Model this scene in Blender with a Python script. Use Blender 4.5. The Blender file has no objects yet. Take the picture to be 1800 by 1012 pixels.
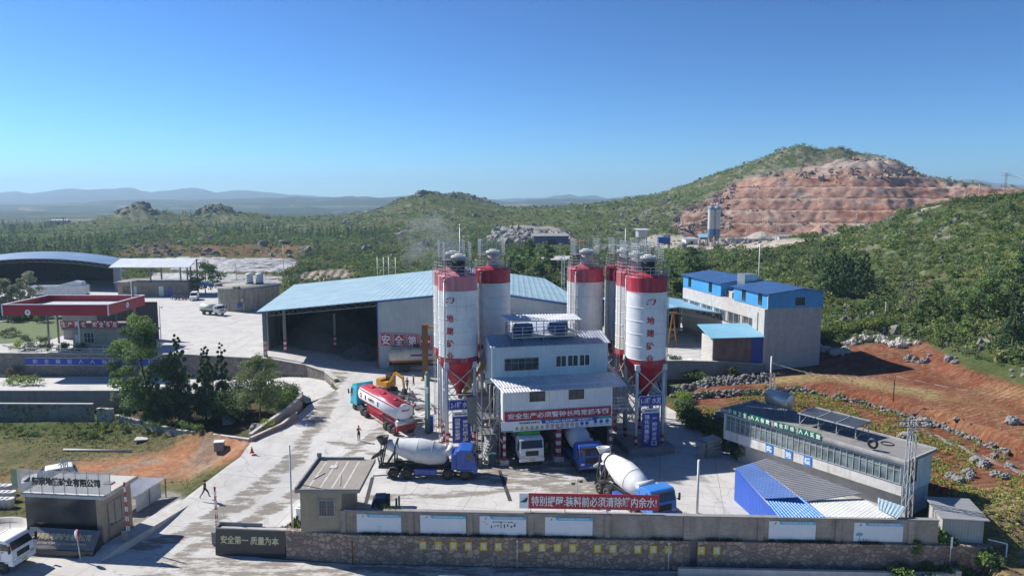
import bpy, math, random
import numpy as np
from mathutils import Vector, Matrix, Euler

random.seed(7)
rng = np.random.default_rng(11)
S = bpy.context.scene
COL = S.collection
R = math.radians
FPX, CAMH = 1280.0, 26.5
PITCH = math.atan((506 - 350) / FPX)
def ray(x, y):
 u = (506 - y) / FPX
 return Vector(((x - 900) / FPX, math.cos(PITCH) + u * math.sin(PITCH), -math.sin(PITCH) + u * math.cos(PITCH)))
def G(x, y, z=0.0):                       # survey point lying at height z
 r = ray(x, y); t = (z - CAMH) / r.z
 return Vector((r.x * t, r.y * t, z))
def D(x, y, d):                           # survey point lying d metres north
 r = ray(x, y); t = d / r.y
 return Vector((r.x * t, d, CAMH + r.z * t))
class MB:
 def __init__(s):
  s.v = []; s.f = []; s.sm = []; s.uv = None
 def add(s, vs, fs, smooth=False, M=None):
  o = len(s.v)
  for p in vs:
   p = Vector(p)
   s.v.append(M @ p if M is not None else p)
  for f in fs:
   s.f.append([i + o for i in f]); s.sm.append(smooth)
  return s
 def box(s, c, d, rz=0.0, M=None, taper=1.0):
  hx, hy, hz = d[0] / 2, d[1] / 2, d[2] / 2
  vs = [(-hx, -hy, -hz), (hx, -hy, -hz), (hx, hy, -hz), (-hx, hy, -hz)]
  vs += [(-hx * taper, -hy * taper, hz), (hx * taper, -hy * taper, hz), (hx * taper, hy * taper, hz), (-hx * taper, hy * taper, hz)]
  m = Matrix.Translation(Vector(c)) @ Matrix.Rotation(rz, 4, 'Z')
  if M is not None: m = M @ m
  return s.add(vs, [(3, 2, 1, 0), (4, 5, 6, 7), (0, 1, 5, 4), (1, 2, 6, 5), (2, 3, 7, 6), (3, 0, 4, 7)], False, m)
 def bb(s, a, b, M=None):
  return s.box([(a[i] + b[i]) / 2 for i in range(3)], [abs(b[i] - a[i]) for i in range(3)], 0, M)
 def prism(s, poly, h0, h1, axis='z', M=None, smooth=False):
  n = len(poly)
  area = sum(poly[i][0] * poly[(i + 1) % n][1] - poly[(i + 1) % n][0] * poly[i][1] for i in range(n))
  if axis == 'y': area = -area
  if area < 0: poly = poly[::-1]
  def P(p, h):
   if axis == 'z': return (p[0], p[1], h)
   if axis == 'y': return (p[0], h, p[1])
   return (h, p[0], p[1])
  vs = [P(p, h0) for p in poly] + [P(p, h1) for p in poly]
  fs = [tuple(range(n - 1, -1, -1)), tuple(range(n, 2 * n))] + [(i, (i + 1) % n, n + (i + 1) % n, n + i) for i in range(n)]
  return s.add(vs, fs, smooth, M)
 def slab(s, quad, t):
  q = [Vector(p) for p in quad]
  nrm = (q[1] - q[0]).cross(q[2] - q[0]).normalized()
  n = len(q)
  vs = q + [p - nrm * t for p in q]
  fs = [tuple(range(n)), tuple(range(2 * n - 1, n - 1, -1))] + [(i, n + i, n + (i + 1) % n, (i + 1) % n) for i in range(n)]
  return s.add(vs, fs)
 def corr(s, quad, ribs, amp, t=.03):
  a, b, c, d = [Vector(p) for p in quad]
  n = (b - a).cross(d - a).normalized()
  if n.z < 0: a, b, c, d = b, a, d, c; n = -n
  k = ribs * 4; vs = []
  for i in range(k + 1):
   h = amp if i % 4 in (1, 2) else 0.0
   for p, q in ((a, b), (d, c)):
    w = p.lerp(q, i / k) + n * h; vs += [w, w - n * t]
  fs = []
  for i in range(k):
   o = i * 4
   fs += [(o, o + 4, o + 6, o + 2), (o + 1, o + 3, o + 7, o + 5), (o, o + 1, o + 5, o + 4), (o + 2, o + 6, o + 7, o + 3)]
  fs += [(0, 2, 3, 1), (k * 4, k * 4 + 1, k * 4 + 3, k * 4 + 2)]
  return s.add(vs, fs)
 def face(s, pts):
  return s.add(pts, [tuple(range(len(pts)))])
 def cyl(s, p0, p1, r0, r1=None, n=10, caps=True, smooth=True):
  p0 = Vector(p0); p1 = Vector(p1); r1 = r0 if r1 is None else r1
  d = (p1 - p0)
  if d.length < 1e-6: return s
  d.normalize()
  a = d.orthogonal().normalized() if abs(d.z) < 0.999 else Vector((1, 0, 0))
  b = d.cross(a)
  o = len(s.v)
  for p, r in ((p0, r0), (p1, r1)):
   for i in range(n):
    t = 2 * math.pi * i / n
    s.v.append(p + a * (r * math.cos(t)) + b * (r * math.sin(t)))
  for i in range(n):
   s.f.append([o + i, o + (i + 1) % n, o + n + (i + 1) % n, o + n + i]); s.sm.append(smooth)
  if caps:
   s.f.append([o + i for i in range(n - 1, -1, -1)]); s.sm.append(False)
   s.f.append([o + n + i for i in range(n)]); s.sm.append(False)
  return s
 def bar(s, p0, p1, w, h=None, M=None):
  p0 = Vector(p0); p1 = Vector(p1); h = w if h is None else h
  if M is not None: p0 = M @ p0; p1 = M @ p1
  d = (p1 - p0); L = d.length
  if L < 1e-6: return s
  d.normalize()
  up = Vector((0, 0, 1)) if abs(d.z) < 0.95 else Vector((0, 1, 0))
  a = d.cross(up).normalized(); b = a.cross(d)
  vs = []
  for p in (p0, p1):
   for (i, j) in ((-1, -1), (1, -1), (1, 1), (-1, 1)):
    vs.append(p + a * (i * w / 2) + b * (j * h / 2))
  return s.add(vs, [(0, 1, 2, 3), (7, 6, 5, 4), (0, 4, 5, 1), (1, 5, 6, 2), (2, 6, 7, 3), (3, 7, 4, 0)])
 def tube(s, pts, r, n=6):
  for a, b in zip(pts[:-1], pts[1:]): s.cyl(a, b, r, r, n)
  return s
 def lathe(s, prof, n=24, M=None, smooth=True, a0=0.0, a1=2 * math.pi):
  full = abs(a1 - a0 - 2 * math.pi) < 1e-6
  m = n if full else n + 1
  o = len(s.v)
  for r, z in prof:
   for i in range(m):
    t = a0 + (a1 - a0) * i / n
    p = Vector((r * math.cos(t), r * math.sin(t), z))
    s.v.append(M @ p if M is not None else p)
  for k in range(len(prof) - 1):
   for i in range(n):
    j = (i + 1) % m
    s.f.append([o + k * m + i, o + k * m + j, o + (k + 1) * m + j, o + (k + 1) * m + i]); s.sm.append(smooth)
  return s
 def blob(s, c, rad, n=1, jit=0.25, rnd=random):
  t = (1 + 5 ** .5) / 2
  vs = [(-1, t, 0), (1, t, 0), (-1, -t, 0), (1, -t, 0), (0, -1, t), (0, 1, t), (0, -1, -t), (0, 1, -t), (t, 0, -1), (t, 0, 1), (-t, 0, -1), (-t, 0, 1)]
  fs = [(0, 11, 5), (0, 5, 1), (0, 1, 7), (0, 7, 10), (0, 10, 11), (1, 5, 9), (5, 11, 4), (11, 10, 2), (10, 7, 6), (7, 1, 8), (3, 9, 4), (3, 4, 2), (3, 2, 6), (3, 6, 8), (3, 8, 9), (4, 9, 5), (2, 4, 11), (6, 2, 10), (8, 6, 7), (9, 8, 1)]
  vs = [Vector(v).normalized() for v in vs]
  for _ in range(n):
   mid = {}; nf = []
   def m_(a, b):
    k = (min(a, b), max(a, b))
    if k not in mid:
     mid[k] = len(vs); vs.append(((vs[a] + vs[b]) / 2).normalized())
    return mid[k]
   for a, b, c_ in fs:
    ab, bc, ca = m_(a, b), m_(b, c_), m_(c_, a)
    nf += [(a, ab, ca), (b, bc, ab), (c_, ca, bc), (ab, bc, ca)]
   fs = nf
  out = []
  for v in vs:
   k = 1 + rnd.uniform(-jit, jit)
   out.append(Vector((c[0] + v.x * rad[0] * k, c[1] + v.y * rad[1] * k, c[2] + v.z * rad[2] * k)))
  return s.add(out, fs)
 def build(s, name, mat, parent=None, world=False, **props):
  me = bpy.data.meshes.new(name)
  vs = s.v
  if world and parent is not None:
   iv = Matrix.LocRotScale(parent.location, parent.rotation_euler, parent.scale).inverted()
   vs = [iv @ p for p in vs]
  me.from_pydata([tuple(p) for p in vs], [], s.f)
  me.polygons.foreach_set('use_smooth', s.sm)
  if mat is not None: me.materials.append(mat)
  me.update()
  o = bpy.data.objects.new(name, me)
  COL.objects.link(o)
  if parent is not None: o.parent = parent
  for k, v in props.items(): o[k] = v
  return o
def tag(o, label=None, cat=None, group=None, kind=None):
 if label: o['label'] = label
 if cat: o['category'] = cat
 if group: o['group'] = group
 if kind: o['kind'] = kind
 return o
def thing(name, label, cat, loc=(0, 0, 0), rz=0.0, group=None):
 o = bpy.data.objects.new(name, None)
 o.empty_display_size = 0.3
 COL.objects.link(o)
 o.location = loc; o.rotation_euler = (0, 0, rz)
 return tag(o, label, cat, group)
KIDS = {}
def kids(o): return [c for c in S.objects if c.parent == o]
def dup(root, loc, rz=None, label=None, group=None, scale=None):
 r = root.copy(); COL.objects.link(r); r.location = loc
 if rz is not None: r.rotation_euler = (0, 0, rz)
 if scale is not None: r.scale = (scale,) * 3 if not hasattr(scale, '__len__') else scale
 if label: r['label'] = label
 if group: r['group'] = group
 for ch in kids(root):
  c = ch.copy(); COL.objects.link(c); c.parent = r
  for g in kids(ch):
   d = g.copy(); COL.objects.link(d); d.parent = c
 return r
def nodes(name):
 m = bpy.data.materials.new(name); m.use_nodes = True
 nt = m.node_tree
 return m, nt, nt.nodes['Principled BSDF']
def lk(nt, a, b): nt.links.new(a, b)
def coord(nt, kind='Object', scale=(1, 1, 1), rot=(0, 0, 0)):
 tc = nt.nodes.new('ShaderNodeTexCoord'); mp = nt.nodes.new('ShaderNodeMapping')
 mp.inputs['Scale'].default_value = scale; mp.inputs['Rotation'].default_value = rot
 lk(nt, tc.outputs[kind], mp.inputs['Vector'])
 return mp.outputs['Vector']
def worldpos(nt, scale=(1, 1, 1)):
 g = nt.nodes.new('ShaderNodeNewGeometry'); mp = nt.nodes.new('ShaderNodeMapping')
 mp.inputs['Scale'].default_value = scale
 lk(nt, g.outputs['Position'], mp.inputs['Vector'])
 return mp.outputs['Vector']
def noise(nt, vec, scale, detail=4, rough=0.6, dist=0.0):
 n = nt.nodes.new('ShaderNodeTexNoise')
 n.inputs['Scale'].default_value = scale; n.inputs['Detail'].default_value = detail
 n.inputs['Roughness'].default_value = rough; n.inputs['Distortion'].default_value = dist
 lk(nt, vec, n.inputs['Vector'])
 return n.outputs['Fac']
def ramp(nt, fac, stops):
 r = nt.nodes.new('ShaderNodeValToRGB')
 e = r.color_ramp.elements
 while len(e) < len(stops): e.new(0.5)
 for i, (p, c) in enumerate(stops):
  e[i].position = p
  e[i].color = (c, c, c, 1) if not hasattr(c, '__len__') else (*c, 1)
 lk(nt, fac, r.inputs['Fac'])
 return r.outputs['Color']
def mix(nt, fac, a, b, mode='MIX'):
 n = nt.nodes.new('ShaderNodeMix'); n.data_type = 'RGBA'; n.blend_type = mode
 for sock, val in ((n.inputs['Factor'], fac), (n.inputs[6], a), (n.inputs[7], b)):
  if hasattr(val, 'links') or hasattr(val, 'is_linked'): lk(nt, val, sock)
  elif hasattr(val, '__len__'): sock.default_value = (*val, 1)
  else: sock.default_value = val
 return n.outputs[2]
def math_(nt, op, a, b=None):
 n = nt.nodes.new('ShaderNodeMath'); n.operation = op
 for i, v in enumerate((a, b)):
  if v is None: continue
  if hasattr(v, 'is_linked'): lk(nt, v, n.inputs[i])
  else: n.inputs[i].default_value = v
 return n.outputs[0]
def bump(nt, bsdf, h, strength=0.3, dist=0.05):
 b = nt.nodes.new('ShaderNodeBump'); b.inputs['Strength'].default_value = strength; b.inputs['Distance'].default_value = dist
 lk(nt, h, b.inputs['Height']); lk(nt, b.outputs['Normal'], bsdf.inputs['Normal'])
def plain(name, col, rough=0.6, metal=0.0, var=0.25, vscale=1.5, dirt=None, dscale=0.7, damt=0.5, space='Object', bumpy=0.0):
 """painted / weathered surface: colour varies a little, dirt lies in patches"""
 m, nt, b = nodes(name)
 v = coord(nt, space) if space != 'World' else worldpos(nt)
 n = noise(nt, v, vscale, 5, 0.65)
 lo = tuple(c * (1 - var) for c in col); hi = tuple(min(1, c * (1 + var * 0.6)) for c in col)
 c = ramp(nt, n, [(0.3, lo), (0.7, hi)])
 if dirt is not None:
  d = noise(nt, v, dscale, 6, 0.7)
  d = ramp(nt, d, [(0.52, 0.0), (0.75, damt)])
  c = mix(nt, d, c, dirt)
 lk(nt, c, b.inputs['Base Color'])
 b.inputs['Roughness'].default_value = rough; b.inputs['Metallic'].default_value = metal
 if bumpy: bump(nt, b, noise(nt, v, vscale * 12, 4), bumpy, 0.02)
 return m
def corrugated(name, col, pitch=0.25, axis='X', dirt=(0.25, 0.24, 0.22), damt=0.5, rough=0.45, metal=0.0, depth=0.04, streak=True, col2=None):
 """profiled sheet: ribs run across `axis` of the object, with dust and run-off streaks along the ribs"""
 m, nt, b = nodes(name)
 v = coord(nt, 'Object')
 w = nt.nodes.new('ShaderNodeTexWave'); w.wave_type = 'BANDS'; w.bands_direction = axis; w.wave_profile = 'SIN'
 w.inputs['Scale'].default_value = 1.0 / pitch / (2 * math.pi) * 6.2832 / 3.14159 * 0.5 * math.pi / math.pi
 w.inputs['Scale'].default_value = 0.314159 / pitch
 lk(nt, v, w.inputs['Vector'])
 rib = ramp(nt, w.outputs['Fac'], [(0.55, 0.0), (0.8, 1.0)])
 n1 = noise(nt, v, 0.35, 5, 0.7)
 base = ramp(nt, n1, [(0.3, tuple(c * 0.82 for c in col)), (0.7, col2 or tuple(min(1, c * 1.08) for c in col))])
 sc = {'X': (3.0, 0.12, 0.12), 'Y': (0.12, 3.0, 0.12), 'Z': (0.2, 0.2, 3.0)}[axis]
 v2 = coord(nt, 'Object', sc)
 st = ramp(nt, noise(nt, v2, 1.0, 5, 0.7), [(0.5, 0.0), (0.8, damt)])
 c = mix(nt, st, base, dirt)
 lk(nt, c, b.inputs['Base Color'])
 b.inputs['Roughness'].default_value = rough; b.inputs['Metallic'].default_value = metal
 bump(nt, b, rib, 1.0, depth)
 return m
def concrete(name, col=(0.42, 0.42, 0.41), stain=(0.2, 0.19, 0.17), samt=0.6, sscale=0.5, vertical=True, rough=0.9, joints=0.0):
 m, nt, b = nodes(name)
 v = coord(nt, 'Object')
 n1 = noise(nt, v, 1.2, 8, 0.7)
 base = ramp(nt, n1, [(0.25, tuple(c * 0.72 for c in col)), (0.75, tuple(min(1, c * 1.12) for c in col))])
 v2 = coord(nt, 'Object', (2.2, 2.2, 0.22) if vertical else (1, 1, 1))
 st = ramp(nt, noise(nt, v2, sscale, 7, 0.72), [(0.48, 0.0), (0.72, samt)])
 c = mix(nt, st, base, stain)
 if joints:
  br = nt.nodes.new('ShaderNodeTexBrick')
  br.inputs['Scale'].default_value = 1.0; br.inputs['Brick Width'].default_value = joints; br.inputs['Row Height'].default_value = joints * 0.6
  br.inputs['Mortar Size'].default_value = 0.012; br.offset = 0.0
  v3 = coord(nt, 'Object', (1, 1, 1), (R(90), 0, 0)); lk(nt, v3, br.inputs['Vector'])
  c = mix(nt, math_(nt, 'MULTIPLY', br.outputs['Fac'], 0.35), c, tuple(x * 0.4 for x in col))
 lk(nt, c, b.inputs['Base Color']); b.inputs['Roughness'].default_value = rough
 bump(nt, b, noise(nt, v, 14, 5, 0.7), 0.25, 0.02)
 return m
def glassy(name, col=(0.05, 0.07, 0.08), rough=0.08):
 m, nt, b = nodes(name)
 v = coord(nt, 'Object')
 c = ramp(nt, noise(nt, v, 0.9, 3), [(0.35, tuple(x * 0.5 for x in col)), (0.65, tuple(x * 1.5 for x in col))])
 lk(nt, c, b.inputs['Base Color']); b.inputs['Roughness'].default_value = rough
 b.inputs['Specular IOR Level'].default_value = 0.8
 return m
def attr_mat(name, rough=0.9, nscale=2.0, var=0.35, spec=0.2, bumps=0.0, attr='Col', translucent=0.0):
 m, nt, b = nodes(name)
 a = nt.nodes.new('ShaderNodeAttribute'); a.attribute_name = attr
 n = noise(nt, worldpos(nt), nscale, 4, 0.7)
 f = ramp(nt, n, [(0.25, 1 - var), (0.75, 1 + var * 0.0)])
 lk(nt, mix(nt, 1.0, a.outputs['Color'], f, 'MULTIPLY'), b.inputs['Base Color'])
 b.inputs['Roughness'].default_value = rough; b.inputs['Specular IOR Level'].default_value = spec
 if bumps: bump(nt, b, n, bumps, 0.3)
 if translucent:
  tl = nt.nodes.new('ShaderNodeBsdfTranslucent'); ms = nt.nodes.new('ShaderNodeMixShader'); ms.inputs[0].default_value = translucent
  lk(nt, a.outputs['Color'], tl.inputs['Color']); lk(nt, b.outputs[0], ms.inputs[1]); lk(nt, tl.outputs[0], ms.inputs[2]); lk(nt, ms.outputs[0], nt.nodes['Material Output'].inputs['Surface'])
 return m
def text_mesh(txt, size=1.0, bold=0.02, depth=0.0, res=1):
 cu = bpy.data.curves.new('lettering', 'FONT')
 cu.body = txt; cu.size = size; cu.offset = bold * size; cu.extrude = depth; cu.resolution_u = res
 cu.align_x = 'LEFT'
 ob = bpy.data.objects.new('lettering', cu); COL.objects.link(ob)
 dg = bpy.context.evaluated_depsgraph_get(); dg.update()
 me = bpy.data.meshes.new_from_object(ob.evaluated_get(dg))
 bpy.data.objects.remove(ob); bpy.data.curves.remove(cu)
 return me
def lettering(txt, M, w, h, mat, parent, bold=0.02, depth=0.012, name='lettering', world=True, **props):
 """txt fitted to a w x h rectangle whose lower left corner, right and up axes are M's; it stands proud along M's z"""
 me = text_mesh(txt, 1.0, bold, 0.02)
 n = len(me.vertices)
 co = np.empty(n * 3, np.float32); me.vertices.foreach_get('co', co); co = co.reshape(-1, 3)
 lo, hi = co.min(0), co.max(0)
 sx = w / max(hi[0] - lo[0], 1e-6); sy = h / max(hi[1] - lo[1], 1e-6)
 co = (co - lo) * np.array([sx, sy, depth / max(hi[2] - lo[2], 1e-6)])
 mm = M
 if world and parent is not None:
  mm = Matrix.LocRotScale(parent.location, parent.rotation_euler, parent.scale).inverted() @ M
 A = np.array(mm)
 co = co @ A[:3, :3].T + A[:3, 3]
 me.vertices.foreach_set('co', co.astype(np.float32).ravel())
 me.materials.clear(); me.materials.append(mat); me.name = name; me.update()
 o = bpy.data.objects.new(name, me); COL.objects.link(o)
 if parent is not None: o.parent = parent
 for k, v in props.items(): o[k] = v
 return o
def frame(o, right, up=(0, 0, 1)):
 """matrix with origin o, x along right, y along up, z outwards"""
 x = Vector(right).normalized(); y = Vector(up); y = (y - x * y.dot(x)).normalized(); z = x.cross(y)
 m = Matrix((x, y, z)).transposed().to_4x4(); m.translation = Vector(o)
 return m
def vnoise(x, y, seed=0):
 xi = np.floor(x).astype(np.int64); yi = np.floor(y).astype(np.int64)
 xf = x - xi; yf = y - yi
 def h(a, b):
  n = (a * 374761393 + b * 668265263 + seed * 144269504) & 0x7fffffff
  n = ((n ^ (n >> 13)) * 1274126177) & 0x7fffffff
  n = (n ^ (n >> 16)) & 0x7fffffff
  return n / 0x7fffffff
 u = xf * xf * (3 - 2 * xf); v = yf * yf * (3 - 2 * yf)
 return (h(xi, yi) * (1 - u) + h(xi + 1, yi) * u) * (1 - v) + (h(xi, yi + 1) * (1 - u) + h(xi + 1, yi + 1) * u) * v
def fbm(x, y, oct=4, seed=0, gain=0.5):
 s = 0; a = 1; t = 0
 for k in range(oct):
  s = s + a * (vnoise(x, y, seed + k * 17) - 0.5); t += a
  x = x * 2.03 + 3.1; y = y * 2.03 - 1.7; a *= gain
 return s / t * 2
def sd_poly(x, y, poly):
 """signed distance to a polygon, negative inside"""
 x = np.asarray(x, float); y = np.asarray(y, float)
 d = np.full(x.shape, 1e18); inside = np.zeros(x.shape, bool)
 n = len(poly)
 for i in range(n):
  ax, ay = poly[i][:2]; bx, by = poly[(i + 1) % n][:2]
  ex, ey = bx - ax, by - ay
  t = np.clip(((x - ax) * ex + (y - ay) * ey) / (ex * ex + ey * ey + 1e-12), 0, 1)
  d = np.minimum(d, (x - ax - ex * t) ** 2 + (y - ay - ey * t) ** 2)
  c = (ay > y) != (by > y)
  with np.errstate(divide='ignore', invalid='ignore'):
   xs = ex * (y - ay) / (ey if ey != 0 else 1e-12) + ax
  inside ^= c & (x < xs)
 return np.where(inside, -1, 1) * np.sqrt(d)
def smooth(e0, e1, v):
 t = np.clip((v - e0) / (e1 - e0), 0, 1); return t * t * (3 - 2 * t)
def npmesh(name, V, Fq, mat, colors=None, smoothed=True, parent=None):
 """mesh from numpy arrays; faces all the same size"""
 me = bpy.data.meshes.new(name)
 V = np.asarray(V, np.float32); Fq = np.asarray(Fq, np.int32)
 k = Fq.shape[1]
 me.vertices.add(len(V)); me.vertices.foreach_set('co', V.ravel())
 me.loops.add(Fq.size); me.loops.foreach_set('vertex_index', Fq.ravel())
 me.polygons.add(len(Fq)); me.polygons.foreach_set('loop_start', np.arange(0, Fq.size, k, dtype=np.int32))
 me.polygons.foreach_set('use_smooth', np.full(len(Fq), smoothed))
 if colors is not None:
  at = me.attributes.new('Col', 'FLOAT_COLOR', 'POINT')
  c4 = np.ones((len(V), 4), np.float32); c4[:, :colors.shape[1]] = colors
  at.data.foreach_set('color', c4.ravel())
 me.materials.append(mat); me.update(calc_edges=True); me.validate()
 o = bpy.data.objects.new(name, me); COL.objects.link(o)
 if parent is not None: o.parent = parent
 return o
# ================================================================== camera, sun, sky, air
cam_d = bpy.data.cameras.new('survey_camera'); cam = bpy.data.objects.new('survey_camera', cam_d); COL.objects.link(cam)
cam.location = (0, 0, CAMH); cam.rotation_euler = (math.pi / 2 - PITCH, 0, 0)
cam_d.sensor_width = 36.0; cam_d.lens = 36.0 * FPX / 1800; cam_d.clip_start = 0.5; cam_d.clip_end = 60000
S.camera = cam
SUN_EL, SUN_AZ = R(41), R(-66)           # azimuth from north, west negative
sv = Vector((math.sin(SUN_AZ) * math.cos(SUN_EL), math.cos(SUN_AZ) * math.cos(SUN_EL), math.sin(SUN_EL)))
sd = bpy.data.lights.new('sun', 'SUN'); sd.energy = 5.0; sd.angle = R(0.53); sd.color = (1.0, 0.955, 0.88)
so = bpy.data.objects.new('sun', sd); COL.objects.link(so); so.rotation_euler = sv.to_track_quat('Z', 'Y').to_euler()
W = bpy.data.worlds.new('World'); S.world = W; W.use_nodes = True
wn = W.node_tree; bg = wn.nodes['Background']
sky = wn.nodes.new('ShaderNodeTexSky'); sky.sky_type = 'NISHITA'; sky.sun_disc = False
sky.sun_elevation = SUN_EL; sky.sun_rotation = SUN_AZ; sky.altitude = 1900; sky.air_density = 1.0; sky.dust_density = 0.6; sky.ozone_density = 2.2
tint = wn.nodes.new('ShaderNodeMix'); tint.data_type = 'RGBA'; tint.blend_type = 'MULTIPLY'; tint.inputs[0].default_value = 1.0
gm_ = wn.nodes.new('ShaderNodeGamma'); gm_.inputs[1].default_value = 1.45; wn.links.new(sky.outputs[0], gm_.inputs[0])
wn.links.new(gm_.outputs[0], tint.inputs[6]); tint.inputs[7].default_value = (0.140, 0.244, 0.322, 1)
wn.links.new(tint.outputs[2], bg.inputs[0]); bg.inputs[1].default_value = 0.122
S.view_settings.view_transform = 'Standard'; S.view_settings.look = 'None'; S.view_settings.exposure = 0.6; S.view_settings.gamma = 1.0
S.render.engine = 'CYCLES'; S.cycles.use_denoising = True; S.cycles.max_bounces = 5; S.cycles.diffuse_bounces = 3; S.cycles.volume_bounces = 0; S.cycles.glossy_bounces = 2
S.cycles.transparent_max_bounces = 6
# ================================================================== terrain
FRONT_WALL = [(-18.4, 56.0), (-12.7, 55.2), (32.6, 53.4)]
def front_y(x):
 return np.interp(x, [-30, -18.4, -12.7, 32.6, 60], [57.5, 56.0, 55.2, 53.4, 52.3])
LOT = [(-140, 98.5), (-52, 98.5), (-44, 100.5), (-33, 100.5), (-26.5, 91.3), (-23.8, 97.1), (-28, 104.7), (-36, 107.8), (-50, 110.0), (-140, 111.2)]
GARDEN = [(-51, 91.8), (-29.3, 78.8), (-27.4, 85), (-27.2, 90.5), (-27.8, 94), (-31, 99.6), (-37, 101.6), (-44, 101.8), (-52, 99.8)]
FIELD_EDGE = [(22, 92), (30, 93.4), (38, 94), (43.5, 88.4), (48, 78.6), (49.5, 70), (53, 55), (56, 40)]
LOWFIELD = [(23, 90)] + FIELD_EDGE + [(33, 40), (36.5, 55), (37.5, 61), (27, 77), (24.5, 81), (19.5, 92)]
UPFIELD = FIELD_EDGE + [(120, 40), (90, 66), (62, 85), (61, 96), (64, 112), (48, 114), (41, 112), (30, 104)]
def near_h(x, y):
 x = np.asarray(x, float); y = np.asarray(y, float)
 yard = 1.5 * smooth(86, 106, y) + 1.0 * smooth(-20, -39, x) * smooth(90, 108, y)
 w = smooth(-15, -21, x)
 h = yard * 1.0
 h = h - w * 2.4 * (1 - smooth(57, 80, y)) * (y < 100)
 west = sd_poly(x, y, [(-140, 50), (-33, 54), (-30.5, 66), (-29.0, 78.8), (-51, 91.8), (-140, 93)])
 m = smooth(1.0, -5.0, west)
 h = h * (1 - m) + (-2.2 + 0.25 * fbm(x * 0.12, y * 0.12, 3, 5)) * m
 gap = smooth(0.3, -0.3, sd_poly(x, y, [(-140, 92.5), (-51, 91.8), (-52, 98.5), (-140, 98.6)]))
 h = h * (1 - gap) - 2.6 * gap
 g = smooth(0.15, -0.35, sd_poly(x, y, GARDEN))
 h = h * (1 - g) + (-2.3 + 1.3 * smooth(-40, -27, x) + 0.3 * fbm(x * 0.3, y * 0.3, 3, 8)) * g
 l = smooth(0.25, -0.25, sd_poly(x, y, LOT))
 h = h * (1 - l) + (-0.7 + 1.1 * smooth(-46, -27, x)) * l
 sy = smooth(0.25, -0.25, sd_poly(x, y, [(19.5, 101.2), (36.4, 102.3), (46, 128), (38, 142), (14, 142), (17, 110)]))
 h = h * (1 - sy) + 3.0 * sy
 f = smooth(0.75, 0.40, y - front_y(x)) * smooth(-23, -20, x)
 h = h * (1 - f) - 2.4 * f
 lf = smooth(0.8, -1.2, sd_poly(x, y, LOWFIELD))
 h = h * (1 - lf) + (0.9 + 0.03 * (x - 25)) * lf
 uf = smooth(0.3, -1.0, sd_poly(x, y, UPFIELD))
 h = h * (1 - uf) + (1.9 + 0.05 * (x - 35)) * uf
 se = smooth(34, 38, x) * smooth(57, 52, y)
 h = h - se * 2.6
 return h
def curve(t): return np.array(t, float)
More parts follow.
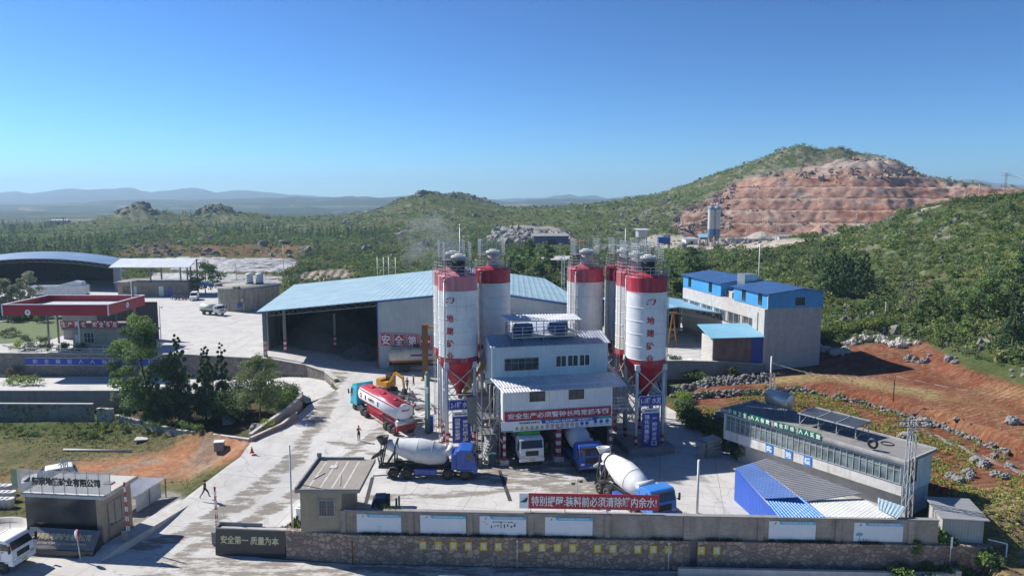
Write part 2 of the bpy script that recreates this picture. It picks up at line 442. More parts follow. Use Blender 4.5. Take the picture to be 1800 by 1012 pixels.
C = [
 curve([(-600,150,540),(0,226,0),(200,216,0),(330,206,0),(450,192,0),(600,178,0),(750,170,0),(900,162,0),(1050,158,0),(1150,145,0),(1250,142,0),(1350,128,0),(1450,113,0),(1600,112,0),(1700,97,0),(1800,87,0),(2000,76,0),(2400,70,0)]),
 curve([(-600,220,490),(0,300,462),(230,290,447),(400,280,455),(520,275,466),(620,265,473),(750,250,470),(900,230,455),(1050,220,458),(1150,205,472),(1250,185,480),(1350,168,486),(1450,140,515),(1600,135,520),(1700,122,520),(1800,110,520),(2000,98,480),(2400,95,420)]),
 curve([(-600,380,440),(0,380,436),(230,370,421),(400,360,426),(520,350,432),(620,340,433),(750,330,430),(900,320,427),(1050,310,435),(1150,300,438),(1250,280,437),(1350,262,427),(1450,235,412),(1500,225,400),(1550,218,386),(1600,210,371),(1650,205,361),(1700,200,353),(1800,190,346),(2000,175,325),(2400,160,300)]),
 curve([(-600,480,420),(0,480,416),(230,480,411),(400,470,413),(520,460,410),(620,430,411),(750,420,407),(900,400,408),(1050,370,422),(1150,350,429),(1250,340,433),(1350,345,429),(1450,345,424),(1550,345,418),(1600,345,410),(1700,340,392),(1800,330,380),(2400,330,360)]),
 curve([(-600,640,405),(0,640,404),(150,640,400),(250,640,396),(385,640,389),(460,620,388),(520,600,389),(620,560,388),(700,540,378),(800,520,376),(890,510,382),(1000,480,385),(1100,430,390),(1180,400,398),(1250,392,411),(1400,392,411),(1480,392,408),(1600,392,400),(1700,392,378),(1800,392,356),(2400,392,330)]),
 curve([(-600,760,398),(0,760,400),(250,750,393),(385,740,385),(460,720,382),(520,700,384),(600,680,383),(650,650,374),(700,640,358),(755,640,349),(800,640,352),(860,640,364),(890,620,370),(1000,560,368),(1100,520,362),(1180,490,352),(1240,480,340),(1290,490,322),(1340,496,310),(1420,500,294),(1500,500,283),(1560,500,286),(1610,490,311),(1680,480,326),(1740,470,332),(1800,460,338),(2000,460,345),(2400,460,345)]),
 curve([(-600,900,396),(0,900,396),(250,900,390),(385,880,383),(520,800,381),(600,740,379),(640,720,375),(670,700,366),(700,700,352),(730,700,342),(755,700,336.5),(772,700,340),(785,700,344),(800,700,340),(830,700,346),(860,690,356),(890,680,367),(950,660,368),(1000,640,364),(1050,620,357),(1100,600,351),(1150,590,342),(1200,580,327),(1250,570,309),(1300,560,292),(1340,550,275),(1370,545,262),(1400,540,256),(1440,540,262),(1470,540,259),(1500,535,271),(1540,530,274),(1570,525,284),(1600,520,301),(1620,520,311),(1680,520,321),(1740,520,327),(1800,520,330),(2000,520,335),(2400,520,340)]),
 curve([(-600,1050,397),(0,1050,397),(250,1050,392),(520,1000,390),(640,900,394),(755,850,376),(890,830,382),(1000,800,380),(1100,760,370),(1200,740,350),(1300,720,325),(1400,700,300),(1500,700,305),(1600,680,325),(1700,680,345),(1800,680,350),(2400,680,360)]),
 curve([(-600,1500,384),(0,1500,384),(520,1500,384),(800,1500,386),(1200,1500,384),(1800,1500,380),(2400,1500,380)]),
 curve([(-600,2400,368),(0,2400,370),(300,2400,367),(600,2400,368),(800,2400,372),(1200,2400,370),(2400,2400,370)]),
 curve([(-600,3400,352),(0,3400,361),(100,3400,358.5),(200,3400,354),(330,3400,352),(450,3400,350.5),(560,3400,348.5),(650,3400,347.5),(720,3400,347),(800,3400,350),(900,3400,354),(1000,3400,350),(1100,3400,352),(1200,3400,350),(2400,3400,352)]),
 curve([(-600,4300,362),(600,4300,358),(1200,4300,360),(2400,4300,360)]),
 curve([(-600,6200,335),(0,6200,338),(30,6200,335.5),(60,6200,340),(100,6200,333),(130,6200,331),(160,6200,333),(200,6200,332.5),(230,6200,331),(265,6200,338),(300,6200,334),(340,6200,329.5),(380,6200,337.5),(430,6200,334),(490,6200,341),(520,6200,342),(560,6200,345.5),(650,6200,349),(690,6200,346),(720,6200,343),(760,6200,349),(860,6200,352),(900,6200,350),(960,6200,348),(1000,6200,342),(1020,6200,346),(1040,6200,344),(1070,6200,349),(1130,6200,341.5),(1170,6200,345),(1300,6200,340),(1500,6200,335),(1660,6200,323),(1690,6200,315.5),(1710,6200,314.5),(1740,6200,321),(1800,6200,326),(2100,6200,322),(2400,6200,330)]),
 curve([(-600,7600,352),(2400,7600,352)]),
]
PXN = 800
pxs = np.linspace(-480, 2280, PXN)
def ray_z(py, d):
 u = (506 - py) / FPX
 return CAMH + (-math.sin(PITCH) + u * math.cos(PITCH)) / (math.cos(PITCH) + u * math.sin(PITCH)) * d
def px_to_x(px, d, z):               # sideways metres for a bearing at that distance
 return (px - 900) / FPX * (d * math.cos(PITCH) - (z - CAMH) * math.sin(PITCH))
cd = []; cz = []
for k, c in enumerate(C):
 d = np.interp(pxs, c[:, 0], c[:, 1]); py = np.interp(pxs, c[:, 0], c[:, 2])
 ker = np.hanning(9); ker /= ker.sum()
 if k < 6 and k > 0: py = np.convolve(np.pad(py, 4, 'edge'), ker, 'valid')
 if k == 0:
  z = near_h((pxs - 900) / FPX * (d * .9926 + .121 * CAMH), d)
  z = np.where(pxs > 1330, np.interp(pxs, [1330, 1400, 1480, 1600, 2400], [3.0, 3.0, 3.4, 4.4, 4.6]), z)
 else:
  z = ray_z(py, d)
 cd.append(d); cz.append(z)
CURVE_D = np.array(cd); CURVE_Z = np.array(cz)
ds = [36.0]
while ds[-1] < 7600: ds.append(ds[-1] + 1.1 if 385 < ds[-1] < 520 else ds[-1] * (1.0095 if ds[-1] < 700 else 1.02))
ds = np.array(ds); ND = len(ds)
def loft(px, d):
 """height of the land at bearing px and distance d (arrays)"""
 fi = np.interp(px, pxs, np.arange(PXN)); i0 = np.clip(fi.astype(int), 0, PXN - 2); ft = fi - i0
 DD = CURVE_D[:, i0] * (1 - ft) + CURVE_D[:, i0 + 1] * ft
 ZZ = CURVE_Z[:, i0] * (1 - ft) + CURVE_Z[:, i0 + 1] * ft
 x = (px - 900) / FPX * (d * 0.9926 + 0.121 * CAMH)
 out = near_h(x, d)
 out = np.where(d > DD[0], ZZ[0], out)
 bl = smooth(DD[0] - 8, DD[0], d); out = out * (1 - bl) + ZZ[0] * bl
 for k in range(len(C) - 1):
  t = np.clip((d - DD[k]) / (DD[k + 1] - DD[k]), 0, 1)
  ts = t if k < 1 else 0.5 * t + 0.5 * t * t * (3 - 2 * t)
  seg = ZZ[k] * (1 - ts) + ZZ[k + 1] * ts
  out = np.where((d > DD[k]) & (d <= DD[k + 1]), seg, out)
 out = np.where(d > DD[-1], ZZ[-1], out)
 for (p0, d0, hh, rr) in ((252, 640, 9, 17), (246, 645, 7.5, 48), (385, 650, 8, 15), (396, 660, 5.5, 42), (215, 640, 2, 25), (330, 420, 3.5, 20), (420, 400, 3, 14), (1700, 470, 3, 9)):
  x0 = (p0 - 900) / FPX * d0
  rad = np.sqrt((x - x0) ** 2 + (d - d0) ** 2)
  out = out + hh * np.exp(-(rad / rr) ** 2 * 0.9) 
 far = smooth(2, 30, d - DD[0])
 n = fbm(x * 0.045, d * 0.045, 4, 3) * 1.6 + fbm(x * 0.25, d * 0.25, 3, 9) * 0.5
 n = n + fbm(x * 0.006, d * 0.006, 3, 21) * np.clip((d - 900) / 1500, 0, 1) * 14
 rough = 1 + 1.2 * smooth(560, 650, d) * smooth(900, 700, d)
 return out + far * n * rough, x
def terr(x, y):
 """height at a map position"""
 x = np.atleast_1d(np.asarray(x, float)); y = np.atleast_1d(np.asarray(y, float))
 px = 900 + x * FPX / (y * 0.9926 + 0.121 * CAMH)
 return loft(px, y)[0]
def th(x, y): return float(terr(x, y)[0])
QUARRY = [(1178,402),(1196,372),(1240,352),(1265,338),(1292,320),(1330,310),(1370,302),(1420,293),(1480,284),(1500,276),(1560,279),(1612,308),(1660,321),(1740,327),(1830,331),(1830,352),(1720,352),(1660,368),(1560,384),(1480,410),(1440,424),(1300,424),(1262,416),(1225,418)]
PXg, Dg = np.meshgrid(pxs, ds)
Zg, Xg = loft(PXg.ravel(), Dg.ravel()); Xg = Xg.reshape(PXg.shape); Zg = Zg.reshape(PXg.shape)
def project(x, y, z):
 dz = z - CAMH
 dep = y * math.cos(PITCH) - dz * math.sin(PITCH); up = y * math.sin(PITCH) + dz * math.cos(PITCH)
 return 900 + FPX * x / dep, 506 - FPX * up / dep
PX0, PY0 = project(Xg, Dg, Zg)
q = sd_poly(PX0, PY0, QUARRY)
q = q + fbm(PX0 * 0.06, PY0 * 0.12, 3, 4) * 6
inq = smooth(1.5, -2.0, q) * ((Dg > 330) & (Dg < 560))
b = 7.0; zz = (Zg - 5.6 + fbm(Xg * 0.012, Dg * 0.012, 2, 31) * 0.9) / b
fl = np.floor(zz); fr = zz - fl
edge = fbm(Xg * 0.16, Dg * 0.05, 4, 33)
rug = fbm(Xg * 0.35, Dg * 0.35 + Zg * .2, 3, 35)
zq = b * (fl + np.clip((fr - 0.40 - 0.03 * edge) / 0.55, 0, 1)) + 5.6 + edge * 0.5 + rug * .9
face_t = np.clip((fr - 0.40 - 0.03 * edge) / 0.55, 0, 1)
upper = smooth(300, 288, PY0) * smooth(1330, 1400, PX0)
zq = zq * (1 - upper) + (Zg + fbm(Xg * .09, Dg * .09, 4, 37) * 4.5) * upper
qlow = (Zg > 6)
Zg = Zg * (1 - inq * qlow) + zq * inq * qlow
def col(*c): return np.array(c, float)
Cc = np.zeros(Xg.shape + (3,))
n1 = fbm(Xg * 0.05, Dg * 0.05, 5, 41); n2 = fbm(Xg * 0.4, Dg * 0.4, 4, 43); n3 = fbm(Xg * 0.012, Dg * 0.012, 4, 47)
def mixc(base, c, w): return base * (1 - w[..., None]) + c * w[..., None]
scrub = col(.085, .11, .04); dry = col(.14, .125, .06); rock = col(.22, .22, .17); red = col(.22, .088, .045)
Cc[:] = scrub
Cc = mixc(Cc, dry, smooth(0.1, 0.5, n1 + 0.4 * n2) * 0.6)
gy, gx = np.gradient(Zg); slope = np.abs(gy / np.gradient(Dg, axis=0))
Cc = mixc(Cc, rock, smooth(0.12, 0.35, n2 + 0.5 * n1 + (slope - 0.3) * 0.7) * 0.8 * (Dg > 140))
Cc = mixc(Cc, red, smooth(0.33, 0.5, n3 + n2 * 0.3) * 0.7 * (Dg > 250) * (Dg < 900))
forest = col(.035, .055, .025); fieldc = col(.14, .15, .07)
fw = smooth(800, 1000, Dg)
pl = mixc(np.broadcast_to(forest, Cc.shape).copy(), fieldc, smooth(0.05, 0.4, fbm(Xg * 0.004, Dg * 0.012, 4, 51)))
pl = mixc(pl, col(.3, .2, .14), smooth(0.5, 0.6, fbm(Xg * 0.007, Dg * 0.02, 4, 53)))
pl = mixc(pl, col(.05, .07, .035), smooth(3000, 3300, Dg) * 0.8)
Cc = mixc(Cc, pl, fw)
qn = fbm(Xg * 0.04, Zg * 0.22 + Dg * 0.02, 5, 61); qf = fbm(Xg * 0.22, Zg * 0.6 + Dg * 0.1, 4, 63)
qc = mixc(np.broadcast_to(col(.39, .235, .175), Cc.shape).copy(), col(.29, .13, .08), smooth(0.0, 0.55, qn))
qc = mixc(qc, col(.44, .40, .36), smooth(0.2, 0.55, -qn * .7 + 0.7 * qf) * .55)
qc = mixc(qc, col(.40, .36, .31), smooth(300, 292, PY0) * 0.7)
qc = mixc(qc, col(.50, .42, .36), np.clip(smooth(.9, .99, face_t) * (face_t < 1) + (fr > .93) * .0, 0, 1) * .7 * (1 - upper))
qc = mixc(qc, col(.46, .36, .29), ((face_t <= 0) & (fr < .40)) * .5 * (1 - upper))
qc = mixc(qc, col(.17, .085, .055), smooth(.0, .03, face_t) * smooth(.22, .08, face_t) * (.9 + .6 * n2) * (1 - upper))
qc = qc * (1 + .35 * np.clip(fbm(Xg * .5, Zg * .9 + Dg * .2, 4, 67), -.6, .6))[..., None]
qc = mixc(qc, mixc(np.broadcast_to(col(.16, .085, .06), Cc.shape).copy(), col(.40, .30, .24), smooth(-.2, .35, qf)), smooth(1300, 1262, PX0 - n2 * 25) * smooth(335, 345, PY0) * .8)  # shade of the western cliff painted into the colour, mottled with rock tone
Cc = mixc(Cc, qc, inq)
halo = smooth(9, -1, q + n2 * 8) * ((Dg > 330) & (Dg < 545)) * (1 - inq)
Cc = mixc(Cc, col(.40, .33, .27), halo * 0.55)
road2 = smooth(1.5, -1.5, np.minimum(sd_poly(PX0, PY0, [(1445, 408), (1500, 386), (1520, 388), (1470, 412)]), sd_poly(PX0, PY0, [(1585, 366), (1640, 357), (1655, 360), (1610, 376)])) + n2 * 2) * (Dg > 190) * (Dg < 300)
Cc = mixc(Cc, col(.5, .46, .41), road2)
floor_ = smooth(2, -3, sd_poly(PX0, PY0, [(1090, 432), (1150, 412), (1260, 418), (1440, 420), (1500, 392), (1560, 384), (1560, 392), (1490, 404), (1440, 428), (1330, 446), (1180, 446)]) + n2 * 5) * (Dg > 230) * (Dg < 430)
Cc = mixc(Cc, col(.47, .42, .36), floor_ * 0.9)
face = smooth(1, -2, sd_poly(PX0, PY0, [(862, 420), (880, 402), (912, 392), (940, 390), (985, 402), (1010, 420), (1000, 434), (930, 434)]) + n2 * 3) * (Dg > 250) * (Dg < 440)
Cc = mixc(Cc, mixc(np.broadcast_to(col(.30, .285, .26), Cc.shape).copy(), col(.36, .27, .21), smooth(0, .4, n2)), face)
plots = [[(225, 457), (330, 452), (520, 455), (528, 465), (500, 480), (330, 478), (225, 465)], [(270, 480), (420, 482), (505, 486), (500, 499), (330, 500), (262, 490)]]
tm = np.zeros(Xg.shape)
for pg in plots: tm = np.maximum(tm, smooth(1.0, -0.6, sd_poly(PX0, PY0, pg) + n1 * 2.0))
tm = tm * (Dg > 205) * (Dg < 330)
rows = 0.5 + 0.5 * np.sin(Dg * 2 * math.pi / 2.2 + Xg * 0.9 + 1.5 * n1)
tcol = mixc(np.broadcast_to(col(.17, .13, .10), Cc.shape).copy(), col(.25, .23, .21), smooth(-.2, .2, fbm(Xg * .9, Dg * .5, 3, 73) + .12 * (rows - .5)))
Cc = mixc(Cc, tcol, tm)
t2 = smooth(1, -0.6, sd_poly(PX0, PY0, [(505, 490), (540, 478), (615, 472), (625, 492), (560, 500)]) + n1 * 2) * (Dg > 205) * (Dg < 330)
r2 = 0.5 + 0.5 * np.sin((Xg * 0.9 + Dg * 0.12) * 2 * math.pi / 2.4 + n1)
Cc = mixc(Cc, mixc(np.broadcast_to(col(.15, .11, .07), Cc.shape).copy(), col(.40, .37, .32), smooth(0.3, 0.7, r2)), t2)
grassy = smooth(2, -3, sd_poly(PX0, PY0, [(200, 450), (240, 428), (420, 428), (560, 432), (520, 455), (330, 450)]) + n1 * 5) * (Dg > 260) * (Dg < 400)
Cc = mixc(Cc, mixc(np.broadcast_to(col(.15, .105, .05), Cc.shape).copy(), col(.24, .12, .06), smooth(0, .4, n2 + n1)), grassy * 0.85)
hut_ground = smooth(2, -2, sd_poly(PX0, PY0, [(215, 492), (265, 488), (330, 500), (300, 506), (215, 506)])) * (Dg > 190) * (Dg < 300)
Cc = mixc(Cc, col(.33, .17, .11), hut_ground * 0.8)
west = sd_poly(Xg, Dg, [(-140, 50), (-33, 54), (-30.5, 66), (-29.0, 78.8), (-51, 91.8), (-140, 93)])
wm = smooth(3.5, 0.5, west) * (Dg < 95)
gr = mixc(np.broadcast_to(col(.115, .125, .05), Cc.shape).copy(), col(.17, .15, .075), smooth(-.2, .4, n2 + n1))
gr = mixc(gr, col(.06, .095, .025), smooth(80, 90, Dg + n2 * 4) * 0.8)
bare = smooth(0.6, -0.6, (np.hypot((Xg + 36) / 13.5, (Dg - (77.0 + (Xg + 36) * 0.28)) / 4.8) - 1) + n2 * 0.5 + n1 * 0.3)
gr = mixc(gr, mixc(np.broadcast_to(col(.42, .205, .115), Cc.shape).copy(), col(.38, .27, .20), smooth(-.1, .5, n2)), bare * 0.95)
Cc = mixc(Cc, gr, wm)
Cc = mixc(Cc, col(.33, .31, .28), smooth(0.5, -0.5, sd_poly(Xg, Dg, [(-80, 50), (-33, 54), (-31, 66), (-34, 69.5), (-43, 62.5), (-80, 64)]) + n2 * .6) * (Dg < 90))
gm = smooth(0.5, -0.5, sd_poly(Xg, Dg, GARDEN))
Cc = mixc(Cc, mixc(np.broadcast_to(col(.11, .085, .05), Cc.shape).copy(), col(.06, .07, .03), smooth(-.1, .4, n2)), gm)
lf = smooth(0.6, -0.6, sd_poly(Xg, Dg, LOWFIELD) + n2 * 0.5)
fur = fbm(Xg * 1.1 + Dg * .4, Dg * 2.2, 3, 77) + .4
redf = mixc(np.broadcast_to(col(.215, .08, .045), Cc.shape).copy(), col(.27, .135, .085), smooth(.2, .8, fur + n2 * .5))
lowc = mixc(redf, col(.16, .145, .05), smooth(0.0, 0.45, n1 + 0.8 * n2 - 0.12 - 0.05) * 0.6)
lowc = mixc(lowc, col(.27, .21, .115), smooth(64, 57, Dg + n1 * 4) * 0.9)
Cc = mixc(Cc, lowc, lf)
uf = smooth(0.6, -0.6, sd_poly(Xg, Dg, UPFIELD) + n2 * 0.4)
upc = mixc(redf, col(.32, .19, .10), smooth(-.1, .5, n1 + .3 * n2) * .6)
upc = mixc(upc, col(.36, .28, .14), smooth(1.2, -1.5, sd_poly(Xg, Dg, [(33, 95.5), (43, 95.5), (51, 84), (53, 88), (47, 97), (38, 101)]) + n2) * 0.9)
Cc = mixc(Cc, upc, uf)
PAVED = [
 ('yard', [(-15.0, 55.6), (32.8, 53.9), (27.5, 74), (24.0, 80.5), (19.5, 91), (20.3, 99.5), (21.0, 101.6), (36.2, 102.6), (44, 128), (30, 139), (0, 141), (-4, 152), (-50, 168), (-62, 183), (-85, 202), (-115, 216), (-140, 214), (-140, 111.6), (-76, 111.4), (-50, 110.4), (-36, 108.2), (-28, 104.9), (-23.7, 97), (-26.2, 91), (-26.8, 85), (-28.9, 78.6), (-28.6, 74), (-31.2, 66), (-34.2, 56.6), (-34.5, 56.0), (-20, 56.2)]),
 ('lane', LOT),
 ('road', [(-34.5, 56.3), (-24, 56.6), (-19.0, 55.9), (-12.7, 55.05), (32.6, 53.25), (37, 52.8), (37, 36), (-80, 36), (-80, 56.2)]),
]
sink = np.zeros(Xg.shape)
for nm, pg in PAVED: sink = np.maximum(sink, smooth(0.5, -0.3, sd_poly(Xg, Dg, pg)))
Zt = Zg - sink * 0.22
nr = Dg < 128
lowest = np.full(nr.sum(), 1e9)
for ox, oy in ((1.1, 0), (-1.1, 0), (0, 1.1), (0, -1.1), (.8, .8), (-.8, .8), (.8, -.8), (-.8, -.8)): lowest = np.minimum(lowest, near_h(Xg[nr] + ox, Dg[nr] + oy))
zn = Zt[nr]; stp = (zn - lowest > 0.55) & (Xg[nr] < 19) & ~((Xg[nr] < -27) & (Dg[nr] < 83)) 
zn[stp] = lowest[stp] - 0.25; Zt[nr] = zn
V = np.stack([Xg, Dg, Zt], -1).reshape(-1, 3)
idx = np.arange(ND * PXN).reshape(ND, PXN)
Fq = np.stack([idx[:-1, :-1], idx[:-1, 1:], idx[1:, 1:], idx[1:, :-1]], -1).reshape(-1, 4)
def land_material():
 m, nt, b = nodes('soil_grass_and_rock')
 a = nt.nodes.new('ShaderNodeAttribute'); a.attribute_name = 'Col'
 p = worldpos(nt)
 f1 = ramp(nt, noise(nt, p, 1.6, 6, 0.75), [(0.3, 0.55), (0.7, 1.25)])
 f2 = ramp(nt, noise(nt, p, 0.22, 5, 0.7), [(0.3, 0.72), (0.7, 1.18)])
 c = mix(nt, 1.0, a.outputs['Color'], f1, 'MULTIPLY'); c = mix(nt, 1.0, c, f2, 'MULTIPLY')
 lk(nt, c, b.inputs['Base Color']); b.inputs['Roughness'].default_value = 1.0; b.inputs['Specular IOR Level'].default_value = 0.1
 dn = nt.nodes.new('ShaderNodeTexNoise'); dn.inputs['Scale'].default_value = .12; dn.inputs['Detail'].default_value = 3; lk(nt, p, dn.inputs['Vector'])
 va = nt.nodes.new('ShaderNodeVectorMath'); va.operation = 'MULTIPLY_ADD'; va.inputs[1].default_value = (4, 4, 0); lk(nt, dn.outputs['Color'], va.inputs[0]); lk(nt, p, va.inputs[2])
 mp = nt.nodes.new('ShaderNodeMapping'); mp.inputs['Rotation'].default_value = (0, 0, R(-14)); lk(nt, va.outputs[0], mp.inputs['Vector'])
 wv = nt.nodes.new('ShaderNodeTexWave'); wv.bands_direction = 'Y'; wv.inputs['Scale'].default_value = .314159 / .75; wv.inputs['Distortion'].default_value = 1.2; wv.inputs['Detail'].default_value = 3; wv.inputs['Detail Scale'].default_value = 2; lk(nt, mp.outputs[0], wv.inputs['Vector'])
 pl_ = math_(nt, 'SUBTRACT', 1.0, a.outputs['Alpha'])
 fw_ = ramp(nt, wv.outputs['Fac'], [(.3, .84), (.7, 1.08)])
 c = mix(nt, pl_, c, mix(nt, 1.0, c, fw_, 'MULTIPLY')); lk(nt, c, b.inputs['Base Color'])
 hgt = math_(nt, 'ADD', noise(nt, p, 2.2, 6, 0.75), math_(nt, 'MULTIPLY', wv.outputs['Fac'], math_(nt, 'MULTIPLY', pl_, .22)))
 bump(nt, b, hgt, 0.6, 0.35)
 return m
ploughed = np.clip(np.maximum(lf, uf), 0, 1)
land = npmesh('terrain', V, Fq, land_material(), np.concatenate([Cc, (1 - ploughed)[..., None]], -1).reshape(-1, 4)); tag(land, kind='structure')
def paving_material(name, base, worn):
 m, nt, b = nodes(name)
 p = worldpos(nt)
 n = noise(nt, p, 0.35, 8, 0.72)
 c = ramp(nt, n, [(0.28, tuple(x * 0.80 for x in base)), (0.55, base), (0.8, tuple(min(1, x * 1.12) for x in base))])
 ps = worldpos(nt, (0.5, 0.08, 1))
 st = ramp(nt, noise(nt, ps, 1.3, 6, 0.7, 0.6), [(0.52, 0.0), (0.72, 0.5)])
 c = mix(nt, st, c, worn)
 br = nt.nodes.new('ShaderNodeTexBrick'); br.offset = 0.0; br.inputs['Scale'].default_value = 1
 br.inputs['Brick Width'].default_value = 5.5; br.inputs['Row Height'].default_value = 4.5; br.inputs['Mortar Size'].default_value = 0.03
 mp = nt.nodes.new('ShaderNodeMapping'); mp.inputs['Rotation'].default_value = (0, 0, R(12)); lk(nt, p, mp.inputs['Vector'])
 dn = nt.nodes.new('ShaderNodeTexNoise'); dn.inputs['Scale'].default_value = 0.8; lk(nt, p, dn.inputs['Vector'])
 va = nt.nodes.new('ShaderNodeVectorMath'); va.operation = 'MULTIPLY_ADD'
 lk(nt, dn.outputs['Color'], va.inputs[0]); va.inputs[1].default_value = (0.25, 0.25, 0); lk(nt, mp.outputs['Vector'], va.inputs[2])
 lk(nt, va.outputs[0], br.inputs['Vector'])
 c = mix(nt, math_(nt, 'MULTIPLY', br.outputs['Fac'], 0.55), c, (0.12, 0.115, 0.105))
 vo = nt.nodes.new('ShaderNodeTexVoronoi'); vo.feature = 'DISTANCE_TO_EDGE'; vo.inputs['Scale'].default_value = 0.16
 va2 = nt.nodes.new('ShaderNodeVectorMath'); va2.operation = 'MULTIPLY_ADD'
 dn2 = nt.nodes.new('ShaderNodeTexNoise'); dn2.inputs['Scale'].default_value = 0.7; dn2.inputs['Detail'].default_value = 6; lk(nt, p, dn2.inputs['Vector'])
 lk(nt, dn2.outputs['Color'], va2.inputs[0]); va2.inputs[1].default_value = (2.2, 2.2, 0); lk(nt, p, va2.inputs[2])
 lk(nt, va2.outputs[0], vo.inputs['Vector'])
 cr = ramp(nt, vo.outputs['Distance'], [(0.0, 0.4), (0.009, 0.0)])
 c = mix(nt, cr, c, (0.13, 0.12, 0.11))
 a = nt.nodes.new('ShaderNodeAttribute'); a.attribute_name = 'Col'
 sl = math_(nt, 'ADD', noise(nt, worldpos(nt, (0.35, 1.2, 1)), 0.9, 8, 0.75), -0.5)
 sep = nt.nodes.new('ShaderNodeSeparateColor'); lk(nt, a.outputs['Color'], sep.inputs[0])
 w = math_(nt, 'ADD', sep.outputs[0], math_(nt, 'MULTIPLY', sl, 2.2))
 w = ramp(nt, w, [(0.45, 0.0), (0.62, 0.85)])
 c = mix(nt, w, c, (0.175, 0.155, 0.13))
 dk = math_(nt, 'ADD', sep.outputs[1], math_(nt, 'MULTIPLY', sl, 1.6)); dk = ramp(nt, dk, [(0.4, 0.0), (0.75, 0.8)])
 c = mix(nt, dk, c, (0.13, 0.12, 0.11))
 lk(nt, c, b.inputs['Base Color']); b.inputs['Roughness'].default_value = 0.9; b.inputs['Specular IOR Level'].default_value = 0.25
 bump(nt, b, noise(nt, p, 6, 6, 0.7), 0.2, 0.03)
 return m
pave_m = {'yard': paving_material('dusty_concrete', (.50, .49, .475), (.34, .325, .30)), 'lane': paving_material('pale_concrete', (.53, .525, .51), (.42, .41, .39)), 'road': paving_material('road_concrete', (.50, .485, .46), (.35, .32, .28))}
def sheet(name, poly, step, mat, lift=0.0):
 P = np.array(poly); x0, y0 = P.min(0) - step; x1, y1 = P.max(0) + step
 gx = np.arange(x0, x1, step); gy = np.arange(y0, y1, step)
 X, Y = np.meshgrid(gx, gy); sdv = sd_poly(X, Y, poly)
 keepc = (sdv[:-1, :-1] < 0) | (sdv[1:, :-1] < 0) | (sdv[:-1, 1:] < 0) | (sdv[1:, 1:] < 0)
 e = 0.05
 dxs = (sd_poly(X + e, Y, poly) - sdv) / e; dys = (sd_poly(X, Y + e, poly) - sdv) / e
 out = (sdv > 0) & (sdv < step * 1.6)
 X2 = np.where(out, X - dxs * sdv, X); Y2 = np.where(out, Y - dys * sdv, Y)
 if name == 'road': Z = np.full(X.shape, -2.405)
 elif name == 'lane': Z = -0.7 + 1.1 * smooth(-46, -27, X2)
 else: Z = near_h(X2 - 0.0, Y2)
 ii, jj = np.nonzero(keepc)
 W_ = X.shape[1]
 F_ = np.stack([ii * W_ + jj, ii * W_ + jj + 1, (ii + 1) * W_ + jj + 1, (ii + 1) * W_ + jj], -1)
 used = np.unique(F_); mp = -np.ones(X.size, int); mp[used] = np.arange(len(used))
 xx, yy = X2.ravel()[used], Y2.ravel()[used]
 c = np.zeros((len(used), 3))
 if name == 'yard':
  nn = fbm(xx * .2, yy * .2, 3, 71)
  for (p, wd) in YARD_SLUDGE:
   for a, b_ in zip(p[:-1], p[1:]):
    ex, ey = b_[0] - a[0], b_[1] - a[1]; t = np.clip(((xx - a[0]) * ex + (yy - a[1]) * ey) / (ex * ex + ey * ey), 0, 1)
    dd = np.hypot(xx - a[0] - ex * t, yy - a[1] - ey * t)
    c[:, 0] = np.maximum(c[:, 0], 0.62 * smooth(wd * 1.25, wd * 0.35, dd + nn * wd * 0.5))
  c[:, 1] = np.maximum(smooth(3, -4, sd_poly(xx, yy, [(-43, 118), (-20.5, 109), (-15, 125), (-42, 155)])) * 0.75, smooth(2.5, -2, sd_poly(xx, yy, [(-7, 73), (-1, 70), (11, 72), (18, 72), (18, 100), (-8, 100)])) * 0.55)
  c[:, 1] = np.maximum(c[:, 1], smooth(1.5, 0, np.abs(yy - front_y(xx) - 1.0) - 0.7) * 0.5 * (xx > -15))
 if name == 'road':
  c[:, 0] = 0.55 * smooth(5, 0, np.abs(yy - (53.3 - 0.03 * xx)) - 1.0) * smooth(-40, -25, xx)
 o = npmesh(name, np.stack([xx, yy, Z.ravel()[used] + lift], -1), mp[F_], mat, c)
 return tag(o, kind='structure')
YARD_SLUDGE = [([(-30, 58), (-25, 66), (-22.5, 74), (-23, 82), (-24, 92), (-25, 104)], 1.6), ([(-27, 57), (-21, 66), (-17, 74), (-15, 82)], 1.3),
               ([(-12, 62.5), (-2, 63.5), (6, 66), (10, 70)], 1.6), ([(-4, 68.5), (4, 66), (9, 64)], 3.6), ([(-1, 69.8), (9, 69)], 2.2), ([(1, 64), (2, 70)], 1.6), ([(7, 64), (8, 70)], 1.6), ([(-20, 78), (-12, 72), (-4, 67)], 1.2), ([(-31, 58), (-26, 61), (-24.5, 58)], 1.8)]
for nm, pg in PAVED:
 sheet(nm, pg, 0.45, pave_m[nm], {'yard': 0.0, 'lane': 0.004, 'road': 0.0}[nm])
hz = MB().box((0, 3700, 110), (12600, 8200, 240)).build('haze', None)
hm = bpy.data.materials.new('clear_blue_air'); hm.use_nodes = True; hn = hm.node_tree
for n_ in list(hn.nodes):
 if n_.type == 'BSDF_PRINCIPLED': hn.nodes.remove(n_)
pv = hn.nodes.new('ShaderNodeVolumePrincipled'); pv.inputs['Color'].default_value = (0.52, 0.75, 1.0, 1); pv.inputs['Density'].default_value = 0.00019; pv.inputs['Anisotropy'].default_value = 0.2
hn.links.new(pv.outputs[0], hn.nodes['Material Output'].inputs['Volume'])
hz.data.materials.append(hm); tag(hz, kind='stuff')
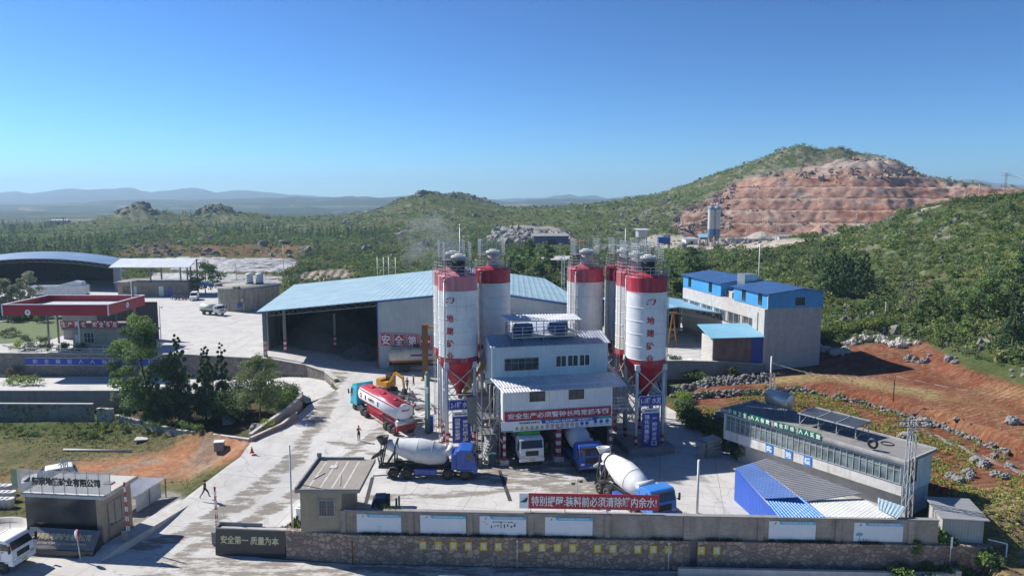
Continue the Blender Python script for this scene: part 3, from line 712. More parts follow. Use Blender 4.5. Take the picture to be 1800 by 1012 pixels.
# ================================================================== shared materials
M = {}
M['steel'] = plain('galvanised_steel', (.50, .51, .52), .45, .3, .2, 2, (.22, .2, .18), 1.2, .5)
M['dsteel'] = plain('grey_painted_steel', (.22, .225, .23), .5, .2, .25, 2, (.12, .1, .09), 1.0, .5)
M['white'] = plain('white_paint', (.75, .76, .77), .4, 0, .1, 1.5, (.42, .38, .33), .9, .5)
M['dirtywhite'] = plain('dusty_white_paint', (.62, .62, .6), .6, 0, .15, 1.5, (.3, .27, .22), .8, .7)
M['black'] = plain('black_plastic', (.02, .02, .022), .5, 0, .3, 3)
M['rubber'] = plain('dusty_rubber', (.045, .042, .04), .85, 0, .4, 6, (.14, .125, .11), 3, .6)
M['rim'] = plain('dusty_wheel_rim', (.13, .12, .11), .7, .1, .3, 8, (.22, .2, .17), 3, .6)
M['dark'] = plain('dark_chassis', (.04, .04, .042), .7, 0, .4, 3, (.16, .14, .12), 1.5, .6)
M['red'] = plain('sign_red', (.42, .018, .045), .5, 0, .15, 1.2)
M['redpaint'] = plain('red_paint', (.40, .012, .035), .45, 0, .2, 1.0, (.5, .3, .3), .9, .35)
M['blue'] = plain('sign_blue', (.012, .028, .30), .4, 0, .15, 1.0)
M['signwhite'] = plain('sign_white', (.80, .80, .80), .5, 0, .06, 1.0)
M['cab_blue'] = plain('truck_blue', (.022, .10, .42), .3, 0, .2, 1.5, (.18, .17, .16), 1.3, .45)
M['cyan'] = plain('truck_cyan', (.03, .40, .55), .35, 0, .15, 1.5, (.3, .3, .28), 1.3, .3)
M['yellow'] = plain('machine_yellow', (.55, .25, .02), .45, 0, .25, 1.5, (.2, .14, .08), 1.5, .6)
M['rust'] = plain('rusty_brown_steel', (.20, .09, .035), .7, 0, .35, 1.5, (.1, .05, .03), 1.0, .6)
M['gold'] = plain('gold_letter', (.66, .56, .36), .4, .2, .15, 3)
M['letter_black'] = plain('black_letter', (.015, .015, .016), .4, 0, .1, 3)
M['glass'] = glassy('window_glass', (.05, .065, .075), .1)
M['windscreen'] = glassy('dark_windscreen', (.02, .024, .028), .05)
M['headlight'] = plain('headlight_lens', (.6, .6, .62), .1, .3, .1, 5)
M['yellow_sign'] = plain('yellow_tile', (.62, .46, .02), .6, 0, .2, 2.0, (.42, .26, .04), 1.5, .7)
M['concrete'] = concrete('aged_concrete')
M['lightconc'] = concrete('pale_concrete_wall', (.50, .49, .47), (.28, .26, .23), .5)
M['darkconc'] = concrete('grey_cement_wall', (.27, .26, .255), (.14, .135, .13), .6)
M['tan'] = concrete('tan_render', (.36, .29, .21), (.22, .17, .12), .5)
M['siding'] = corrugated('pale_blue_siding', (.50, .60, .68), .28, 'X', (.30, .33, .36), .35)
M['siding_white'] = corrugated('white_siding', (.76, .75, .78), .28, 'X', (.45, .44, .43), .35)
M['roof_blue'] = corrugated('light_blue_roof_sheet', (.24, .47, .60), .8, 'X', (.36, .48, .53), .55, depth=.03)
M['roof_grey'] = corrugated('grey_blue_roof_sheet', (.30, .34, .43), .3, 'X', (.62, .62, .62), .6, depth=.05)
M['roof_white'] = corrugated('white_roof_sheet', (.60, .62, .66), .3, 'X', (.4, .4, .4), .5, depth=.05)
def banded(name, stops, default, rough=.5, streak=(.25, .22, .2), samt=.45):
 """paint that changes with height on the object: [(z_from, colour)...]"""
 m, nt, b = nodes(name)
 tc = nt.nodes.new('ShaderNodeTexCoord'); sp = nt.nodes.new('ShaderNodeSeparateXYZ'); lk(nt, tc.outputs['Object'], sp.inputs[0])
 wob = math_(nt, 'MULTIPLY', math_(nt, 'ADD', noise(nt, coord(nt, 'Object', (3, 3, .3)), 1.2, 3), -0.5), 0.03)
 z = math_(nt, 'ADD', sp.outputs[2], wob)
 c = default
 for z0, colr in stops: c = mix(nt, math_(nt, 'GREATER_THAN', z, z0), c, colr)
 n = ramp(nt, noise(nt, coord(nt, 'Object', (1.6, 1.6, .13)), .9, 6, .72), [(.46, 0), (.72, samt)])
 c = mix(nt, n, c, streak)
 n3 = ramp(nt, noise(nt, coord(nt, 'Object', (5, 5, .16)), 1.0, 5, .7), [(.56, 0), (.72, samt * .8)])
 c = mix(nt, n3, c, (.24, .19, .16))
 n2 = ramp(nt, noise(nt, coord(nt, 'Object', (1, 1, 1)), .7, 5), [(.3, .86), (.7, 1.06)])
 c = mix(nt, 1.0, c, n2, 'MULTIPLY')
 lk(nt, c, b.inputs['Base Color']); b.inputs['Roughness'].default_value = rough
 return m
WHT = (.70, .72, .74); RDP = (.40, .014, .04)
M['silo_sharp'] = banded('silo_paint_clean', [(0, RDP), (9.95, WHT), (17.0, RDP)], RDP, samt=.25, streak=(.5, .48, .47))
M['silo_faded'] = banded('silo_paint_faded', [(0, RDP), (9.95, WHT), (17.0, (.52, .16, .2))], RDP, samt=.6, streak=(.55, .52, .5))
M['silo_weathered'] = banded('silo_paint_weathered', [(0, RDP), (9.95, (.66, .67, .67)), (17.0, (.46, .05, .09))], RDP, samt=.55, streak=(.40, .37, .33))
M['leg'] = banded('silo_leg_paint', [(0, RDP), (.45, (.7, .7, .7)), (.8, RDP), (1.15, (.7, .7, .7)), (1.5, RDP), (1.85, (.56, .59, .62))], RDP, samt=.3)
M['bay_col'] = banded('striped_bay_column', [(0, (.7, .7, .7)), (.5, RDP), (.9, (.72, .72, .7)), (1.3, RDP), (1.7, (.72, .72, .7)), (2.1, RDP), (2.5, (.72, .72, .7)), (2.9, RDP), (3.3, (.35, .36, .37))], RDP, samt=.3)
# ================================================================== the batching plant
PR = R(12)
PO = Vector((4.7, 71.9, 0)); PE1 = Vector((math.cos(PR), math.sin(PR), 0)); PE2 = Vector((-math.sin(PR), math.cos(PR), 0))
def window(name, x0, x1, z0, z1, y, nx, nz, fm, gm, parent, fw=0.06, out=-0.05, rows=None):
 """frame with panes, in the x-z plane of its wall; the wall face is at y, outward is -y"""
 f = MB()
 f.bb((x0, y + out, z0), (x1, y + 0.02, z0 + fw)); f.bb((x0, y + out, z1 - fw), (x1, y + 0.02, z1))
 for i in range(nx + 1):
  xx = x0 + (x1 - x0) * i / nx; w = fw if i in (0, nx) else fw * .8
  xa = min(max(xx - w / 2, x0), x1 - w)
  f.bb((xa, y + out - .002, z0 + fw), (xa + w, y + 0.018, z1 - fw))
 for zz in (rows or [z0 + (z1 - z0) * j / nz for j in range(1, nz)]):
  f.bb((x0 + fw, y + out * .8, zz - fw * .35), (x1 - fw, y + 0.016, zz + fw * .35))
 fo = f.build(name, fm, parent)
 p = MB(); p.bb((x0 + fw * .5, y - .012, z0 + fw * .5), (x1 - fw * .5, y + .005, z1 - fw * .5)); p.build('pane', gm, fo)
 return fo
def rails(mb, pts, h=1.1, n=2, step=1.0, r=.022, closed=False):
 """handrail with posts along a line of points"""
 seq = list(zip(pts[:-1], pts[1:])) + ([(pts[-1], pts[0])] if closed else [])
 for a, b in seq:
  a = Vector(a); b = Vector(b); L = (b - a).length; k = max(1, round(L / step))
  for i in range(k + 1):
   p = a.lerp(b, i / k); mb.bar(p, p + Vector((0, 0, h)), r * 2)
  for j in range(1, n + 1):
   mb.bar(a + Vector((0, 0, h * j / n)), b + Vector((0, 0, h * j / n)), r * 2)
 return mb
hut = thing('batching_plant', 'pale blue corrugated batching hut on striped columns over two truck bays', 'batching plant', PO, PR)
for x in (-5.6, 0, 5.6):
 for y in (0.0, 6.0):
  w = .5 if (x == 0 and y == 0) else .26
  mb = MB().box((x, y, 1.8), (w, w, 3.6)); mb.box((x, y, .25), (w + .5, w + .5, .5)); mb.build('column', M['bay_col'], hut)
fr = MB()
for y in (0.35, 6.0): fr.box((0, y, 3.5), (11.4, .25, .25))
for x in (-5.6, 0, 5.6): fr.box((x, 3, 3.49), (.22, 6, .22))
fr.build('floor_beam', M['dsteel'], hut)
bw = MB()
bw.bb((-5.7, 9.0, 0), (5.7, 9.15, 6.0)); bw.bb((-5.85, 1.2, 0), (-5.72, 9.0, 1.3)); bw.bb((5.74, 1.2, 0), (5.88, 9.0, 3.6)); bw.bb((-.2, 2.0, 0), (.2, 9.0, 1.2))  # tall rear panel is added to keep the drive-through bays dark
bw.bb((-5.72, 3.0, 1.35), (-5.6, 9.0, 3.8))
bw.build('bay_wall', M['darkconc'], hut)
for x in (-2.8, 2.8): hop = MB(); hop.lathe([(1.2, 3.7), (1.2, 3.6), (.45, 3.3), (.45, 3.15)], 14, Matrix.Translation((x, 4.2, 0))); hop.build('discharge_funnel', M['dsteel'], hut)
lo = MB(); lo.bb((-5.62, 0.0, 3.62), (5.66, 5.6, 7.9)); lo.build('lower_wall', M['siding_white'], hut)
up = MB(); up.prism([(-6.4 + 0, 0)] and [(2.3, 8.02), (7.6, 8.02), (7.6, 11.5), (4.95, 12.2), (2.3, 11.5)], -6.4, 6.0, 'x'); up.build('upper_wall', M['siding'], hut)
rf = MB()
rf.corr([(-6.6, 2.0, 11.55), (6.25, 2.0, 11.55), (6.25, 4.95, 12.33), (-6.6, 4.95, 12.33)], 40, .05)
rf.corr([(-6.6, 4.95, 12.33), (6.25, 4.95, 12.33), (6.25, 7.9, 11.55), (-6.6, 7.9, 11.55)], 40, .05)
rf.build('roof', M['roof_grey'], hut)
rf = MB(); rf.corr([(-5.9, -1.0, 7.62), (7.0, -1.0, 7.62), (6.9, 2.28, 8.3), (-6.6, 2.28, 8.3)], 42, .045); rf.build('canopy', M['roof_white'], hut)
window('window', -5.1, -1.5, 9.0, 10.3, 2.3, 5, 2, M['dsteel'], M['glass'], hut, rows=[9.82])
for k in range(3): window('window', .3 + k * 1.28, 1.5 + k * 1.28, 9.15, 10.4, 2.3, 2, 1, M['white'], M['glass'], hut, fw=.07)
for x in (-3.0, 1.1): window('window', x, x + 1.6, 6.3, 7.3, 0.0, 2, 1, M['black'], M['glass'], hut)
for a, d in (((5.62, -.05, 3.6), (5.74, .05, 7.6)), ((-5.7, -.05, 3.6), (-5.6, .05, 7.6)), ((-6.44, 2.24, 8.1), (-6.36, 2.32, 11.5))): tr = MB(); tr.bb(a, d); tr.build('corner_trim', M['signwhite'], hut)
dk = MB(); dk.bb((-4.2, 2.9, 12.25), (2.7, 6.2, 12.33)); rails(dk, [(-4.2, 2.9, 12.33), (2.7, 2.9, 12.33), (2.7, 6.2, 12.33), (-4.2, 6.2, 12.33)], 1.05, 3, 1.1, .025, True)
for x in (-4.1, -.8, 2.6):
 for y in (3.0, 6.1): dk.bar((x, y, 12.1), (x, y, 14.0 + (y - 3) * .12), .07)
dk.bar((-4.1, 3, 14.0), (2.6, 3, 14.0), .07); dk.bar((-4.1, 6.1, 14.35), (2.6, 6.1, 14.35), .07)
dk.build('roof_deck', M['steel'], hut)
cn = MB(); cn.corr([(-4.5, 2.7, 14.1), (3.3, 2.7, 14.0), (3.1, 4.9, 14.3), (-5.0, 4.9, 14.4)], 24, .045); cn.build('deck_canopy', M['roof_white'], hut)
for x in (-2.7, 1.1):
 d_ = MB(); d_.cyl((x - .95, 4.3, 12.95), (x + .95, 4.3, 12.95), .58, n=16); d_.bb((x - .8, 3.75, 12.95), (x + .8, 4.85, 13.5)); d_.cyl((x - 1.15, 4.3, 12.9), (x - .95, 4.3, 12.9), .3, n=10)
 for k in range(7): d_.bb((x - .85 + k * .27, 3.7, 12.6), (x - .79 + k * .27, 4.9, 13.4))
 d_.build('dust_filter', plain('filter_blue', (.02, .05, .22), .4), hut)
ld = MB(); ld.bb((5.8, .3, 4.9), (7.4, 1.8, 4.98)); rails(ld, [(5.9, .35, 4.98), (7.35, .35, 4.98), (7.35, 1.75, 4.98)], 1.1, 3, .7, .022); ld.bar((5.75, .3, 3.6), (7.3, .3, 4.9), .07)
ld.bar((7.4, .4, 4.9), (9.2, .4, 4.9), .06)
for k in range(12): ld.bb((6.3, 1.9 + k * .3, 4.8 - k * .4), (7.2, 2.15 + k * .3, 4.84 - k * .4))
ld.bar((6.3, 1.8, 4.9), (6.3, 5.4, .1), .08); ld.bar((7.2, 1.8, 4.9), (7.2, 5.4, .1), .08); ld.build('landing', M['steel'], hut)
bn = thing('slogan_banner', 'long red banner with white slogan above the white safety board on the batching hut', 'banner', PO - Vector((0, 0, .55)), PR)
b_ = MB(); b_.bb((-5.58, -.12, 5.0), (5.6, -.06, 5.93)); b_.build('cloth', M['red'], bn)
def local(root, o, right=(1, 0, 0), up=(0, 0, 1)):
 return Matrix.LocRotScale(root.location, root.rotation_euler, root.scale) @ frame(o, right, up)
lettering('安全生产必须警钟长鸣常抓不懈', local(bn, (-5.25, -.125, 5.17)), 10.6, .6, M['signwhite'], bn, .014)
sb = thing('safety_board', 'white safety board with rows of yellow, red and blue signs over the truck bays', 'safety board', PO - Vector((0, 0, .55)), PR)
b_ = MB(); b_.bb((-5.95, -.24, 3.92), (5.65, -.18, 4.98)); b_.build('panel', M['signwhite'], sb)
b_ = MB(); b_.prism([(-1.9, 4.97), (4.05, 4.97), (4.05, 4.6), (-1.75, 4.6)], -.25, -.235, 'y'); b_.build('blue_strip', M['blue'], sb)
M['teal'] = plain('sign_teal', (.02, .27, .28), .5)
for a, d in (((4.06, -.25, 4.72), (5.62, -.235, 4.97)), ((-5.93, -.25, 3.93), (-4.75, -.235, 4.06))): b_ = MB(); b_.bb(a, d); b_.build('green_strip', M['teal'], sb)
lettering('精心组织 精细管理 精准施工', local(sb, (-1.4, -.252, 4.66)), 5.0, .25, M['signwhite'], sb, .03)
lettering('师宗县地建砼业有限公司', local(sb, (-4.1, -.243, 4.66)), 2.1, .22, M['letter_black'], sb, .02)
M['print_blue'] = plain('print_blue', (.02, .08, .4), .4)
def icon(nm, mat, m, boxes):
 o = m.build(nm, mat, sb); ic = MB()
 for q in boxes: ic.bb(*q)
 ic.build('icon_print', M['letter_black'], o)
for k in range(6):
 cx, cz = -4.35 + k * .52, 4.28; m = MB(); m.prism([(cx - .2, cz - .13), (cx + .2, cz - .13), (cx, cz + .2)], -.255, -.24, 'y')
 icon('warning_sign', M['yellow_sign'], m, [((cx - .03, -.262, cz - .08), (cx + .03, -.25, cz + .08)), ((cx - .18, -.25, cz - .24), (cx + .18, -.243, cz - .2))])
for k in range(7):
 cx, cz = -1.2 + k * .52, 4.33; m = MB(); m_ = Matrix.Translation((cx, -.245, cz)) @ Matrix.Rotation(R(90), 4, 'X')
 m.lathe([(.14, .0), (.14, .012), (.19, .012), (.19, 0)], 18, m_); m.bar((cx - .1, -.25, cz + .1), (cx + .1, -.25, cz - .1), .035, .01); m.bb((cx - .17, -.25, cz - .3), (cx + .17, -.243, cz - .25))
 icon('ban_sign', M['red'], m, [((cx - .07, -.25, cz - .05), (cx + .06, -.244, cz + .06))])
for k in range(5):
 cx, cz = (2.45, 2.98, 3.9, 4.5, 5.15)[k], 4.36 if k < 2 else 4.45; m = MB(); m.cyl((cx, -.24, cz), (cx, -.258, cz), .19, n=20); m.bb((cx - .18, -.25, cz - .3), (cx + .18, -.243, cz - .25)); m.build('duty_sign', M['print_blue'], sb)
SILO_R = 2.1
M['letter_red'] = plain('letter_red', (.5, .01, .02), .5, 0, .1)
def cyl_text(txt, size, ang, z, parent, mat, bold=.025):
 me = text_mesh(txt, 1.0, bold, 0.02)
 n = len(me.vertices); co = np.empty(n * 3, np.float32); me.vertices.foreach_get('co', co); co = co.reshape(-1, 3)
 lo_, hi_ = co.min(0), co.max(0)
 u = ((co[:, 0] - lo_[0]) / (hi_[0] - lo_[0]) - .5) * size; v = ((co[:, 1] - lo_[1]) / (hi_[1] - lo_[1]) - .5) * size
 a = ang + u / SILO_R
 r = SILO_R + .035 + (co[:, 2] - lo_[2]) * .3
 co = np.stack([r * np.cos(a), r * np.sin(a), z + v], -1)
 me.vertices.foreach_set('co', co.astype(np.float32).ravel()); me.materials.clear(); me.materials.append(mat); me.name = 'lettering'; me.update()
 o = bpy.data.objects.new('lettering', me); COL.objects.link(o); o.parent = parent
 return o
LOGO = [[(-.5, -.35), (.3, -.35), (.5, .0), (.5, .42), (.1, .15), (-.15, -.1), (-.45, -.2)], [(-.5, .0), (-.1, .25), (.42, .5), (.1, .4), (-.3, .25)]]
def silo(x, y, label, mat, bands=(11.3, 12.65, 14.0, 15.4), text=None, tall=True, faceang=None, seed=0, filt_dark=True, stair_side=1):
 rnd = random.Random(seed)
 t = thing('cement_silo', label, 'silo', (x, y, 0), PR, 'cement silos of the batching plant')
 b = MB()
 b.lathe([(SILO_R, 9.2), (SILO_R, 18.5)], 40)
 for z in [9.95] + list(bands) + [17.0]: b.lathe([(SILO_R, z - .05), (SILO_R + .035, z - .03), (SILO_R + .035, z + .03), (SILO_R, z + .05)], 40, None, False)
 b.lathe([(SILO_R, 18.5), (SILO_R - .05, 18.56)], 40); b.lathe([(SILO_R - .05, 18.56), (.6, 18.9), (0.001, 18.95)], 40); b.build('body', mat, t)
 c = MB(); c.lathe([(SILO_R + .06, 9.45), (SILO_R + .06, 9.1), (SILO_R, 9.1), (.32, 5.9), (.32, 5.5), (.001, 5.5)], 32); c.build('cone', M['redpaint'], t)
 hd = 1.48
 for sx in (-1, 1):
  for sy in (-1, 1):
   l = MB(); l.cyl((sx * hd, sy * hd, 0), (sx * hd, sy * hd, 9.0), .165, n=12); l.box((sx * hd, sy * hd, 9.15), (.55, .55, .6), 0, None, .9); l.box((sx * hd, sy * hd, .04), (.6, .6, .08)); l.build('leg', M['leg'], t)
 br = MB()
 cs = [(-hd, -hd), (hd, -hd), (hd, hd), (-hd, hd)]
 for i in range(4):
  a, d = cs[i], cs[(i + 1) % 4]
  br.bar((*a, 8.9), (*d, 6.2), .09); br.bar((*d, 8.9), (*a, 6.2), .09)
  br.bar((*a, 5.9), (*d, 5.9), .11)
  if i: br.bar((*a, 5.6), (*d, 2.2), .07); br.bar((*d, 5.6), (*a, 2.2), .07); br.bar((*a, 2.0), (*d, 2.0), .1)
 br.build('brace', M['steel'], t)
 dk = MB()
 ring = [((SILO_R - .08) * math.cos(2 * math.pi * i / 14), (SILO_R - .08) * math.sin(2 * math.pi * i / 14), 18.52) for i in range(14)]
 rails(dk, ring, 1.05, 3, .9, .02, True); dk.build('rim_railing', M['steel'], t)
 f = MB(); f.cyl((.1, .1, 18.6), (.1, .1, 20.25), .72, n=14); f.build('filter_drum', M['dark'] if filt_dark else M['dirtywhite'], t)
 f = MB(); f.cyl((.1, .1, 20.25), (.1, .1, 20.6), .85, .8, n=14); f.cyl((.1, .1, 20.6), (.1, .1, 20.75), .55, .4, n=12); f.build('filter_cap', M['dirtywhite'], t)
 p = MB(); p.bb((-1.5, -1.1, 20.1), (1.35, -.72, 20.18)); p.bb((-1.5, .95, 20.1), (1.35, 1.35, 20.18)); p.bb((-1.5, -.72, 20.1), (-.75, .95, 20.18)); p.bb((.95, -.72, 20.1), (1.35, .95, 20.18))
 for a in ((-1.45, -1.05), (1.3, -1.05), (1.3, 1.3), (-1.45, 1.3)): p.bar((*a, 18.6), (*a, 20.1), .08)
 p.bar((-1.45, -1.05, 18.7), (1.3, -1.05, 20.05), .05); p.bar((1.3, -1.05, 18.7), (-1.45, -1.05, 20.05), .05)
 p.build('filter_platform', M['dsteel'], t)
 p = MB(); H_ = 21.9 if tall else 21.3
 q = [(-1.45, -1.05, 20.18), (1.3, -1.05, 20.18), (1.3, 1.3, 20.18), (-1.45, 1.3, 20.18)]
 rails(p, q[1:] + q[:1], H_ - 20.18, 7, .55, .018, False)
 rails(p, [q[0], (-1.0, -1.05, 20.18)], 1.1, 3, .5, .018)
 p.build('filter_railing', M['steel'], t)
 la = R(200) if stair_side > 0 else R(-8)
 ld = MB(); cx, cy = math.cos(la), math.sin(la); px_, py_ = -cy * .22, cx * .22
 rr = SILO_R + .2
 for s in (-1, 1): ld.bar((cx * rr + s * px_, cy * rr + s * py_, 0.3), (cx * rr + s * px_, cy * rr + s * py_, 19.4), .045)
 for k in range(62): ld.bar((cx * rr - px_, cy * rr - py_, .5 + k * .3), (cx * rr + px_, cy * rr + py_, .5 + k * .3), .025)
 ld.build('ladder', M['steel'], t)
 fa = R(222) if stair_side > 0 else R(12)
 pp = MB(); cx, cy = math.cos(fa) * (SILO_R + .12), math.sin(fa) * (SILO_R + .12)
 pp.tube([(cx, cy, .9), (cx, cy, 17.9), (cx * .96, cy * .96, 18.2), (cx * .8, cy * .8, 18.25), (cx * .8, cy * .8, 17.9)], .075, 8); pp.build('filling_pipe', M['dirtywhite'] if not text else M['steel'], t)
 if text:
  for k, ch in enumerate('地建砼业'): cyl_text(ch, .8, faceang, 14.15 - k * 1.33, t, M['letter_red'], .016)
  lg = MB()
  for poly in LOGO:
   n_ = len(poly); pts = []
   for (u, v) in poly:
    a = faceang + u / SILO_R
    pts.append(((SILO_R + .035) * math.cos(a), (SILO_R + .035) * math.sin(a), 16.05 + v * .8))
   for i in range(1, n_ - 1): lg.face([pts[0], pts[i], pts[i + 1]])
  lg.build('emblem', M['redpaint'], t)
 return t
GA = R(-90) - PR     # towards the camera in silo-local angle
s21 = silo(-5.75, 76.9, 'white silo with red cone behind the 2-1 sign, faded pink top band with rust drips', M['silo_faded'], text=True, faceang=GA - R(20), seed=1)
s22 = silo(-6.75, 81.6, 'white silo almost hidden directly behind the silo with the 2-1 sign', M['silo_faded'], seed=2)
s23 = silo(-2.3, 84.0, 'streaked silo with clean dark red top band between the 2-1 silo and hut', M['silo_sharp'], seed=3, filt_dark=False)
s12 = silo(8.6, 85.0, 'free standing silo rising behind the hut roof deck, patchy red top band', M['silo_weathered'], seed=4, filt_dark=False)
s13 = silo(13.2, 86.3, 'shaded silo seen only as a narrow strip in the gap of the four eastern silos', M['silo_sharp'], seed=5, filt_dark=False)
s14 = silo(13.75, 80.8, 'white silo half covered by the silo with the 1-1 sign', M['silo_weathered'], seed=6, filt_dark=False)
s11 = silo(14.15, 75.8, 'white silo with red cone above the 1-1 sign, solid red top band', M['silo_sharp'], text=True, faceang=GA + R(2), seed=7, stair_side=-1)
pl = MB(); pl.box((0, 0, .35), (5.2, 4.6, .7), 0, None, .97); plo = pl.build('silo_plinth', M['darkconc']); plo.location = (14.15, 75.8, 0); plo.rotation_euler = (0, 0, PR); tag(plo, 'low grey concrete plinth carrying the legs of the 1-1 silo', 'plinth')
def silo_signs(c, no, right_first, left_col, right_col, z0, zb):
 o = Vector((c.location.x, c.location.y, 0)) - PE2 * 1.72
 t = thing('silo_number_sign', 'small blue board reading %s between two silo legs' % no, 'sign', o, PR)
 b = MB(); b.bb((-1.36, -.05, z0), (1.36, .0, z0 + 1.16)); b.build('board', M['blue'], t)
 b = MB()
 for (a, d) in (((-1.3, z0 + .05), (1.3, z0 + .09)), ((-1.3, z0 + 1.07), (1.3, z0 + 1.11)), ((-1.3, z0 + .09), (-1.26, z0 + 1.07)), ((1.26, z0 + .09), (1.3, z0 + 1.07))): b.bb((a[0], -.06, a[1]), (d[0], -.05, d[1]))
 b.build('border', M['signwhite'], t)
 lettering(no, local(t, (-1.1, -.055, z0 + .24)), 2.2, .68, M['signwhite'], t, .015)
 o2 = o - PE2 * .1
 t = thing('vertical_slogan_board', 'tall blue slogan board under the %s number sign, white characters in two columns' % no[:3], 'sign', o2, PR)
 b = MB(); b.bb((-.98, -.05, .75), (.98, 0, zb)); b.build('board', M['blue'], t)
 b = MB(); b.bb((-.98, -.06, zb - .5), (.98, -.051, zb)); b.build('header', M['signwhite'], t)
 lettering('师宗县地建砼业有限公司', local(t, (-.72, -.062, zb - .36)), 1.5, .2, M['letter_black'], t, .02, name='header_lettering')
 hh = (zb - .75 - .7) / 6.6
 for k, ch in enumerate(left_col): lettering(ch, local(t, (-.72, -.055, zb - .62 - (k + 1) * hh)), .56, hh * .85, M['signwhite'], t, .02)
 for k, ch in enumerate(right_col): lettering(ch, local(t, (.12, -.055, zb - .62 - (k + 1.6) * hh)), .56, hh * .85, M['signwhite'], t, .02)
silo_signs(s21, '2-1罐 水泥', True, '加强安全管理', '建设优质工程', 4.3, 4.15)
silo_signs(s11, '1-1罐 水泥', True, '强化质量监督', '严把安全关口', 5.05, 4.85)
def at(lx, ly, z=0): return PO + PE1 * lx + PE2 * ly + Vector((0, 0, z))
def screw(a, b, r, mat, label, motor=True):
 t = thing('screw_conveyor', label, 'conveyor', a)
 a = Vector(a); b = Vector(b)
 m = MB(); m.cyl(a, b, r, n=12)
 for k in range(1, 4): p = a.lerp(b, k / 4); d = (b - a).normalized(); m.cyl(p - d * .06, p + d * .06, r + .06, n=12)
 m.build('pipe', mat, t, True)
 m = MB(); d = (b - a).normalized(); m.cyl(b, b + d * .5, r * .8, n=10); m.box(a + Vector((0, 0, .25)), (r * 2.2, r * 2.2, .5)); m.build('gearbox', M['dsteel'], t, True)
 return t
screw((-5.6, 76.6, 5.2), at(-6.3, 6.0, 9.4), .19, M['yellow'], 'yellow screw conveyor slanting up from the 2-1 silo to the hut')
screw((-6.4, 80.6, 5.4), at(-6.3, 7.2, 9.9), .19, M['steel'], 'upper grey screw conveyor beside the yellow one')
screw((-2.3, 83.6, 5.4), at(-4.5, 7.5, 9.6), .19, M['steel'], 'grey screw conveyor running from the streaked silo into the hut back')
screw((13.9, 75.9, 5.3), at(6.1, 6.2, 9.2), .2, M['steel'], 'long grey screw conveyor slanting from the 1-1 silo up to the hut')
screw((13.6, 80.6, 5.3), at(6.1, 7.2, 9.6), .2, M['steel'], 'grey screw conveyor behind the one from the 1-1 silo')
st = thing('stair_tower', 'grey steel stair and pipe frame crowded between the 2-1 silo and the bays', 'stairs', at(-6.95, 1.6), PR)
m = MB()
for x in (-.85, .95):
 for y in (-1.2, 1.6): m.bar((x, y, 0), (x, y, 8.0), .11)
for z in (3.0, 4.6):
 m.bb((-.85, -1.2, z), (.95, 1.6, z + .07))
 rails(m, [(-.85, -1.2, z + .07), (.95, -1.2, z + .07)], 1.0, 2, .8, .022); rails(m, [(-.85, 1.6, z + .07), (-.85, -1.2, z + .07)], 1.0, 2, .8, .022)
m.bar((-.85, -1.2, .2), (.95, -1.2, 2.9), .06); m.bar((-.85, -1.2, 4.8), (.95, -1.2, 8.0), .07)
m.build('tower_frame', M['dsteel'], st)
m = MB()
for k in range(14): m.bb((-.9 + k * .11, -.9 - 0 + k * .0, .3 + k * .3), (-.4 + k * .11, .1, .34 + k * .3))
for s in (-.9, .1): m.bar((-.9, s, .1), (.8, s, 4.6), .07)
m.build('stair_flight', M['steel'], st)
m = MB(); m.box((.3, .4, 1.5), (1.2, 1.2, 1.9), 0, None, .8); m.box((.3, .4, .3), (.7, .7, .6)); m.cyl((.6, -.6, 3.2), (.6, -.6, 7.8), .16, n=10); m.cyl((.1, -.7, 4.8), (.1, -.7, 8.0), .12, n=10); m.build('weigh_hopper', M['darkconc'], st)
st2 = thing('aggregate_hopper', 'dark steel hopper and machinery standing in the shade under the hut west side', 'hopper', at(-7.4, 6.5), PR)
m = MB(); m.box((0, 0, 4.2), (2.2, 2.6, 3.0), 0, None, 1.1); m.box((0, 0, 2.2), (1.2, 1.4, 1.2)); m.build('hopper_bin', M['dsteel'], st2)
m = MB()
for sx in (-1, 1):
 for sy in (-1, 1): m.bar((sx, sy * 1.2, 0), (sx, sy * 1.2, 5.5), .16)
m.build('hopper_frame', M['dsteel'], st2)
bl_ = thing('belt_conveyor', 'covered belt conveyor rising from behind the silos to the hut back', 'conveyor', at(-1, 30))
m = MB(); a, b = at(-2, 34, 1.5), at(-.5, 8.0, 10.6); m.bar(a, b, 1.3, 1.1); m.build('belt_gallery', M['roof_white'], bl_, True)
m = MB()
for k in range(1, 5): p = a.lerp(b, k / 5); m.bar((p.x - .5, p.y, 1.2), (p.x - .5, p.y, p.z - .4), .16); m.bar((p.x + .5, p.y, 1.2), (p.x + .5, p.y, p.z - .4), .16)
m.build('trestle', M['steel'], bl_, True)
t = thing('green_standpipe', 'slender green grey standpipe west of the 2-1 silo', 'pipe', (-9.6, 80.5, .3)); m = MB(); m.cyl((0, 0, -.5), (0, 0, 6.5), .3, n=12); m.cyl((0, 0, 6.5), (0, 0, 6.9), .3, .1, n=12); m.build('shaft', plain('pipe_green', (.10, .22, .2), .5), t); m = MB(); m.bar((0, -.35, 1.5), (0, -.35, 4.5), .1); m.box((0, -.38, 4.8), (.3, .1, .7)); m.build('gauge', M['signwhite'], t)
for lab, pts in (('narrow dark drain grating running from the gatehouse toward the mixer truck', [(655, 838), (643, 884)]), ('dotted drain grating behind the side on mixer truck', [(655, 836), (700, 833)]), ('drain grating crossing the muddy yard before the bays', [(878, 826), (897, 880)])):
 a, d = [G(x, y, .006) for x, y in pts]; m = MB(); m.bar(a, d, .34, .012); o = m.build('drain_grating', M['dark']); tag(o, lab, 'drain')
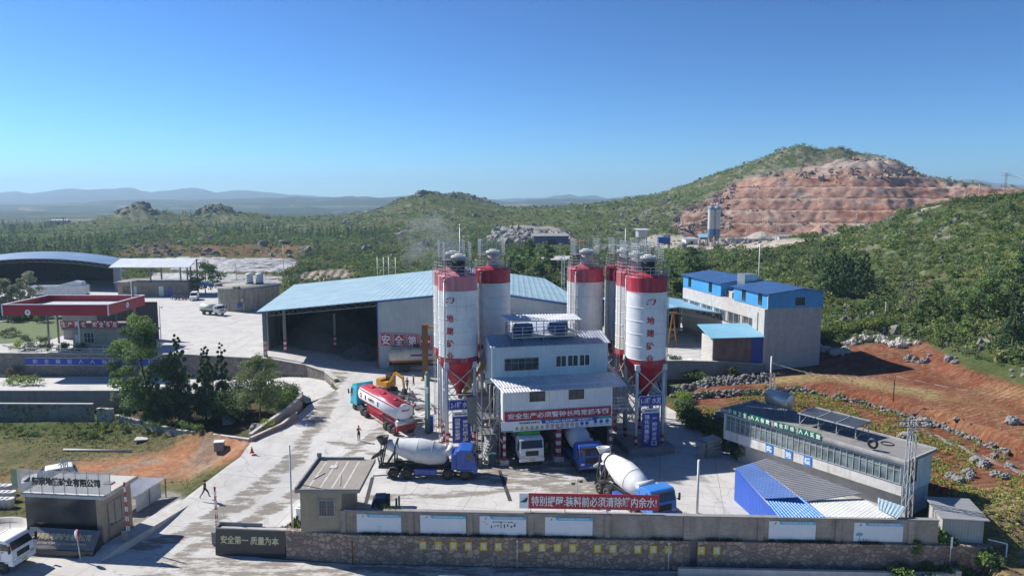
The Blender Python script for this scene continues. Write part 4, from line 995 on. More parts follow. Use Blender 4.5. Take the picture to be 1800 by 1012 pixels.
for (lx, ly, s, lab, mt) in ((-6.9, -.1, (.7, .5, 1.2), 'green plastic bin beside the striped west bay column', plain('bin_green', (.03, .09, .10), .6)), (-8.5, .2, (1.1, .9, .9), 'grey control cabinet on the ground by the stair tower', M['darkconc'])):
 p = at(lx, ly); o = MB().box((0, 0, s[2] / 2), s, 0, None, 1.08).box((0, 0, s[2] + .03), (s[0] * 1.15, s[1] * 1.15, .07)).build('waste_bin' if 'bin' in lab else 'control_cabinet', mt); o.location = p; o.rotation_euler = (0, 0, PR); tag(o, lab, 'bin' if 'bin' in lab else 'cabinet')
# ================================================================== vehicles (x forward, y to their left, z up)
def wheel(parent, x, y, r, w, dual=False, name='wheel'):
 s = 1 if y > 0 else -1
 m = MB()
 prof = [(r * .55, -w / 2), (r * .93, -w / 2), (r, -w * .36), (r, w * .36), (r * .93, w / 2), (r * .55, w / 2)]
 m.lathe(prof, 20, Matrix.Translation((x, y, r)) @ Matrix.Rotation(R(90), 4, 'X'))
 wo = m.build(name, M['rubber'], parent)
 k = MB()
 k.lathe([(r * .56, -w * .42), (r * .5, -w * .1), (r * .2, -w * .06), (r * .18, -w * .5), (.001, -w * .5)], 14, Matrix.Translation((x, y, r)) @ Matrix.Rotation(R(90) * s, 4, 'X'))
 k.lathe([(r * .56, w * .42), (.001, w * .3)], 12, Matrix.Translation((x, y, r)) @ Matrix.Rotation(R(90) * s, 4, 'X'))
 k.build('rim', M['rim'], wo)
 return wo
def cab(parent, x0, x1, w, z0, z1, mat, roofmat=None, visor=True, lights=True):
 """cab-over cab with raked windscreen: x0 rear, x1 front"""
 h = z1 - z0; zb = z0 + h * .50
 m = MB()
 pr = [(x0, z0), (x1 - .02, z0), (x1, z0 + .2), (x1 - .03, zb), (x1 - .30, z1 - .22), (x1 - .52, z1 - .03), (x0 + .35, z1), (x0, z1 - .14)]
 m.prism(pr, -w / 2, w / 2, 'y'); o = m.build('cab', mat, parent)
 md = o.modifiers.new('soft', 'BEVEL'); md.width = .07; md.segments = 2; md.limit_method = 'ANGLE'; md.angle_limit = R(20)
 g = MB()
 f0 = Vector((x1 - .03, 0, zb + .06)); f1 = Vector((x1 - .285, 0, z1 - .26)); n = Vector((1, 0, .2)).normalized() * .025
 g.slab([(f0 + n + Vector((0, -w * .45, 0))), (f0 + n + Vector((0, w * .45, 0))), (f1 + n + Vector((0, w * .42, 0))), (f1 + n + Vector((0, -w * .42, 0)))], .05); g.build('windscreen', M['windscreen'], o)
 for s in (-1, 1):
  g = MB(); y = s * (w / 2 + .006)
  g.prism([(x1 - .95, zb + .04), (x1 - .17, zb + .04), (x1 - .36, z1 - .34), (x1 - .95, z1 - .3)], y - .012, y + .012, 'y'); g.build('side_window', M['windscreen'], o)
  g = MB(); g.bb((x1 - .1, s * (w / 2 + .02), zb + .05), (x1 - .02, s * (w / 2 + .24), zb + .12)); g.box((x1 + .02, s * (w / 2 + .22), zb + .28), (.1, .16, .62)); g.build('mirror', M['black'], o)
  g = MB(); g.bb((x1 - .04, s * w * .31, z0 + .1), (x1 + .025, s * w * .45, z0 + .3)); g.build('headlight', M['headlight'], o)
  g = MB(); g.bb((x1 - 1.02, s * (w / 2 - .004), z0 + .15), (x1 - 1.0, s * (w / 2 + .008), z1 - .35)); g.bb((x1 - .9, s * (w / 2), zb - .12), (x1 - .7, s * (w / 2 + .03), zb - .07)); g.build('door_seam', M['black'], o)
 g = MB(); g.bb((x1 - .05, -w * .27, z0 + .28), (x1 + .02, w * .27, zb - .2)); g.build('grille', M['black'], o)
 g = MB(); g.bb((x1 - .35, -w / 2 - .01, z0 - .28), (x1 + .06, w / 2 + .01, z0 + .08)); g.bb((x0, -w / 2 + .01, z0 - .1), (x1 - .37, w / 2 - .01, z0 - .02)); g.build('bumper', mat, o)
 g = MB(); g.bb((x1 + .05, -.25, z0 - .16), (x1 + .075, .25, z0 - .04)); g.build('number_plate', M['yellow_sign'], o)
 if visor:
  g = MB(); g.bb((x1 - .34, -w * .44, z1 - .28), (x1 - .1, w * .44, z1 - .2)); g.build('sun_visor', M['black'], o)
 return o
def mixer(label, loc, rz, cabmat, drum_mat, emblem=False, roof_fin=None):
 t = thing('mixer_truck', label, 'concrete mixer', loc, rz, 'concrete mixer trucks in the yard')
 for x in (-3.05, -1.75, 2.15, 3.85):
  for s in (-1, 1): wheel(t, x, s * 1.03, .52, .5 if x < 0 else .32)
 m = MB()
 for s in (-1, 1): m.bb((-4.6, s * .42 - .06, .75), (4.3, s * .42 + .06, 1.05))
 for x in (-4.2, -2.4, -.6, 1.2, 3.0): m.bb((x - .06, -.36, .8), (x + .06, .36, 1.0))
 for x in (-3.05, -1.75, 2.15, 3.85): m.cyl((x, -.9, .52), (x, .9, .52), .11, n=8)
 m.build('chassis', M['dark'], t)
 for s in (-1, 1):
  m = MB()
  for x in (-3.05, -1.75):
   pts = [(x + .66 * math.cos(a), .52 + .66 * math.sin(a)) for a in [R(12 + 13 * k) for k in range(13)]]
   for p, q_ in zip(pts[:-1], pts[1:]): m.slab([(p[0], s * .76, p[1]), (q_[0], s * .76, q_[1]), (q_[0], s * 1.3, q_[1]), (p[0], s * 1.3, p[1])], .03)
  m.build('rear_mudguard', M['dark'], t)
  m = MB()
  pts = [(2.15 + .68 * math.cos(a), .52 + .68 * math.sin(a)) for a in [R(5 + 17 * k) for k in range(11)]]
  for p, q_ in zip(pts[:-1], pts[1:]): m.slab([(p[0], s * .86, p[1]), (q_[0], s * .86, q_[1]), (q_[0], s * 1.24, q_[1]), (p[0], s * 1.24, p[1])], .03)
  m.build('front_mudguard', M['dark'], t)
 m = MB(); m.bb((-.95, -1.18, .5), (1.15, -.72, .98)); m.build('fuel_tank', M['cab_blue'], t)
 m = MB(); m.bb((-.9, .72, .5), (.9, 1.16, 1.0)); m.bb((-1.0, -1.26, .4), (1.2, -1.2, .46)); m.build('tool_box', M['dark'], t)
 a = Vector((2.05, 0, 1.98)); b = Vector((-3.75, 0, 3.02)); L = (b - a).length
 d = (b - a).normalized(); rot = Vector((0, 0, 1)).rotation_difference(d).to_matrix().to_4x4(); rot.translation = a
 m = MB(); m.lathe([(.001, -.1), (.45, -.08), (.80, .12), (1.0, .9), (1.13, 1.5), (1.15, 1.56), (1.17, 2.9), (1.14, 3.0), (.95, 4.1), (.72, 5.0), (.55, 5.55), (.5, L), (.42, L), (.40, L - .5), (.001, L - .6)], 36, rot)
 dr = m.build('drum', drum_mat, t)
 m = MB()
 for z_, r_ in ((1.53, 1.15), (2.95, 1.16)): m.lathe([(r_ + .008, z_ - .03), (r_ + .022, z_), (r_ + .008, z_ + .03)], 36, rot)
 m.build('drum_weld_seam', M['dirtywhite'], dr)
 m = MB(); m.lathe([(.76, 4.98), (.80, 4.98), (.80, 5.1), (.74, 5.1)], 30, rot); m.build('roller_ring', M['dark'], dr)
 if emblem:
  em = MB()
  def onr(u, v):     # u along axis, v angle
   rr = 1.13 + (1.17 - 1.13) * 0 + .05
   p = Vector((rr * math.cos(v), rr * math.sin(v), u)); return rot @ p
  base_ang = None
  best = max([R(k) for k in range(0, 360, 5)], key=lambda v: (onr(1.9, v) - rot @ Vector((0, 0, 1.9))).normalized().dot(Vector((0, .75, .66))))
  for k in range(12): em.face([onr(2.25, best + .18)] + [onr(2.25 + .13 * math.cos(2 * math.pi * j / 12), best + .18 + .13 / 1.17 * math.sin(2 * math.pi * j / 12)) for j in (k, k + 1)])
  w_ = [(1.35, -.25), (1.6, -.32), (2.05, -.05), (2.25, .02), (2.45, -.1), (2.75, -.28), (2.6, .12), (2.3, .1), (1.9, .14), (1.55, .02)]
  c0 = onr(2.0, best)
  for (p, q_) in zip(w_, w_[1:] + w_[:1]): em.face([c0, onr(p[0], best + p[1]), onr(q_[0], best + q_[1])])
  em.build('emblem', plain('emblem_blue', (.03, .2, .7), .4), dr)
 m = MB(); m.box((1.95, 0, 1.45), (.5, 1.2, .8), 0, None, .6)
 for s in (-1, 1):
  m.bar((-3.9, s * .5, 1.0), (-2.95, s * .55, 2.5), .14, .2); m.bar((-3.0, s * .5, 1.0), (-2.95, s * .55, 2.5), .12, .2); m.bar((-4.4, s * .55, 1.0), (-3.9, s * .5, 3.3), .12)
  m.bar((-2.9, s * .55, 1.15), (1.7, s * .5, 1.15), .1, .16)
 m.build('drum_pedestal', M['dark'], t)
 m = MB(); m.lathe([(.28, 0), (.62, .75), (.64, .8), (.58, .8), (.24, .02)], 14, Matrix.Translation((-4.15, 0, 3.0)) @ Matrix.Rotation(R(-8), 4, 'Y')); m.build('charge_hopper', M['dirtywhite'] if emblem else M['dark'], t)
 m = MB()
 ch0, ch1 = Vector((-4.2, 0, 2.1)), Vector((-5.35, -.1, 1.45))
 up_ = Vector((0, 0, 1))
 for k in range(8):
  a0 = R(180 + 180 * k / 8); a1 = R(180 + 180 * (k + 1) / 8)
  def cp(base, rr, a_): return base + Vector((0, rr * math.cos(a_), rr * math.sin(a_) + rr))
  m.slab([cp(ch0, .42, a0), cp(ch1, .28, a0), cp(ch1, .28, a1), cp(ch0, .42, a1)], .025)
 m.bar((-4.6, 0, 1.0), (-4.75, 0, 1.75), .09); m.build('discharge_chute', M['dirtywhite'] if emblem else M['dark'], t)
 m = MB()
 for s in (-.24, .24): m.bar((-4.75, .75 + s, .6), (-4.5, .75 + s, 3.2), .045)
 for k in range(9): m.bar((-4.74 + k * .028, .51, .75 + k * .29), (-4.74 + k * .028, .99, .75 + k * .29), .035)
 m.bb((-4.75, .45, 2.1), (-4.25, 1.05, 2.14)); m.bar((-4.5, .5, 3.1), (-4.5, 1.0, 3.4), .04); m.build('ladder', M['dirtywhite'] if emblem else M['dark'], t)
 m = MB(); m.cyl((2.25, -.85, 2.55), (2.25, .85, 2.55), .3, n=16); m.build('water_tank', M['dirtywhite'], t)
 m = MB(); m.bb((2.56, -1.2, 1.05), (3.0, 1.2, 2.52)); m.build('equipment_box', cabmat, t)
 cab(t, 3.03, 4.95, 2.42, 1.02, 2.98, cabmat)
 return t
M['drum_white'] = plain('drum_white', (.74, .75, .76), .35, 0, .07, .8, (.5, .48, .44), .6, .35)
M['drum_grey'] = plain('drum_dusty_white', (.60, .61, .61), .5, 0, .12, .8, (.36, .33, .28), .7, .6)
mixer('blue concrete mixer parked side on before the 2-1 silo, white drum', (-8.25, 67.8, 0), R(-3), M['cab_blue'], M['drum_grey'])
mixer('blue mixer nose out in the eastern truck bay', (6.75, 72.4, 0), R(-79), M['cab_blue'], M['drum_grey'])
mixer('brighter blue mixer with blue emblem on clean white drum, behind the red reminder banner', (10.3, 61.2, 0), R(-64), M['cab_blue'] if 0 else plain('truck_light_blue', (.05, .22, .60), .3, 0, .12, 1.5), M['drum_white'], True)
w_ = mixer('white cabbed mixer nose out in the western truck bay', (1.05, 74.4, 0), R(-79), M['white'], plain('drum_grey_dark', (.25, .25, .24), .6, 0, .2, .8))
m = MB(); m.bb((2.75, -1.1, 3.0), (3.6, 1.1, 3.35)); m.build('green_load', plain('green_cover', (.05, .32, .05), .5), w_)
def wv(p): return Vector(p)
tk = thing('powder_tanker', 'red and white cement tanker lorry with cyan cab unloading beside the 2-1 silo', 'tanker lorry', (-15.75, 85.3, 0), R(124))
tk.scale = (.93, .95, .95)
for x in (6.4, 3.55, 2.35):
 for s in (-1, 1): wheel(tk, x, s * 1.03, .5, .32 if x > 5 else .5)
for x in (-6.4, -5.1, -3.8):
 for s in (-1, 1): wheel(tk, x, s * 1.03, .5, .5)
cab(tk, 5.2, 7.45, 2.45, 1.05, 3.3, M['cyan'])
m = MB(); m.prism([(5.25, 3.3), (6.95, 3.3), (6.6, 3.62), (5.3, 3.9)], -1.15, 1.15, 'y'); m.build('roof_fairing', M['cyan'], tk)
m = MB()
for s in (-1, 1): m.bb((1.6, s * .42 - .06, .75), (6.9, s * .42 + .06, 1.05)); m.bb((3.6, s * 1.0 - .22, .5), (5.2, s * 1.0 + .22, .95))
m.build('chassis', M['dark'], tk)
m = MB()
prof = [(-.62, 3.72), (.62, 3.72), (1.02, 3.45), (1.2, 3.0), (1.22, 2.6), (1.15, 2.2), (.95, 1.85), (-.95, 1.85), (-1.15, 2.2), (-1.22, 2.6), (-1.2, 3.0), (-1.02, 3.45)]
m.prism(prof, -6.9, 4.6, 'x', None, True)
m.build('barrel', banded('tanker_barrel', [(1.0, (.42, .015, .04)), (2.12, (.74, .74, .74)), (3.5, (.42, .03, .06))], (.42, .015, .04), .35, (.5, .4, .38), .25), tk)
m = MB()
m.lathe([(1.02, 0), (1.0, .12), (.78, .24), (.4, .3), (.001, .32)], 28, Matrix.Translation((-6.88, 0, 2.78)) @ Matrix.Rotation(R(-90), 4, 'Y')); m.build('end_dish', M['signwhite'], tk); m = MB(); m.lathe([(1.0, 0), (.8, .2), (.001, .3)], 24, Matrix.Translation((4.58, 0, 2.75)) @ Matrix.Rotation(R(90), 4, 'Y'))
m.build('end_dish', M['signwhite'], tk)
m = MB(); m.prism([(-3.2, 1.9), (3.6, 1.9), (1.6, 1.15), (-1.2, 1.15)], -.85, .85, 'y'); m.build('belly', M['redpaint'], tk)
m = MB()
for s in (-1, 1):
 m.bar((-7.1, s * .5, 1.2), (1.6, s * .5, 1.2), .14, .26); m.bar((1.6, s * .5, 1.2), (4.4, s * .5, 1.75), .14, .2)
 m.bar((-3.0, s * 1.1, .8), (1.8, s * 1.1, .9), .06); m.bar((-3.0, s * 1.1, 1.1), (1.8, s * 1.1, 1.2), .06)
 for k in range(6): m.bar((-3.0 + k * .95, s * 1.1, .7), (-3.0 + k * .95, s * 1.1, 1.45), .05)
 m.bar((-6.8, s * 1.15, 3.45), (4.5, s * 1.15, 3.45), .06)
m.bb((-7.3, -1.22, .65), (-7.1, 1.22, 1.25)); m.build('trailer_frame', M['redpaint'], tk)
m = MB(); m.cyl((-7.05, -1.15, 1.6), (-7.05, 1.15, 1.6), .36, n=16); m.build('air_tank', M['steel'], tk)
m = MB(); m.bb((-7.33, -.9, .75), (-7.3, .9, 1.1)); m.build('tail_panel', M['rust'], tk)
for x in (-4.6, -1.0, 2.6):
 m = MB(); m.lathe([(.3, 3.72), (.3, 3.86), (.26, 3.9), (.001, 3.92)], 14, Matrix.Translation((x, 0, 0))); m.bar((x - .35, .4, 3.8), (x + .35, .4, 3.8), .05); m.build('manhole', M['redpaint'], tk)
for (x, w, mt) in ((-.2, 1.9, 'letter_black'),):
 lettering('石林巨力', local(tk, (1.2 - 0, 1.235, 2.55), (-1, 0, 0)), 1.9, .42, M['letter_black'], tk, .02)
m = MB(); m.bb((2.0, 1.212, 2.45), (2.35, 1.238, 3.0)); m.bb((-2.0, 1.212, 2.45), (-1.6, 1.238, 3.0)); m.build('blue_panel', M['blue'], tk)
m = MB(); m.lathe([(.2, 0), (.32, 0), (.32, .02), (.2, .02)], 16, frame((3.7, 1.215, 2.75), (-1, 0, 0))); m.build('round_badge', M['red'], tk)
lettering('平安出行', local(tk, (-7.215, .55, 2.9), (0, -1, 0)), 1.1, .26, M['red'], tk, .02)
ho = MB(); pts = [Vector((-11.0, 78.6, .4))] + [Vector((-11.0 + 4.4 * k / 8, 78.5 - 1.9 * math.sin(k / 8 * 3.1), .12)) for k in range(1, 8)] + [Vector((-6.9, 77.6, 1.0))]
ho.tube(pts, .09, 7); tag(ho.build('delivery_hose', M['black']), 'black rubber hose looping on the ground from tanker to silo', 'hose')
ot = thing('old_tank_trailer', 'stained white and orange tank trailer parked along the big shed wall', 'tank trailer', (-13.4, 105.2, 1.5), R(8))
m = MB(); m.lathe([(.001, -4.8), (.9, -4.6), (1.2, -4.2), (1.2, 4.2), (.9, 4.6), (.001, 4.8)], 26, Matrix.Translation((0, 0, 2.35)) @ Matrix.Rotation(R(90), 4, 'Y'))
m.build('tank', banded('stained_tank', [(1.0, (.32, .13, .05)), (1.75, (.55, .5, .44))], (.32, .13, .05), .6, (.35, .2, .1), .6), ot)
m = MB(); m.bb((-4.6, -.9, .8), (4.6, .9, 1.1)); m.bar((-4.4, -.9, 3.5), (4.4, -.9, 3.5), .05); m.bar((-4.4, .9, 3.5), (4.4, .9, 3.5), .05)
for k in range(7): m.bar((-4.4 + k * 1.45, -.9, 3.1), (-4.4 + k * 1.45, -.9, 3.5), .04)
m.lathe([(.5, 3.4), (.45, 3.8), (.2, 3.95), (.001, 3.97)], 14, Matrix.Translation((-.6, 0, 0))); m.build('frame', M['dark'], ot)
for x in (-3.4, -2.1, 3.2):
 for s in (-1, 1): wheel(ot, x, s * .95, .5, .4)
m = MB(); m.bb((-1.5, -1.215, 2.35), (1.6, -1.19, 2.6)); m.build('blue_stripe', M['blue'], ot)
ex = thing('excavator', 'small yellow excavator working beside the cyan tanker cab', 'excavator', (-16.9, 96.0, .8), R(-40))
ex.scale = (.8, .8, .8)
for s in (-1, 1):
 m = MB(); m.prism([(-1.5, .25), (-1.2, 0), (1.2, 0), (1.5, .25), (1.5, .5), (1.2, .75), (-1.2, .75), (-1.5, .5)], s * .95 - .22, s * .95 + .22, 'y'); m.build('track', M['dark'], ex)
m = MB(); m.bb((-1.5, -1.05, .95), (1.1, 1.05, 1.75)); m.bb((-1.5, -1.0, 1.75), (-.4, 1.0, 2.1)); m.cyl((0, 0, .7), (0, 0, .96), .6, n=14); m.build('body', M['yellow'], ex)
m = MB(); m.prism([(-.4, 1.75), (1.1, 1.75), (1.2, 2.3), (.85, 2.95), (-.35, 2.95)], .1, 1.0, 'y'); m.build('cab', M['windscreen'], ex)
m = MB(); m.bb((-.4, .08, 2.95), (.9, 1.02, 3.02)); m.build('cab_roof', M['black'], ex)
m = MB(); m.bar((1.0, -.3, 1.6), (2.6, -.3, 3.6), .3, .42); m.bar((2.6, -.3, 3.6), (4.3, -.3, 3.0), .3, .38); m.bar((4.4, -.3, 3.3), (4.7, -.3, 1.2), .26, .3); m.bar((1.4, -.3, 1.4), (2.7, -.3, 3.1), .12); m.build('boom', M['yellow'], ex)
m = MB(); m.prism([(4.5, 1.25), (5.0, 1.2), (5.1, .5), (4.6, .1), (4.1, .3), (4.5, .8)], -.65, .05, 'y'); m.build('bucket', M['dark'], ex)
def car(name, label, cat, loc, rz, mat, L=4.7, W_=1.86, H_=1.7, van=False):
 t = thing(name, label, cat, loc, rz)
 h = L / 2; m = MB()
 if van: pr = [(-h, .45), (-h, 1.15), (-h + .1, H_ - .12), (-h + .4, H_), (h - 1.5, H_), (h - .75, 1.15), (h - .1, .95), (h, .75), (h, .35), (-h, .35)]
 else: pr = [(-h, .5), (-h, .95), (-h + .25, 1.05), (-h + .55, H_ - .08), (-h + 1.0, H_), (.35, H_ - .03), (1.15, 1.05), (h - .25, .92), (h, .72), (h, .35), (-h, .35)]
 m.prism(pr, -W_ / 2, W_ / 2, 'y'); o = m.build('body', mat, t)
 for v in o.data.vertices:
  if v.co.z > 1.0: v.co.y *= 1 - .16 * min(1, (v.co.z - 1.0) / (H_ - 1.0))
 md = o.modifiers.new('soft', 'BEVEL'); md.width = .09; md.segments = 3; md.limit_method = 'ANGLE'; md.angle_limit = R(15)
 wy = lambda z: W_ / 2 * (1 - .16 * max(0, z - 1.0) / (H_ - 1.0)) + .012
 for s in (-1, 1):
  g = MB()
  pts = [(-h + .65, 1.1), (1.0, 1.1), (.35, H_ - .16), (-h + 1.0, H_ - .16)] if not van else [(-h + .3, 1.15), (h - .85, 1.15), (h - 1.45, H_ - .2), (-h + .45, H_ - .2)]
  g.slab([(p[0], s * wy(p[1]), p[1]) for p in (pts if s < 0 else pts[::-1])], .02); g.build('side_window', M['windscreen'], t)
 g = MB()
 a, b_ = ((.42, H_ - .1), (1.13, 1.1)) if not van else ((h - 1.46, H_ - .08), (h - .76, 1.18))
 n = Vector((b_[1] - a[1], 0, a[0] - b_[0])).normalized() * -.02
 if n.x < 0: n = -n
 g.slab([Vector((b_[0], -wy(b_[1]) * .93, b_[1])) + n, Vector((b_[0], wy(b_[1]) * .93, b_[1])) + n, Vector((a[0], wy(a[1]) * .9, a[1])) + n, Vector((a[0], -wy(a[1]) * .9, a[1])) + n], .03); g.build('windscreen', M['windscreen'], t)
 g = MB(); a, b_ = ((-h + .22, 1.08), (-h + .53, H_ - .12)) if not van else ((-h - .0, 1.15), (-h + .1, H_ - .16))
 n = Vector((-.025, 0, .01)); g.slab([Vector((a[0], -W_ * .42, a[1])) + n, Vector((b_[0], -W_ * .38, b_[1])) + n, Vector((b_[0], W_ * .38, b_[1])) + n, Vector((a[0], W_ * .42, a[1])) + n], .03); g.build('rear_window', M['windscreen'], t)
 for s in (-1, 1):
  g = MB(); g.bb((h - .12, s * W_ * .3, .68), (h + .015, s * W_ * .46, .84)); g.build('headlight', M['headlight'], t)
  g = MB(); g.bb((-h - .015, s * W_ * .36, .85), (-h + .1, s * W_ * .47, 1.02)); g.build('tail_light', M['red'], t)
 for x in (-h + .85, h - .9):
  for s in (-1, 1): wheel(t, x, s * (W_ / 2 - .1), .35, .24)
 return t
car('white_suv', 'white estate car parked behind the gate office on bare ground', 'car', (-46.8, 71.0, -2.15), R(-148), M['white'], 5.0, 1.95, 1.75)
car('minivan', 'small white minivan parked under the tree by the low workshop', 'van', tuple(G(342, 527, 2.5)), R(-75), M['white'], 4.0, 1.65, 1.95, True)
def small_truck(name, label, loc, rz, mat, tank=None):
 t = thing(name, label, 'truck', loc, rz)
 cab(t, 1.2, 2.75, 1.95, .75, 2.2, mat, visor=False)
 m = MB(); m.bb((-2.9, -.4, .55), (2.4, .4, .8)); m.build('chassis', M['dark'], t)
 for x in (-1.6, 1.9):
  for s in (-1, 1): wheel(t, x, s * .82, .4, .3)
 if tank:
  m = MB(); m.lathe([(.001, -2.9), (.75, -2.85), (.8, -2.8), (.8, 1.0), (.001, 1.05)], 20, Matrix.Translation((0, 0, 1.45)) @ Matrix.Scale(1.15, 4, Vector((0, 1, 0))) @ Matrix.Rotation(R(90), 4, 'Y')); m.build('tank', tank, t)
  m = MB(); m.bb((-2.9, -.9, .82), (1.0, .9, .9)); m.build('deck', M['dark'], t)
 return t
small_truck('water_truck', 'little water truck with pale green tank by the round concrete reservoir', tuple(G(374, 553, 2.5)), R(-25), M['white'], plain('tank_pale_green', (.42, .48, .42), .5, 0, .15))
lt = thing('white_lorry', 'white lorry at the roadside by the slanted company sign, cut by the frame edge', 'lorry', (-41.5, 54.9, -2.4), R(-8))
cb = cab(lt, 1.0, 3.0, 2.2, .95, 2.75, M['white'], visor=False)
m = MB()
for s in (-1, 1): m.bb((-5, s * .42 - .07, .7), (2.6, s * .42 + .07, .95))
m.build('chassis', M['dark'], lt)
for x in (-3.6, 2.0):
 for s in (-1, 1): wheel(lt, x, s * .98, .5, .34)
m = MB(); m.bb((-5.2, -1.1, 1.0), (.7, 1.1, 1.12)); m.bb((-5.2, -1.1, 1.12), (-5.1, 1.1, 2.0)); m.bb((.55, -1.1, 1.12), (.7, 1.1, 2.5)); m.bb((-5.1, 1.02, 1.12), (.55, 1.1, 1.9)); m.bb((-5.1, -1.1, 1.12), (.55, -1.02, 1.9)); m.build('cargo_bed', M['dirtywhite'], lt)
m = MB(); m.lathe([(.001, -1.9), (.62, -1.8), (.62, 1.3), (.001, 1.5)], 16, Matrix.Translation((-1.2, 0, 2.5)) @ Matrix.Rotation(R(90), 4, 'Y')); m.build('bundled_tarpaulin', M['signwhite'], lt)
tr_ = thing('sheeted_trailer', 'long trailer with bulging shiny white sheet parked before the arched shed', 'trailer', tuple(G(105, 526, 2.5)), R(3))
m = MB(); m.bb((-6.5, -1.2, 1.0), (6.5, 1.2, 1.3)); m.build('bed', M['dark'], tr_)
m = MB(); m.bb((-6.4, -1.15, 1.3), (6.4, 1.15, 3.3)); m.prism([(0, 3.3), (6.0, 3.3), (5.8, 4.3), (4.0, 4.5), (1.5, 3.9)], -1.0, 1.0, 'y'); m.build('sheet_cover', plain('shiny_sheet', (.55, .57, .6), .2, .2, .2), tr_)
m = MB()
for s in (-1, 1): m.bar((-6.6, s * 1.2, 3.3), (6.6, s * 1.2, 3.45), .1); m.bar((-6.6, s * 1.2, 1.2), (-6.6, s * 1.2, 3.3), .1); m.bar((6.6, s * 1.2, 1.2), (6.6, s * 1.2, 3.45), .1)
m.build('rail', M['white'], tr_)
for x in (-4.5, -3.2, 4.0):
 for s in (-1, 1): wheel(tr_, x, s * 1.0, .5, .4)
def motorbike(label, loc, rz):
 t = thing('motorcycle', label, 'motorcycle', loc, rz, 'motorcycles parked by the workshop')
 for x in (-.62, .62): 
  m = MB(); m.lathe([(.22, -.05), (.3, -.05), (.3, .05), (.22, .05)], 14, Matrix.Translation((x, 0, .3)) @ Matrix.Rotation(R(90), 4, 'X')); m.build('wheel', M['rubber'], t)
 m = MB(); m.prism([(-.7, .6), (-.6, .8), (-.1, .78), (.2, .9), (.5, .85), (.3, .5), (-.2, .3), (-.4, .35)], -.13, .13, 'y'); m.bar((.62, 0, .3), (.42, 0, 1.05), .06); m.bar((.4, -.35, 1.05), (.4, .35, 1.05), .04); m.build('body', plain('motorcycle_paint', random.choice([(.03, .03, .035), (.02, .08, .3), (.25, .02, .03)]), .4), t)
for k in range(5): motorbike('motorcycle in the dark row between workshop and minivan', tuple(G(306 + k * 6, 526 + k % 2, 2.5)), R(60 + k * 9))
# ================================================================== people
def person(label, loc, rz, joints, shirt, trousers, hair, group=None, scale=1.0, extra=None, headw=None):
 """one continuous skinned figure; clothing regions are bands of its own surface, hair is a child"""
 verts = []; edges = []; rad = []; names = {}
 for nme, (p, r, par) in joints.items():
  names[nme] = len(verts); verts.append(Vector(p) * scale); rad.append((r[0] * scale, r[1] * scale))
  if par: edges.append((names[par], names[nme]))
 me = bpy.data.meshes.new('person'); me.from_pydata([tuple(v) for v in verts], edges, [])
 o = bpy.data.objects.new('person', me); COL.objects.link(o)
 md = o.modifiers.new('skin', 'SKIN'); md.use_smooth_shade = True
 for i, r in enumerate(rad):
  me.skin_vertices[0].data[i].radius = r
 me.skin_vertices[0].data[0].use_root = True
 sb_ = o.modifiers.new('sub', 'SUBSURF'); sb_.levels = 1; sb_.render_levels = 1
 dg = bpy.context.evaluated_depsgraph_get(); dg.update()
 m2 = bpy.data.meshes.new_from_object(o.evaluated_get(dg))
 bpy.data.objects.remove(o)
 m2.materials.clear()
 for mt in (shirt, trousers, M['skin'], M['shoe']): m2.materials.append(mt)
 jp = [(nme, Vector(p) * scale) for nme, (p, r, par) in joints.items()]
 for f in m2.polygons:
  nme = min(jp, key=lambda q: (q[1] - f.center).length)[0]
  if nme.startswith(('head', 'neck', 'hand', 'finger', 'thumb', 'wrist', 'elbow', 'chin', 'nose')): f.material_index = 2
  elif nme.startswith(('toe', 'heel', 'ankle')): f.material_index = 3
  elif nme.startswith(('hip', 'knee', 'pelvis', 'shin')): f.material_index = 1
  f.use_smooth = True
 m2.name = 'person'
 r_ = bpy.data.objects.new('person', m2); COL.objects.link(r_); r_.location = loc; r_.rotation_euler = (0, 0, rz); tag(r_, label, 'person', group)
 hd = Vector(joints['head'][0]) * scale
 h = MB(); h.lathe([(.001, .135), (.06, .125), (.10, .08), (.115, .02), (.11, -.03)], 14, Matrix.Translation(hd + Vector((-.012, 0, .01)))); h.build('hair' if hair is not M.get('helmet') else 'safety_helmet', hair, r_)
 return r_
M['skin'] = plain('skin', (.42, .24, .16), .6, 0, .08); M['shoe'] = plain('shoe', (.03, .028, .025), .7)
M['hair'] = plain('hair', (.012, .01, .01), .6); M['helmet'] = plain('helmet_red', (.5, .02, .02), .35)
